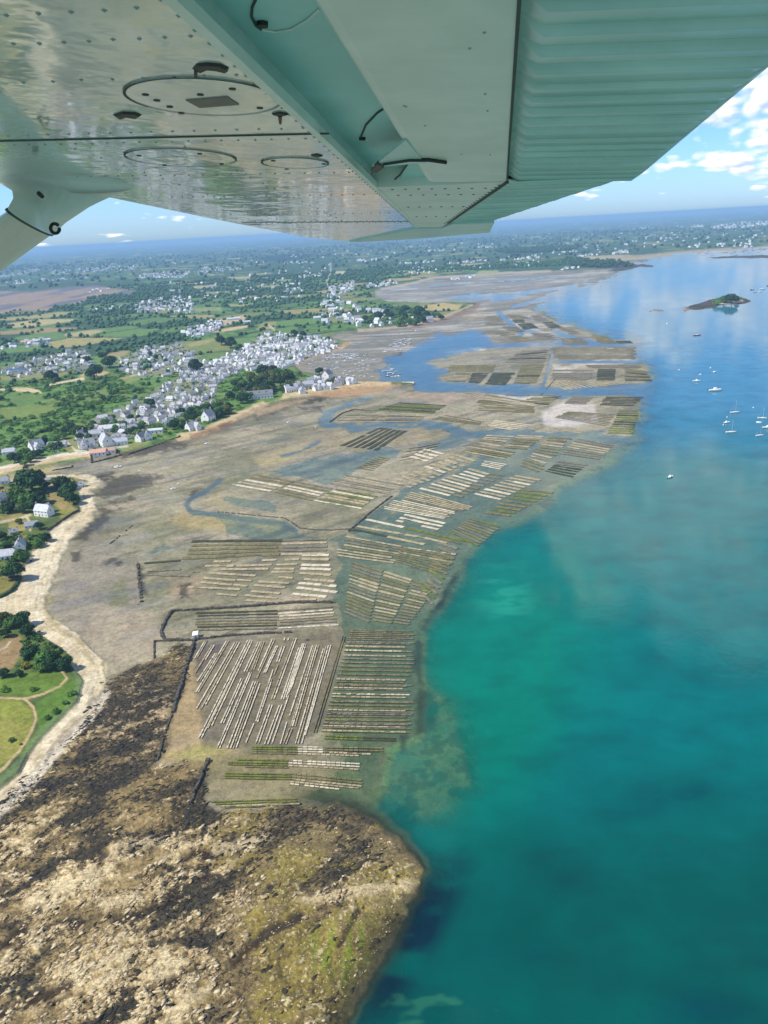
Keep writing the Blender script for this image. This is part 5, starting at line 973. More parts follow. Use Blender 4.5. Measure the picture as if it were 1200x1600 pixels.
def tree(u, v, wpx, kind, label=None, place=None, tall=1.0):
    global NTREE
    r_ = wpx * mpp(u, v) / 2; s_ = r_ / 5.6; p = GG(u, v); ch = {'scrub': 1.6, 'gorse': 1.4}.get(kind, 3.9) * s_ * tall
    p = G(u, v, max(p[2], 0) + ch); z = gz(p[0], p[1])
    e = empty(KN[kind], (p[0], p[1], z), rng.uniform(0, 6.28)); e.scale = (s_, s_, s_ * tall)
    tag(e, label or (LOOK[kind] + ' ' + place), 'bush' if kind in ('scrub', 'gorse') else 'tree', None if label else LOOK[kind] + 's ' + place)
    link('crown', CROWN[kind, rng.randrange(2)], e); link('trunk', TRUNK['low' if kind in ('scrub', 'gorse') else 'tall'], e)
    NTREE += 1; return e
big = [(48, 752, 40, 'dark', 'biggest dark pine on the headland, over the sandy lane'), (25, 772, 26, 'mid', 'green tree left of the biggest headland pine'), (42, 781, 28, 'mid', 'bright leafy tree below the biggest headland pine'), (60, 779, 24, 'dark', 'dark pine on the lawn edge above the large villa'), (12, 793, 20, 'dark', 'dark round tree above the villa drive'), (96, 756, 24, 'dark', 'evergreen at the inland end of the headland clump'), (106, 768, 28, 'dark', 'broad dark evergreen leaning over the beach bend'), (113, 779, 20, 'dark', 'dark evergreen at the beach corner, lowest of its clump'), (84, 751, 12, 'mid', 'small leafy tree by the low grey shed'), (73, 758, 12, 'mid', 'small tree between the pine and the shed'), (124, 755, 10, 'olive', 'small shrubby tree beside the little stone house'), (36, 795, 16, 'dark', 'dark tree beside the hedge over the villa'),
       (60, 822, 14, 'dark', 'dark conifer in front of the villa annex'), (29, 814, 11, 'olive', 'round olive bush by the villa drive'), (71, 838, 16, 'dark', 'dark shrub at the foot of the beach wall'), (58, 846, 18, 'mid', 'leafy clump above the sand by the gabled house'), (48, 840, 12, 'mid', 'small garden tree beside the lone cottage'), (20, 893, 30, 'dark', 'great dark tree casting its shadow on the beach'), (30, 868, 22, 'mid', 'green tree against the white gabled house'), (8, 850, 16, 'mid', 'clipped green tree above the long low house'), (2, 838, 16, 'dark', 'dark tree at the picture edge below the drive'),
       (33, 968, 24, 'dark', 'dark pine nearest the narrow neck of the beach'), (14, 973, 20, 'mid', 'green tree behind the bare brown plot'), (42, 985, 20, 'dark', 'dark pine beside the bare brown plot'), (8, 990, 16, 'dark', 'dark shrubby pine at the corner of the brown plot'), (3, 964, 18, 'olive', 'olive tree over the top of the brown plot'), (46, 1018, 24, 'dark', 'dark clump at the upper end of the lower wood'), (66, 1026, 26, 'mid', 'green crown in the middle of the lower wood'), (84, 1034, 28, 'dark', 'dark pine in the lower wood facing the beach'), (101, 1038, 22, 'dark', 'outermost dark pine of the lower wood'), (66, 1042, 20, 'mid', 'leafy tree on the meadow side of the lower wood'), (40, 1040, 18, 'gorse', 'yellow gorse at the foot of the lower wood'), (55, 1043, 12, 'gorse', 'second yellow gorse under the lower wood'), (30, 1052, 12, 'dark', 'dark bush by the top of the meadow'), (5, 1052, 16, 'dark', 'dark bush at the picture edge by the meadow'), (8, 1078, 14, 'scrub', 'low bush in the bright meadow edge'), (52, 1077, 12, 'scrub', 'round bush alone in the bright meadow'), (112, 1084, 14, 'scrub', 'dense bush on the seaward slope of the track'), (88, 1112, 14, 'scrub', 'bush on the slope below the track fork'), (18, 1156, 12, 'scrub', 'bush alone in the dry field inside the track'), (74, 1122, 12, 'scrub', 'low bush beside the lower track'), (33, 1163, 5, 'scrub', 'tiny bush on the lower track edge'), (100, 1098, 12, 'scrub', 'spreading bush in the middle of the sea slope'),
       (80, 588, 18, 'dark', 'lone dark round tree in the green fields'), (146, 582, 24, 'dark', 'tall dark tree beside the white track'), (170, 566, 20, 'dark', 'dark crown at the end of the estate lane'), (160, 556, 12, 'dark', 'smaller dark crown above the estate lane'), (136, 562, 12, 'dark', 'dark conifer among the hamlet houses'), (271, 664, 17, 'dark', 'first of two round dark trees by the shore'), (288, 664, 17, 'dark', 'second of two round dark trees by the shore'), (234, 630, 16, 'dark', 'dark tree standing among the slope houses'), (165, 668, 12, 'dark', 'dark round tree by the first slope houses'), (305, 572, 20, 'dark', 'wide dark tree at the fork of the estate road'), (499, 582, 12, 'dark', 'dark round tree on the harbour beach'), (516, 598, 13, 'olive', 'round olive tree on the harbour point'), (455, 560, 8, 'mid', 'small tree at the town beach end'), (360, 536, 18, 'dark', 'dark grove at the back of the harbour town'), (345, 533, 16, 'dark', 'dark crown left of the grove behind the town'), (372, 543, 14, 'mid', 'leafy tree inside the grove behind the town'), (460, 520, 10, 'dark', 'dark tree over the town roofs'), (474, 522, 10, 'dark', 'second dark tree over the town roofs'), (1144, 465, 16, 'dark', 'dark tree at the high end of the islet'), (1132, 466, 13, 'mid', 'smaller tree on the islet'), (1121, 469, 11, 'mid', 'low tree at the middle of the islet'), (1152, 467, 7, 'dark', 'bushy crown by the islet rocks')]
for u, v, w_, k_, lab in big: tree(u, v, w_ * 1.15, k_, lab)
def wood(P, n_, md, sizes, kinds, place):
    for q in scatter(P, n_, md, rng, 30, 1.6): tree(q[0], q[1], rng.uniform(*sizes), rng.choice(kinds), None, place)
wood([(362, 603), (400, 578), (440, 578), (458, 590), (458, 603), (432, 612), (400, 612), (372, 628), (345, 645), (335, 640)], 46, 6, (13, 22), ('dark', 'dark', 'mid', 'olive'), 'in the wood below the harbour town')
wood([(300, 668), (270, 650), (285, 640), (335, 630), (360, 636), (345, 652), (318, 650)], 16, 7, (12, 18), ('dark', 'mid'), 'in the wood by the lone white house')
wood([(20, 715), (60, 690), (110, 668), (150, 668), (120, 690), (60, 712), (55, 722), (20, 728)], 18, 8, (13, 20), ('mid', 'dark'), 'behind the beach road'); wood([(110, 672), (185, 648), (232, 655), (215, 676), (150, 690)], 22, 8, (10, 16), ('mid', 'dark', 'mid'), 'between the shore gardens')
wood([(0, 700), (0, 640), (60, 650), (110, 640), (160, 640), (110, 672), (50, 695)], 34, 9, (9, 16), ('mid', 'scrub', 'scrub'), 'in the thicket above the shore village'); wood([(560, 498), (600, 490), (640, 478), (662, 474), (652, 490), (680, 490), (700, 496), (660, 500), (610, 505)], 26, 6, (10, 16), ('dark', 'dark', 'mid'), 'on the wooded point beyond the harbour'); wood([(80, 620), (160, 600), (225, 590), (225, 612), (150, 640), (90, 640)], 34, 8, (8, 14), ('scrub', 'mid', 'scrub'), 'on the scrubby slope')
print('trees', NTREE)
# woods, hedges and scrub that read as one mass
def blob(seed, sub):
    if sub == 0:
        t_ = (1 + 5 ** .5) / 2; V = np.array([(-1, t_, 0), (1, t_, 0), (-1, -t_, 0), (1, -t_, 0), (0, -1, t_), (0, 1, t_), (0, -1, -t_), (0, 1, -t_), (t_, 0, -1), (t_, 0, 1), (-t_, 0, -1), (-t_, 0, 1)], float); V /= np.linalg.norm(V[0])
        F = np.array([(0, 11, 5), (0, 5, 1), (0, 1, 7), (0, 7, 10), (0, 10, 11), (1, 5, 9), (5, 11, 4), (11, 10, 2), (10, 7, 6), (7, 1, 8), (3, 9, 4), (3, 4, 2), (3, 2, 6), (3, 6, 8), (3, 8, 9), (4, 9, 5), (2, 4, 11), (6, 2, 10), (8, 6, 7), (9, 8, 1)])
        return V * (1 + np.random.default_rng(seed).uniform(-.25, .2, (12, 1))), F
    V, F = crown_mesh(seed, 5, 2.6, 14, 1.25, 2.4, .8); return V / 5.5, F
BL = [blob(i, 0) for i in range(4)]; BQ = [blob(50 + i, 1) for i in range(4)]
g_ = C[..., 1] - C[..., 0]; lum = C.sum(-1)
sl, d = sdist(LAND, True, 30); inl = np.zeros(X.shape, bool); inl[sl] = d > 6; inl |= DIST > 6000
isw = inl & (lum < .24) & (C[..., 1] > C[..., 0] * 1.12) & (Z > 1.5) & (UU > -60) & (UU < 1260)
hedge = inl & (edge < .10) & (Z > 1.5) & (DIST > 1500)
cell_area = np.zeros_like(X); cell_area[:-1, :-1] = np.abs((X[:-1, 1:] - X[:-1, :-1]) * (Y[1:, :-1] - Y[:-1, :-1]))
def mass(name, label, sel, n_, size, quad, mats, seed):
    g = np.random.default_rng(seed); w = cell_area * sel; w = w / w.sum(); idx = g.choice(X.size, n_, p=w.ravel()); Vs, Fs, Ms = [], [], []; k = 0
    for j, i in enumerate(idx):
        V, F = (BQ if quad else BL)[j % 4]; s_ = g.uniform(*size) * (1 + .00006 * DIST.ravel()[i]); a = g.uniform(0, 6.28); ca, sa = math.cos(a) * s_, math.sin(a) * s_
        x0 = X.ravel()[i] + g.uniform(-4, 4); y0 = Y.ravel()[i] + g.uniform(-4, 4)
        Vs.append(np.stack([x0 + V[:, 0] * ca - V[:, 1] * sa, y0 + V[:, 0] * sa + V[:, 1] * ca, Z.ravel()[i] + s_ * (.0 if quad else .6) + V[:, 2] * s_ * .9], 1)); Fs.append(F + k); k += len(V)
        Ms.append(np.full(len(F), int(g.random() < .35)))
    me = np_mesh(name, np.concatenate(Vs), np.concatenate(Fs), mats); me.polygons.foreach_set('material_index', np.concatenate(Ms).astype(np.int32))
    o = bpy.data.objects.new(name, me); COL.objects.link(o); tag(o, label, 'woodland', kind='stuff')
town = np.zeros(X.shape, bool)
for P in VIL:
    sl, d = sdist(P, True, 2); town[sl] |= d > -1
mass('scrub', 'low green scrub and thickets on the near land', isw & (DIST < 1700) & (DIST > 300) & ~town & (sst(n_s + n_l, -.2, .2) > .4), 2300, (1.3, 3.8), True, [LEAF['scrub'], LEAF['mid']], 1)
hw = np.zeros(X.shape, bool)
for P in ([(0, 962), (40, 970), (60, 1000), (108, 1034), (108, 1042), (60, 1050), (28, 1050), (40, 1020), (36, 998), (16, 1000), (0, 1008)], [(0, 757), (60, 752), (70, 764), (72, 790), (50, 798), (0, 806)], [(86, 750), (116, 752), (118, 780), (112, 786), (92, 770)], [(0, 842), (60, 838), (78, 846), (50, 864), (40, 890), (0, 900)]):
    sl, d = sdist(P, True, 2); hw[sl] |= d > 0
mass('undergrowth', 'shrubs and undergrowth filling the headland gardens and woods', hw & (fbm(X / 9, Y / 9, 3, 111) > -.05), 420, (1.2, 3.2), True, [LEAF['mid'], LEAF['dark']], 6)
mass('garden_trees', 'garden trees and hedges between the village houses', town, 1100, (1.6, 3.6), True, [LEAF['mid'], LEAF['dark']], 2)
WOODL = [leafmat('far_wood_leaves', A(56, 92, 54), A(76, 112, 60)), leafmat('far_dark_wood', A(44, 76, 48), A(60, 94, 54))]
mass('woodland', 'woods and hedgerows reaching to the far blue distance', (isw & (DIST > 1300) & (DIST < 5200)) | (hedge & (DIST < 4200)), 5200, (3.2, 6.5), False, WOODL, 3)
mass('distant_woods', 'distant woods fading into the haze', isw & (DIST > 4500) & (DIST < 14000), 1500, (6.0, 12.0), False, WOODL, 4)
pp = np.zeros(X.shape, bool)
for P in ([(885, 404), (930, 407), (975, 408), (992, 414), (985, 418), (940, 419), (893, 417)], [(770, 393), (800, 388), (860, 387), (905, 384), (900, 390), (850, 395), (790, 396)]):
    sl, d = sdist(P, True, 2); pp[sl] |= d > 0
mass('pines_and_cloud_shade', 'dark pine woods on the low point and cloud shadow as trees behind the bay', pp, 800, (5.5, 9.0), False, [LEAF['dark'], LEAF['dark']], 7)  # the band behind the bay is dark trees standing in for cloud shadow
# ------------------------------------------------------------------ boats
rng = random.Random(9)
HULLW = pmat('white_gelcoat', (.82, .82, .80), (.76, .76, .74), .3, .5, .5); HULLR = pmat('red_hull', (.55, .05, .05), (.45, .04, .05), .35, .5, .5); DECK = pmat('cream_deck', (.70, .66, .56), (.60, .56, .48), .6, .5); ALU = pmat('mast_alloy', (.62, .62, .62), (.55, .55, .55), .35, .5, .5, metal=.3); DARKB = pmat('dark_blue_canvas', (.04, .07, .16), (.03, .05, .12), .8, .5); RUB = pmat('grey_rubber', (.45, .46, .47), (.38, .38, .4), .7, .5)
def hull_mesh(L, B, D_, sheer=.25):
    m = MB(); st_ = []
    for i in range(11):
        f = i / 10; x = (f - .5) * L; w = B / 2 * (min(1, .78 + f * .6) if f < .45 else math.sqrt(max(0, 1 - ((f - .45) / .55) ** 2.2))); w = max(w, .02); z = D_ * (1 + sheer * f * f); st_.append((x, w, z))
    for x, w, z in st_: m.v += [(x, -w, z), (x, -w * .86, z * .35), (x, 0, -.35), (x, w * .86, z * .35), (x, w, z)]
    for i in range(10):
        for j in range(4): a = i * 5 + j; m.f.append((a, a + 5, a + 6, a + 1)); m.m.append(0)
    m.f.append((0, 1, 2, 3, 4)); m.m.append(0)
    return m, st_
def deck_mesh(st_):
    m = MB()
    for x, w, z in st_: m.v += [(x, -w * .97, z - .06), (x, w * .97, z - .06)]
    for i in range(10): m.f.append((i * 2, i * 2 + 1, i * 2 + 3, i * 2 + 2)); m.m.append(0)
    return m
def sailboat(L=10, hull=HULLW):
    B = L * .32; out = []; h, st_ = hull_mesh(L, B, L * .11); out.append(('hull', h, hull)); out.append(('deck', deck_mesh(st_), DECK))
    c = MB(); z = L * .115; c.hexa([(-L * .12, -B * .27, z), (L * .22, -B * .16, z), (L * .22, B * .16, z), (-L * .12, B * .27, z), (-L * .10, -B * .22, z + L * .055), (L * .16, -B * .12, z + L * .04), (L * .16, B * .12, z + L * .04), (-L * .10, B * .22, z + L * .055)]); out.append(('cabin', c, HULLW))
    t = MB(); t.tube([(L * .08, 0, z), (L * .08, 0, z + L * 1.18)], [L * .012, L * .008], 6); t.tube([(L * .08, -B * .25, z + L * .6), (L * .08, B * .25, z + L * .6)], L * .004, 4); out.append(('mast', t, ALU))
    b_ = MB(); b_.tube([(L * .07, 0, z + L * .14), (-L * .36, 0, z + L * .13)], L * .013, 6); out.append(('boom', b_, DARKB))
    k = MB(); k.tube([(L * .5, 0, L * .14), (L * .08, 0, z + L * 1.15)], L * .0025, 3); k.tube([(-L * .48, 0, L * .11), (L * .08, 0, z + L * 1.16)], L * .0025, 3); out.append(('stay', k, ALU))
    return out
def motorboat(L=8, hull=HULLW):
    B = L * .36; out = []; h, st_ = hull_mesh(L, B, L * .12, .5); out.append(('hull', h, hull)); out.append(('deck', deck_mesh(st_), DECK)); z = L * .12
    c = MB(); c.hexa([(-L * .10, -B * .34, z), (L * .24, -B * .26, z), (L * .24, B * .26, z), (-L * .10, B * .34, z), (-L * .08, -B * .28, z + L * .16), (L * .10, -B * .24, z + L * .16), (L * .10, B * .24, z + L * .16), (-L * .08, B * .28, z + L * .16)]); out.append(('cabin', c, HULLW))
    g = MB(); g.hexa([(L * .13, -B * .23, z + L * .05), (L * .215, -B * .235, z + L * .05), (L * .215, B * .235, z + L * .05), (L * .13, B * .23, z + L * .05), (L * .105, -B * .225, z + L * .145), (L * .125, -B * .225, z + L * .145), (L * .125, B * .225, z + L * .145), (L * .105, B * .225, z + L * .145)]); out.append(('windscreen', g, GLASS))
    e = MB(); e.box((-L * .53, 0, z * .9), (L * .06, B * .16, L * .13)); e.box((-L * .53, 0, z * 1.4), (L * .09, B * .19, L * .05)); out.append(('outboard_motor', e, DARKB))
    return out
def dinghy(L=4):
    m = MB(); B = L * .42; m.tube([(-L * .5, -B * .4, .3), (0, -B * .42, .3), (L * .35, -B * .28, .38), (L * .5, 0, .45), (L * .35, B * .28, .38), (0, B * .42, .3), (-L * .5, B * .4, .3)], L * .075, 6); f = MB(); f.hexa([(-L * .45, -B * .35, .1), (L * .4, -B * .15, .1), (L * .4, B * .15, .1), (-L * .45, B * .35, .1), (-L * .45, -B * .35, .2), (L * .4, -B * .15, .2), (L * .4, B * .15, .2), (-L * .45, B * .35, .2)])
    return [('tube', m, HULLW), ('floor', f, RUB)]
def boat(parts, u, v, rz, name, label, cat='boat', group=None, z=0.0, heel=0.0):
    p = G(u, v, 0); e = empty(name, (p[0], p[1], max(z, gz(p[0], p[1]) if gz(p[0], p[1]) > 0 else 0)), rz); e.rotation_euler = (heel, 0, rz); tag(e, label, cat, group)
    for nm, mb, mt in parts: mb.build(nm, mt, e, smooth=(nm in ('hull', 'tube')))
    return e
def Lm(u, v, px): return px * mpp(u, v)
M = [('s', 1089, 524, 12, .1, 'red hulled sailing boat moored alone below the islet', HULLR), ('d', 1094, 585, 6, .9, 'small round dinghy nearest the red sailing boat'), ('m', 1116, 582, 8, .5, 'little white boat with rounded stern beyond the cruiser'), ('m', 1088, 596, 12, -.5, 'white motor boat pointing away behind the large cruiser'), ('m', 1117, 611, 20, -.12, 'largest white motor cruiser at anchor'), ('s', 1148, 645, 15, .05, 'white sailing boat above the pair of moored boats'), ('m', 1135, 661, 12, .25, 'white motor boat touching the middle sailing boat'), ('s', 1142, 676, 16, -.1, 'broad white sailing boat in the middle of the moorings'), ('s', 1191, 654, 14, -.5, 'white sailing boat with dark deck near the picture edge'), ('d', 1186, 660, 8, -.6, 'small tender between two sailing boats'), ('m', 1199, 669, 16, -.3, 'white motor boat cut by the picture edge'), ('s', 1187, 681, 13, .1, 'white sailing boat with tall mast by the edge boats'), ('m', 1047, 746, 13, .55, 'lone white motor boat over pale green water')]
for k_ in M:
    t_, u, v, px, rz, lab = k_[:6]; L = Lm(u, v, px)
    if t_ == 's': boat(sailboat(L, k_[6] if len(k_) > 6 else HULLW), u, v, rz, 'sailing_boat', lab)
    elif t_ == 'm': boat(motorboat(L), u, v, rz, 'motor_boat', lab)
    else: boat(dinghy(L), u, v, rz, 'dinghy', lab)
for (u, v, px, rz, lab, t_) in ((184, 731, 13, .15, 'white boat lying on the mud off the quay', 'm'), (323, 694, 9, .1, 'white boat aground off the sandy shore', 'm'), (270, 765, 10, .3, 'white boat aground in mid flat, the longer of two', 'm'), (279, 757, 7, .5, 'smaller boat aground behind its longer neighbour', 'm'), (218, 736, 4, .2, 'tiny pale skiff on the mud', 'd'), (450, 661, 7, .4, 'white skiff beside the inner creek', 'm'), (493, 668, 5, .5, 'small pale skiff by the second channel', 'm'), (650, 518, 7, .1, 'white boat aground below the far point', 'm')):
    L = Lm(u, v, px); boat(motorboat(L) if t_ == 'm' else dinghy(L), u, v, rz, 'motor_boat' if t_ == 'm' else 'dinghy', lab, heel=.12)
for i, (u, v, lab) in enumerate(((1061, 578, 'white mooring buoy off the outermost oyster bed'), (1110, 575, 'white buoy beyond the little round sterned boat'), (1177, 637, 'white buoy beside the dark decked sailing boat'), (1136, 652, 'white buoy over the motor boat of the pair'), (1130, 664, 'white buoy at the bow of the motor boat'), (1042, 506, 'white buoy in the pale water near the islet'))):
    p = G(u, v); r_ = 2.0 * mpp(u, v) * .5; m = MB(); m.tube([(0, 0, -r_ * .4), (0, 0, -r_ * .1), (0, 0, r_ * .5), (0, 0, r_ * .95), (0, 0, r_ * 1.15), (0, 0, r_ * 1.5)], [r_ * .5, r_ * .95, r_, r_ * .55, r_ * .15, r_ * .12], 8)
    o = m.build('mooring_buoy', HULLW, None, True); o.location = tuple(p); tag(o, lab, 'buoy', 'mooring buoys')
# boats drying out in the harbour, and afloat in its channel: one mesh each, too small to show parts
def joined(parts):
    m = MB(); mats = []
    for nm, mb, mt in parts:
        if mt not in mats: mats.append(mt)
        k0 = len(m.v); m.v += mb.v; m.f += [tuple(a + k0 for a in f) for f in mb.f]; m.m += [mats.index(mt)] * len(mb.f)
    return m.mesh('harbour_boat', mats)
HB = [('sailing_boat', joined(sailboat(8)), 'white sailing boat'), ('motor_boat', joined(motorboat(7)), 'white motor boat'), ('motor_boat', joined(motorboat(6, DARKB)), 'dark hulled motor boat')]
def fleet(P, n_, md, where, sc=1.0):
    for q in scatter(P, n_, md, rng, 40, 1.3):
        i = rng.choice((0, 1, 1, 0, 1, 2)); p = GG(*q); o = link(HB[i][0], HB[i][1], None, (p[0], p[1], max(p[2], 0)), rng.uniform(-.5, .5) + rng.choice((0, math.pi)), rng.uniform(.8, 1.25) * sc); tag(o, HB[i][2] + ' ' + where, 'boat', HB[i][2] + 's ' + where)
fleet([(502, 559), (520, 553), (575, 554), (580, 557), (560, 561), (525, 561)], 52, 2.3, 'in the crowded line drying on harbour mud', 1.05)
fleet([(470, 575), (490, 563), (520, 562), (590, 562), (585, 592), (540, 588), (500, 580)], 46, 5.5, 'scattered over the drying harbour mud', 1.0); fleet([(606, 541), (620, 533), (642, 528), (640, 538), (622, 543)], 26, 2.8, 'in the far group on harbour mud', 1.15); fleet([(600, 580), (612, 575), (628, 583), (624, 590), (604, 590)], 12, 4.5, 'afloat in the harbour channel', 1.2); fleet([(595, 555), (640, 545), (650, 530), (600, 545)], 6, 5, 'near the harbour channel edge', 1.3)
fleet([(1170, 450), (1198, 452), (1198, 457), (1176, 458)], 4, 6, 'at anchor beyond the islet', 1.8); fleet([(1010, 396), (1090, 386), (1190, 388), (1190, 396), (1060, 400)], 14, 5, 'far off across the bay', 1.8)
# ------------------------------------------------------------------ low rubble walls of the oyster parks, sea walls, hedges, cars
rng = random.Random(21)
def rubble(path, w, h, name, label, cat, mat=STONE, step=2.2, rough=.35, gap=0.0):
    P = [G(*p) for p in path]; m = MB(); c0 = P[len(P) // 2]
    for a, b in zip(P, P[1:]):
        L = np.linalg.norm(b - a); n_ = max(1, int(L / step)); d = (b - a) / L; s_ = np.array((-d[1], d[0], 0))
        for i in range(n_):
            if rng.random() < gap: continue
            f0, f1 = i / n_, (i + 1.02) / n_; p, q = a + (b - a) * f0, a + (b - a) * f1; ww = w * rng.uniform(1 - rough, 1 + rough) / 2; hh = h * rng.uniform(1 - rough, 1 + rough); off = s_ * rng.uniform(-.15, .15) * w; z = gz(p[0], p[1])
            lo = [p - s_ * ww + off, q - s_ * ww + off, q + s_ * ww + off, p + s_ * ww + off]; tp = [p - s_ * ww * .6 + off, q - s_ * ww * .7 + off, q + s_ * ww * .6 + off, p + s_ * ww * .7 + off]
            m.hexa([(x[0] - c0[0], x[1] - c0[1], z - .6) for x in lo] + [(x[0] - c0[0], x[1] - c0[1], z + hh * rng.uniform(.9, 1.1)) for x in tp])
    o = m.build(name, mat); o.location = (float(c0[0]), float(c0[1]), 0); tag(o, label, cat); return o
rubble([(304, 1001), (299, 1020), (290, 1045), (284, 1070), (275, 1095), (270, 1115)], 2.4, 1.3, 'stone_wall', 'dark stone wall running from the white hut to the weedy rocks', 'wall')
rubble([(270, 1115), (262, 1135), (254, 1160), (246, 1190)], 1.3, .7, 'stone_wall', 'thin broken wall along the sandy side of the near bed', 'wall', gap=.25)
rubble([(303, 1001), (258, 1002), (251, 989), (258, 972), (269, 956), (300, 954), (370, 950), (455, 943), (523, 942)], 2.2, 1.3, 'stone_wall', 'dark stone wall enclosing the park behind the white hut', 'wall')
rubble([(306, 1000), (335, 997), (359, 994), (407, 991), (455, 989)], 1.9, 1.2, 'stone_wall', 'dark stone wall along the top of the near bed', 'wall', gap=.08)
rubble([(241, 1030), (241, 1003), (270, 1002), (303, 1002)], 1.0, .9, 'stone_wall', 'thin low wall beyond the rocks, bent like a corner', 'wall')
rubble([(325, 1189), (316, 1212), (309, 1228), (297, 1258)], 2.2, 1.2, 'stone_wall', 'short black wall below the sandy corner', 'wall')
rubble([(216, 881), (217, 904), (220, 923), (221, 944)], 2.0, .8, 'stone_wall', 'weed covered broken wall alone on the upper mud', 'wall', gap=.3, rough=.6)
rubble([(545, 830), (580, 800), (612, 776), (600, 782), (640, 758)][:3], 1.6, .9, 'stone_wall', 'low wall along the inner edge of the flooded channel', 'wall'); rubble([(545, 827), (520, 829), (495, 829), (468, 826), (458, 818), (445, 810), (400, 806), (340, 800)], 1.4, .6, 'stone_wall', 'low curved wall round the dry mud park', 'wall', gap=.1)
rubble([(515, 660), (535, 646), (555, 640), (580, 643)], 2.5, 1.0, 'stone_wall', 'low wall at the tip of the olive bed', 'wall')
rubble([(143, 713), (143, 724), (165, 719), (189, 712), (183, 706)], 2.0, 1.6, 'stone_wall', 'square stone basin wall on the mud below the orange sheds', 'wall'); rubble([(200, 711), (224, 703), (262, 691), (282, 685)], 2.2, 1.5, 'sea_wall', 'dark sea wall below the quay lawn', 'wall'); rubble([(82, 736), (112, 731), (114, 728)], 2.0, 1.2, 'stone_wall', 'short dark wall off the sand road', 'wall')
rubble([(74, 833), (92, 821), (104, 813), (124, 801)], 1.2, 1.6, 'garden_wall', 'grey garden wall between the large villa and the beach', 'wall', rough=.08); rubble([(33, 905), (28, 916), (18, 928), (0, 937)], 2.4, 1.8, 'hedge', 'clipped dark hedge round the lawn corner by the beach', 'hedge', LEAF['dark'], rough=.1); rubble([(30, 801), (48, 795), (66, 789)], 2.2, 2, 'hedge', 'dark hedge along the drive above the villa', 'hedge', LEAF['dark'], rough=.15)
rubble([(170, 852), (195, 832), (212, 818)], .8, .8, 'post_line', 'thin line of old posts crossing the upper mud', 'posts', gap=.5); rubble([(790, 618), (845, 618), (870, 590)], 1.5, .6, 'stone_wall', 'faint low wall in the far channel', 'wall')
# loose stones and weed heaps on the mud
for i, (u, v, r_, lab) in enumerate(((303, 895, 3, 'pair of dark weedy boulders by the buff tables'), (311, 894, 2, 'smaller weedy boulder beside its pair'), (284, 934, 3.2, 'dark boulder heap on the path to the hut'), (293, 934, 1.6, 'small dark stone beside the boulder heap'), (269, 947, 1.8, 'dark stone at the corner of the park wall'), (216, 944, 2.4, 'dark stone at the foot of the weedy wall'), (480, 1000, 5, 'weedy lump on the green mud above the near bed'))):
    g = np.random.default_rng(i); V, F = blob(i, 0); s_ = r_ * mpp(u, v); p = GG(u, v); V = V * np.array((s_, s_ * .8, s_ * .35)); o = mesh_obj('boulder', V, [tuple(f) for f in F.tolist()], STONE); o.location = tuple(p); tag(o, lab, 'boulder')
# loose rock, weed clumps and pebbles of the rock platform: far too many to count
def litter(name, label, sel, n_, size, flat, mats, seed, cat):
    g = np.random.default_rng(seed); w = cell_area * np.clip(sel, 0, 1) ** 2 * ((UU > -60) & (VV < 1680)); w = w / w.sum(); idx = g.choice(X.size, n_, p=w.ravel()); Vs, Fs, Ms = [], [], []; k = 0
    for j, i in enumerate(idx):
        V, F = BL[j % 4]; s_ = size[0] + (size[1] - size[0]) * g.random() ** 2.5; V = V * g.uniform(.6, 1.35, (12, 1)); a = ROCKANG + g.normal() * .35; ca, sa = math.cos(a), math.sin(a); x_, y_ = V[:, 0] * s_ * g.uniform(1, 2.3), V[:, 1] * s_ * g.uniform(.5, 1)
        Vs.append(np.stack([X.ravel()[i] + g.uniform(-.4, .4) + x_ * ca - y_ * sa, Y.ravel()[i] + g.uniform(-.4, .4) + x_ * sa + y_ * ca, Z.ravel()[i] + V[:, 2] * s_ * flat], 1)); Fs.append(F + k); k += 12; Ms.append(np.full(20, g.integers(0, len(mats))))
    me = np_mesh(name, np.concatenate(Vs), np.concatenate(Fs), mats); me.polygons.foreach_set('material_index', np.concatenate(Ms).astype(np.int32))
    o = bpy.data.objects.new(name, me); COL.objects.link(o); tag(o, label, cat, kind='stuff')
RT = [pmat('pale_shore_rock', A(214, 190, 142), A(176, 150, 106), .9, .6), pmat('tan_shore_rock', A(188, 162, 116), A(140, 116, 78), .9, .6), pmat('cream_shore_rock', A(236, 218, 176), A(206, 184, 140), .9, .6)]
WT = [pmat('dark_wrack', A(62, 58, 42), A(44, 42, 32), .8, .8), pmat('brown_wrack', A(86, 72, 46), A(58, 50, 36), .8, .8)]
litter('shore_rocks', 'broken pale rock covering the ledges of the near point', RK * (1 - OK_), 5200, (.2, 1.1), .20, RT, 1, 'rocks'); litter('wrack', 'dark clumps of wrack between the pale ledges', WK * (sst(din, 20, 60) + .4) + .22 * RK, 7000, (.25, 1.3), .16, WT, 2, 'seaweed'); litter('pebbles', 'pale stones strewn over the olive weed slope', OK_, 1000, (.15, .5), .5, [RT[2], RT[0]], 3, 'stones')
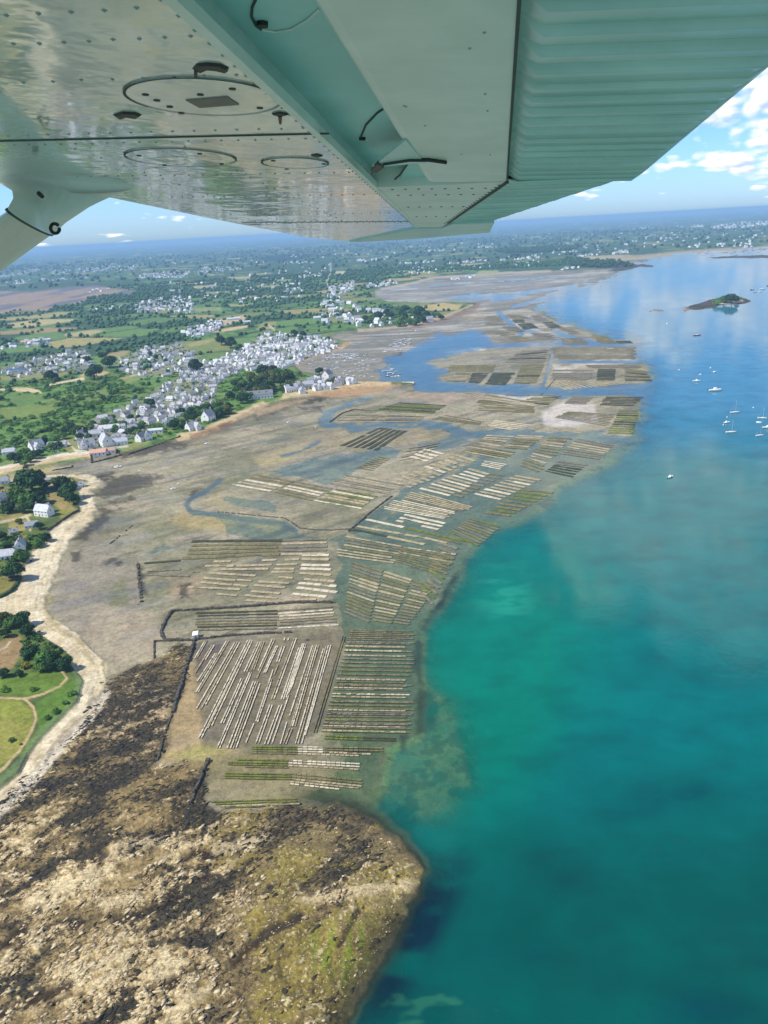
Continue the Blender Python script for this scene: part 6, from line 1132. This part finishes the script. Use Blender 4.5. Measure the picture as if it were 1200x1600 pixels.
# cars
def car(u, v, rz, body, label):
    p = GG(u, v); e = empty('parked_car', p, rz); tag(e, label, 'car'); m = MB(); m.hexa([(-2.2, -.9, .35), (2.2, -.9, .35), (2.2, .9, .35), (-2.2, .9, .35), (-2.2, -.88, .95), (2.2, -.85, .85), (2.2, .85, .85), (-2.2, .88, .95)]); m.build('body', body, e)
    m = MB(); m.hexa([(-1.9, -.82, .95), (1.0, -.82, .92), (1.0, .82, .92), (-1.9, .82, .95), (-1.5, -.66, 1.5), (.3, -.66, 1.5), (.3, .66, 1.5), (-1.5, .66, 1.5)]); m.build('cabin', GLASS, e)
    for x in (-1.35, 1.35):
        for y in (-.88, .88): m = MB(); m.tube([(x, y - .1, .33), (x, y + .1, .33)], .33, 10); m.build('wheel', DARKB, e)
    e.scale = (1.5,) * 3
car(20, 902, .3, pmat('dark_car_paint', (.03, .035, .05), (.03, .035, .05), .3, 1, .5), 'dark car parked under the great tree above the beach'); car(40, 731, .25, pmat('black_car_paint', (.02, .02, .025), (.02, .02, .025), .3, 1, .5), 'dark car standing on the pale sand road'); car(88, 708, .25, pmat('silver_car_paint', (.5, .5, .52), (.5, .5, .52), .3, 1, .5), 'silver car on the beach road under the long white building')
# ------------------------------------------------------------------ the aircraft's own wing, seen from the cabin window just below it
# wing frame: s runs outboard along the span, c aft along the chord, n upwards; all in metres from the eye
ws = np.array((180, 340, 1202.)); ws /= np.linalg.norm(ws)
w2 = np.array((-8768, 392., 1202.)); w2 -= ws * (w2 @ ws); w2 /= np.linalg.norm(w2); wc_ = -w2
wn_ = np.cross(ws, w2); wn_ = wn_ if wn_[1] > 0 else -wn_
HW = .42
def cw(p): return CAMPOS + CR * p[0] + CU * p[1] + CF * p[2]
def P3(s, c, off=0.0): return cw(ws * s + wc_ * c + wn_ * (HW + off))
def L2(u, v, off=0.0):
    r_ = np.array((u - 600, 800 - v, FPX)); p = r_ * ((HW + off) / (wn_ @ r_)); return p @ ws, p @ wc_
PAINT = bpy.data.materials.new('white_aircraft_paint'); PAINT.use_nodes = True
n = NT(PAINT.node_tree); b = n.n['Principled BSDF']; geo = n.new('ShaderNodeTexCoord'); pos = geo.outputs['Object']
d1_ = n.noise(pos, 2.2, 6, .65); d2_ = n.noise(pos, 14, 4, .6)
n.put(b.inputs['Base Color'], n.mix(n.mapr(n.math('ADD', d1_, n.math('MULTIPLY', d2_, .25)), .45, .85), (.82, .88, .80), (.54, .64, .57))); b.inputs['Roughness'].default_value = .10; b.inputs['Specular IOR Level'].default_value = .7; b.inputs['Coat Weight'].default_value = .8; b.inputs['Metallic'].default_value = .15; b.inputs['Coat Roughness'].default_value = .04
wv_ = n.noise(pos, 2.6, 3, .5, .3); wv2_ = n.noise(pos, 16, 2, .5); bp = n.new('ShaderNodeBump'); bp.inputs['Strength'].default_value = .35; bp.inputs['Distance'].default_value = .016; n.put(bp.inputs['Height'], n.math('ADD', wv_, n.math('MULTIPLY', wv2_, .10))); n.l.new(bp.outputs[0], b.inputs['Normal']); n.l.new(bp.outputs[0], b.inputs['Coat Normal'])
def paint2(name, c1, c2, rough):
    m = pmat(name, c1, c2, rough, 3.0, .5); return m
FLAPP = paint2('satin_flap_paint', (.90, .90, .80), (.74, .78, .68), .34); COVE_SHADE = paint2('shaded_cove_paint', (.44, .78, .74), (.36, .66, .63), .42); AIL_SHADE = paint2('shaded_aileron_paint', (.56, .80, .73), (.44, .66, .60), .28); BLACK = paint2('black_rubber', (.018, .018, .018), (.03, .03, .03), .5); SEAM = paint2('dark_sealant', (.05, .06, .055), (.08, .09, .08), .7); STICK = paint2('brown_placard', (.20, .15, .13), (.26, .20, .17), .6); RIVET = paint2('rivet_heads', (.30, .34, .32), (.36, .40, .38), .5); STEEL = paint2('brown_steel', (.10, .06, .05), (.06, .05, .05), .5)  # cove and aileron tones: same paint, shade and dark reflections mixed into the colour
O3 = P3(2.0, -.8, 0)
wing = empty('aircraft_wing', O3); tag(wing, 'pale high wing of a light aircraft with ribbed flap and strut, overhead', 'aircraft wing')
def part(mb, name, mat, parent=wing, smooth=False):
    mb.v = [tuple(np.array(v) - O3) for v in mb.v]; return mb.build(name, mat, parent, smooth)
def slab(mb, P, o0, o1, f=None):
    k = len(mb.v); n_ = len(P); mb.v += [tuple(P3(s, c, o0)) for s, c in P] + [tuple(P3(s, c, o1)) for s, c in (f or P)]
    mb.f.append(tuple(k + i for i in range(n_))); mb.f.append(tuple(k + n_ + i for i in reversed(range(n_))))
    for i in range(n_): mb.f.append((k + i, k + (i + 1) % n_, k + n_ + (i + 1) % n_, k + n_ + i))
    mb.m += [0] * (n_ + 2)
# front skin with a rounded leading edge
LE = [(-1.6, -2.42), (.8, -2.2), (3.03, -1.99), (3.55, -1.80), (4.6, -1.70), (6.22, -1.505), (6.69, -1.264)]
m = MB(); slab(m, LE + [(5.33, -.555), (-1.6, -.486)], 0, .16, [(s, c + .10) for s, c in LE] + [(5.33, -.555), (-1.6, -.486)]); skin = part(m, 'wing_skin', PAINT)
# upper skin that closes the wing over the flap bay
m = MB(); slab(m, [(-1.6, -.60), (3.75, -.62), (5.2, -.5), (4.9, -.1), (3.6, .20), (-1.6, .20)], .10, .16); part(m, 'upper_skin', COVE_SHADE)
# aft lip of the front skin
m = MB(); slab(m, [(-1.6, -.486), (5.33, -.553), (5.33, -.535), (-1.6, -.462)], -.004, .02); part(m, 'skin_lip', FLAPP)
m = MB(); slab(m, [(-1.6, -.60), (3.9, -.64), (3.9, -.10), (-1.6, -.10)], .070, .085); cove = part(m, 'flap_cove', COVE_SHADE)
# outboard lower panel and closing rib
m = MB(); slab(m, [(3.36, -.535), (3.30, -.20), (3.245, .006), (5.34, -.392), (5.33, -.535)], -.001, .10); outp = part(m, 'outboard_panel', FLAPP)
m = MB(); slab(m, [(6.69, -1.264), L2(650, 371), (5.68, -.085), (4.93, -.048), (5.0, -.30), (5.338, -.390), (5.326, -.556)], -.010, .13); part(m, 'wing_tip', AIL_SHADE)
# flap: smooth nose, flat skin, seam, ribbed aft part
S0, S1 = -1.5, 3.235
flap = MB(); prof = [(-.30, .085), (-.315, .055), (-.308, .025), (-.292, .007), (-.272, 0), (.008, 0), (.008, .06), (-.25, .085)]
k = len(flap.v)
for s_, sh in ((S0, 0), (S1, 0)): flap.v += [tuple(P3(s_, c, o)) for c, o in prof]
q = len(prof)
for i in range(q): flap.f.append((k + i, k + (i + 1) % q, k + q + (i + 1) % q, k + q + i)); flap.m.append(0)
flap.f.append(tuple(k + i for i in range(q))); flap.f.append(tuple(k + q + i for i in reversed(range(q)))); flap.m += [0, 0]
flapo = part(flap, 'flap', FLAPP)
def ribbed(f_in, pitch, depth, te_fn, nose_fn, s0, s1, tooth=0.0):
    """skin with rounded beads that run along the chord and fade out near both edges"""
    m = MB(); ns = int((s1 - s0) / pitch) * 16; nc = 12; idx = {}
    for i in range(ns + 1):
        f = i / ns; s_ = s0 + (s1 - s0) * f; ph = ((s_ - s0) / pitch) % 1.0
        hgt = depth * (abs(ph - .14) / .14 if ph < .28 else 1.0 - .35 * (ph - .28) / .72)
        for j in range(nc + 1):
            g = j / nc; c0_, c1_ = nose_fn(s_), te_fn(s_); c1_ += tooth * (1 - ph); fade = min(1, g / .05) * min(1, (1 - g) / .08)
            o_ = f_in(g) - hgt * fade; m.v.append(tuple(P3(s_ , c0_ + (c1_ - c0_) * g, o_)))
    for i in range(ns):
        for j in range(nc): a = i * (nc + 1) + j; m.f.append((a, a + 1, a + nc + 2, a + nc + 1)); m.m.append(0)
    return m
m = ribbed(lambda g: .027, .118, .030, lambda s: .520, lambda s: .0125, -1.5, 3.275)
ribo = part(m, 'ribbed_flap_skin', AIL_SHADE, flapo, True)
m = MB(); slab(m, [(S0, .014), (S1, .014), (S1, .516), (S0, .516)], .030, .06, [(S0, .014), (S1, .014), (S1, .512), (S0, .512)]); part(m, 'flap_upper_skin', AIL_SHADE, flapo)
m = MB(); slab(m, [(S0, .007), (S1, .007), (S1, .0135), (S0, .0135)], -.0025, .004); part(m, 'flap_seam', SEAM, flapo)
# aileron outboard of the flap
te = lambda s: .515 + (s - 3.15) * (-.558 / 1.88); no = lambda s: .012 + (s - 3.24) * (-.404 / 2.1)
m = ribbed(lambda g: .011 + .012 * g, .085, .012, te, no, 3.245, 5.02, .016); ail = part(m, 'aileron', AIL_SHADE, wing, True)
m = MB(); slab(m, [(3.25, .0), (3.25, te(3.25) - .01), (5.02, te(5.02) - .01), (5.02, no(5.02) - .01)], .030, .06); part(m, 'aileron_upper_skin', AIL_SHADE, ail)
m = MB(); slab(m, [(3.24, .004), (5.02, no(5.02) - .004), (5.02, no(5.02) + .006), (3.24, .018)], -.006, .002); part(m, 'hinge_seam', SEAM, ail)
# seams and inspection covers
m = MB(); slab(m, [(2.248, -1.55), (2.248, -.478), (2.258, -.478), (2.258, -1.55)], -.0025, .001); part(m, 'skin_seam', SEAM, skin)
m = MB(); slab(m, [(4.9, -1.6), (4.9, -.55), (4.915, -.55), (4.915, -1.6)], -.002, .001); part(m, 'skin_seam', RIVET, skin)
def disc(mb, s0, c0, r_, o0, o1, seg=40): slab(mb, [(s0 + r_ * math.sin(2 * math.pi * i / seg), c0 + r_ * math.cos(2 * math.pi * i / seg)) for i in range(seg)], o0, o1)
def ringline(mb, s0, c0, r_, w_, a0, a1, off, seg=40):
    for i in range(seg):
        a, b_ = a0 + (a1 - a0) * i / seg, a0 + (a1 - a0) * (i + 1) / seg
        mb.quad([P3(s0 + rr * math.sin(t_), c0 + rr * math.cos(t_), off) for rr, t_ in ((r_, a), (r_ + w_, a), (r_ + w_, b_), (r_, b_))])
for (u, v), r_, screws, arc in (((319, 152), .168, [(227, 146), (245, 155), (265, 165), (283, 175), (363, 137), (406, 167), (313, 146)], (-.3, 3.5)), ((283, 246), .172, [(217, 242), (257, 257), (312, 239), (346, 255)], (-.2, 3.3)), ((461, 254), .108, [(427, 250), (448, 263), (506, 255)], (-.5, 3.4))):
    s0, c0 = L2(u, v); m = MB(); disc(m, s0, c0, r_, -.0022, 0); cov = part(m, 'inspection_cover', PAINT, skin)
    m = MB(); ringline(m, s0, c0, r_ - .001, .007, math.pi / 2 + 1.6, math.pi / 2 + 1.6 + 2 * math.pi, -.0030); part(m, 'cover_edge', RIVET, cov)
    m = MB(); ringline(m, s0, c0, r_ - .001, .006, math.pi * 1.0 - .35, math.pi * 2.0 + .35, -.0034); part(m, 'cover_gap', SEAM, cov)
    for su, sv in screws: a, c_ = L2(su, sv); m = MB(); disc(m, a, c_, .0078, -.0038, -.002, 10); part(m, 'screw', BLACK, cov)
m = MB(); slab(m, [L2(290, 154), L2(355, 148.5), L2(373.5, 161), L2(312, 166)], -.0042, -.002); part(m, 'placard', STICK, skin)
def lump(P, o0, o1, name='drain_fitting', mat=BLACK, sh=.8):
    o0 *= .3
    Q = [L2(*p) for p in P]; cs = sum(a for a, _ in Q) / len(Q); cc_ = sum(b_ for _, b_ in Q) / len(Q); m = MB(); slab(m, [(cs + (a - cs) * sh, cc_ + (b_ - cc_) * sh) for a, b_ in Q], o0, o1, Q); return part(m, name, mat, skin)
lump([(300, 107), (307, 99), (322, 97), (345, 99), (358, 105), (356, 112), (340, 108), (322, 106), (308, 112)], -.016, 0); lump([(303, 108), (309, 106), (308, 117), (303, 116)], -.022, 0, sh=.9)
lump([(176, 179), (190, 174), (212, 175), (222, 179), (214, 184), (196, 181), (184, 185)], -.016, 0); lump([(424, 177), (436, 174), (452, 177), (440, 180), (434, 180)], -.014, 0, 'drain_pin'); lump([(434, 178), (441, 178), (440, 191), (436, 191)], -.02, 0, 'drain_pin', sh=.9); lump([(485, 242), (495, 240), (505, 243), (495, 245)], -.012, 0, 'drain_pin')
# rivets: rows along the ribs and the aft edge
rv = MB()
def rivet(s0, c0, off=0.0, r_=.0052):
    k = len(rv.v); rv.v += [tuple(P3(s0 + r_ * math.sin(1.047 * i), c0 + r_ * math.cos(1.047 * i), off)) for i in range(6)] + [tuple(P3(s0, c0, off - .0035))]
    for i in range(6): rv.f.append((k + i, k + (i + 1) % 6, k + 6)); rv.m.append(0)
g = random.Random(4)
for s_, c0, c1, st_ in ((1.42, -1.1, -.52, .085), (1.28, -.9, -.55, .10), (1.66, -1.2, -.52, .12), (2.18, -1.5, -.50, .11), (2.32, -1.5, -.50, .09), (2.95, -1.6, -.52, .10), (3.6, -1.5, -.56, .09), (4.4, -1.5, -.56, .09), (4.86, -1.5, -.56, .07), (4.96, -1.5, -.56, .07)):
    c_ = c0
    while c_ < c1: rivet(s_ + g.uniform(-.004, .004), c_); c_ += st_ * .55
for c_, o_, a, b_, st_ in ((-.515, 0, .9, 5.2, .07), (-.50, -.0012, 3.45, 5.2, .06), (-.95, 0, 2.4, 5, .16), (-1.3, 0, 2.4, 5.6, .16)):
    s_ = a
    while s_ < b_: rivet(s_, c_ - (.012 * (s_ - .9) if c_ > -.6 else 0) * .9, o_); s_ += st_
part(rv, 'rivet_pattern', RIVET, skin)
rv = MB()
for s_, c0, c1 in ((3.42, -.46, -.02), (3.62, -.46, -.08), (4.1, -.47, -.17), (4.6, -.48, -.27)):
    c_ = c0
    while c_ < c1: rivet(s_, c_, -.001, .008); c_ += .055
for i in range(24): rivet(3.33 + .075 * i, -.020 - .0145 * i, -.001, .007)
part(rv, 'rivet_pattern', SEAM, outp)
rv = MB()
for i in range(28): rivet(-.05 + i * .118, .505, .0255, .006)
for i in range(14): rivet(.6 + g.uniform(0, 2.6), g.uniform(-.24, -.02), 0, .004)
part(rv, 'rivet_pattern', RIVET, flapo)
# flap hinge and drain arcs in the cove
def tubep(mb, P, off, r_, seg=5): mb.tube([P3(*L2(*p, off), off) for p in P], r_, seg)
hg = MB(); slab(hg, [L2(582, 259), L2(634, 217), L2(664, 253)], -.004, .004); hinge = part(hg, 'flap_hinge_bracket', AIL_SHADE, cove)
hg = MB(); slab(hg, [L2(580, 262), L2(590, 251), L2(600, 256), L2(588, 265)], -.012, .0); part(hg, 'hinge_bolt', STEEL, hinge)
hg = MB(); tubep(hg, [(600, 256), (640, 250), (670, 250), (697, 254)], -.006, .006); part(hg, 'push_rod', BLACK, hinge)
hg = MB(); slab(hg, [L2(618, 295, .03), L2(637, 253, .03), L2(660, 256, .03), L2(690, 290, .03)], .03, .036); part(hg, 'hinge_plate', COVE_SHADE, hinge)
hg = MB(); tubep(hg, [(640, 252), (626, 272), (617, 280)], .02, .004); part(hg, 'hinge_rib', SEAM, hinge)
hg = MB(); tubep(hg, [(402, -5), (394, 12), (393, 26), (400, 40), (408, 46)], .068, .0028); tubep(hg, [(607, 165), (590, 176), (572, 195), (563, 216)], .068, .0032); part(hg, 'stiffener_rim', SEAM, cove)
hg = MB(); tubep(hg, [(408, 46), (430, 50), (455, 46), (480, 32), (500, 14)], .068, .0026); part(hg, 'stiffener_bead', FLAPP, cove)
for u, v in ((410, 38), (566, 217), (625, 277)): hg = MB(); a, c_ = L2(u, v, .066); disc(hg, a, c_, .011, .062, .07, 12); part(hg, 'plug', BLACK, cove)
# strut with its flared cuff
secs = [((14, 329), (82, 363), -.17), ((23, 313), (101, 344), -.12), ((21, 299), (137, 322), -.07), ((4, 287), (172, 308), -.03), ((-36, 272), (209, 291), -.002)]
def loft(mb, S, bulge, seg=32):
    rings = []
    for (A_, B_), bl in zip(S, bulge):
        ce, ax = (A_ + B_) / 2, (B_ - A_) / 2; up_ = np.cross(ax / np.linalg.norm(ax), dirv); up_ /= np.linalg.norm(up_); k = len(mb.v); rings.append(k)
        mb.v += [tuple(ce + ax * math.cos(2 * math.pi * i / seg) + up_ * bl * math.sin(2 * math.pi * i / seg)) for i in range(seg)]
    for a, b_ in zip(rings, rings[1:]):
        for i in range(seg): mb.f.append((a + i, a + (i + 1) % seg, b_ + (i + 1) % seg, b_ + i)); mb.m.append(0)
    mb.f.append(tuple(rings[0] + i for i in range(seg))); mb.f.append(tuple(rings[-1] + i for i in reversed(range(seg)))); mb.m += [0, 0]
def atdepth(u, v, z): return cw(np.array((u - 600, 800 - v, FPX)) * (z / FPX))
S = [(P3(*L2(*a, o), o), P3(*L2(*b_, o), o)) for a, b_, o in secs]
c0_ = (S[0][0] + S[0][1]) / 2; z0 = (c0_ - CAMPOS) @ CF
ec_ = atdepth(-235, 551, z0 - .55); dirv = ec_ - c0_; hv_ = (S[0][1] - S[0][0]) * .44; e1 = (ec_ - hv_, ec_ + hv_); dirv /= np.linalg.norm(dirv)
m = MB(); loft(m, S, (.036, .040, .046, .05, .055)); st_o = part(m, 'strut_cuff', FLAPP, wing, True)
q0 = (S[0][0] + (S[0][1] - S[0][0]) * .03, S[0][1] - (S[0][1] - S[0][0]) * .03); m = MB(); loft(m, [e1, q0], (.03, .033)); st2 = part(m, 'strut', FLAPP, wing, True)
g0 = (S[0][0] - (S[0][1] - S[0][0]) * .012, S[0][1] + (S[0][1] - S[0][0]) * .012); off_ = dirv * .010; m = MB(); loft(m, [(g0[0] + off_, g0[1] + off_), g0], (.038, .038)); part(m, 'cuff_edge', SEAM, st_o)
m = MB(); cc_ = atdepth(86, 357, z0 - .02); ax1 = CR * .7 + CU * .25; ax2 = CU * .8 - CR * .3
m.tube([cc_ + (ax1 * math.cos(t_) + ax2 * math.sin(t_)) * .022 for t_ in np.linspace(.4, 2 * math.pi - .2, 14)], .0065, 6); part(m, 'tie_down_ring', BLACK, st2)
m = MB(); a = atdepth(66, 307, z0 - .05); m.tube([a, a - CF * .03], .008, 8); part(m, 'screw', BLACK, st_o)
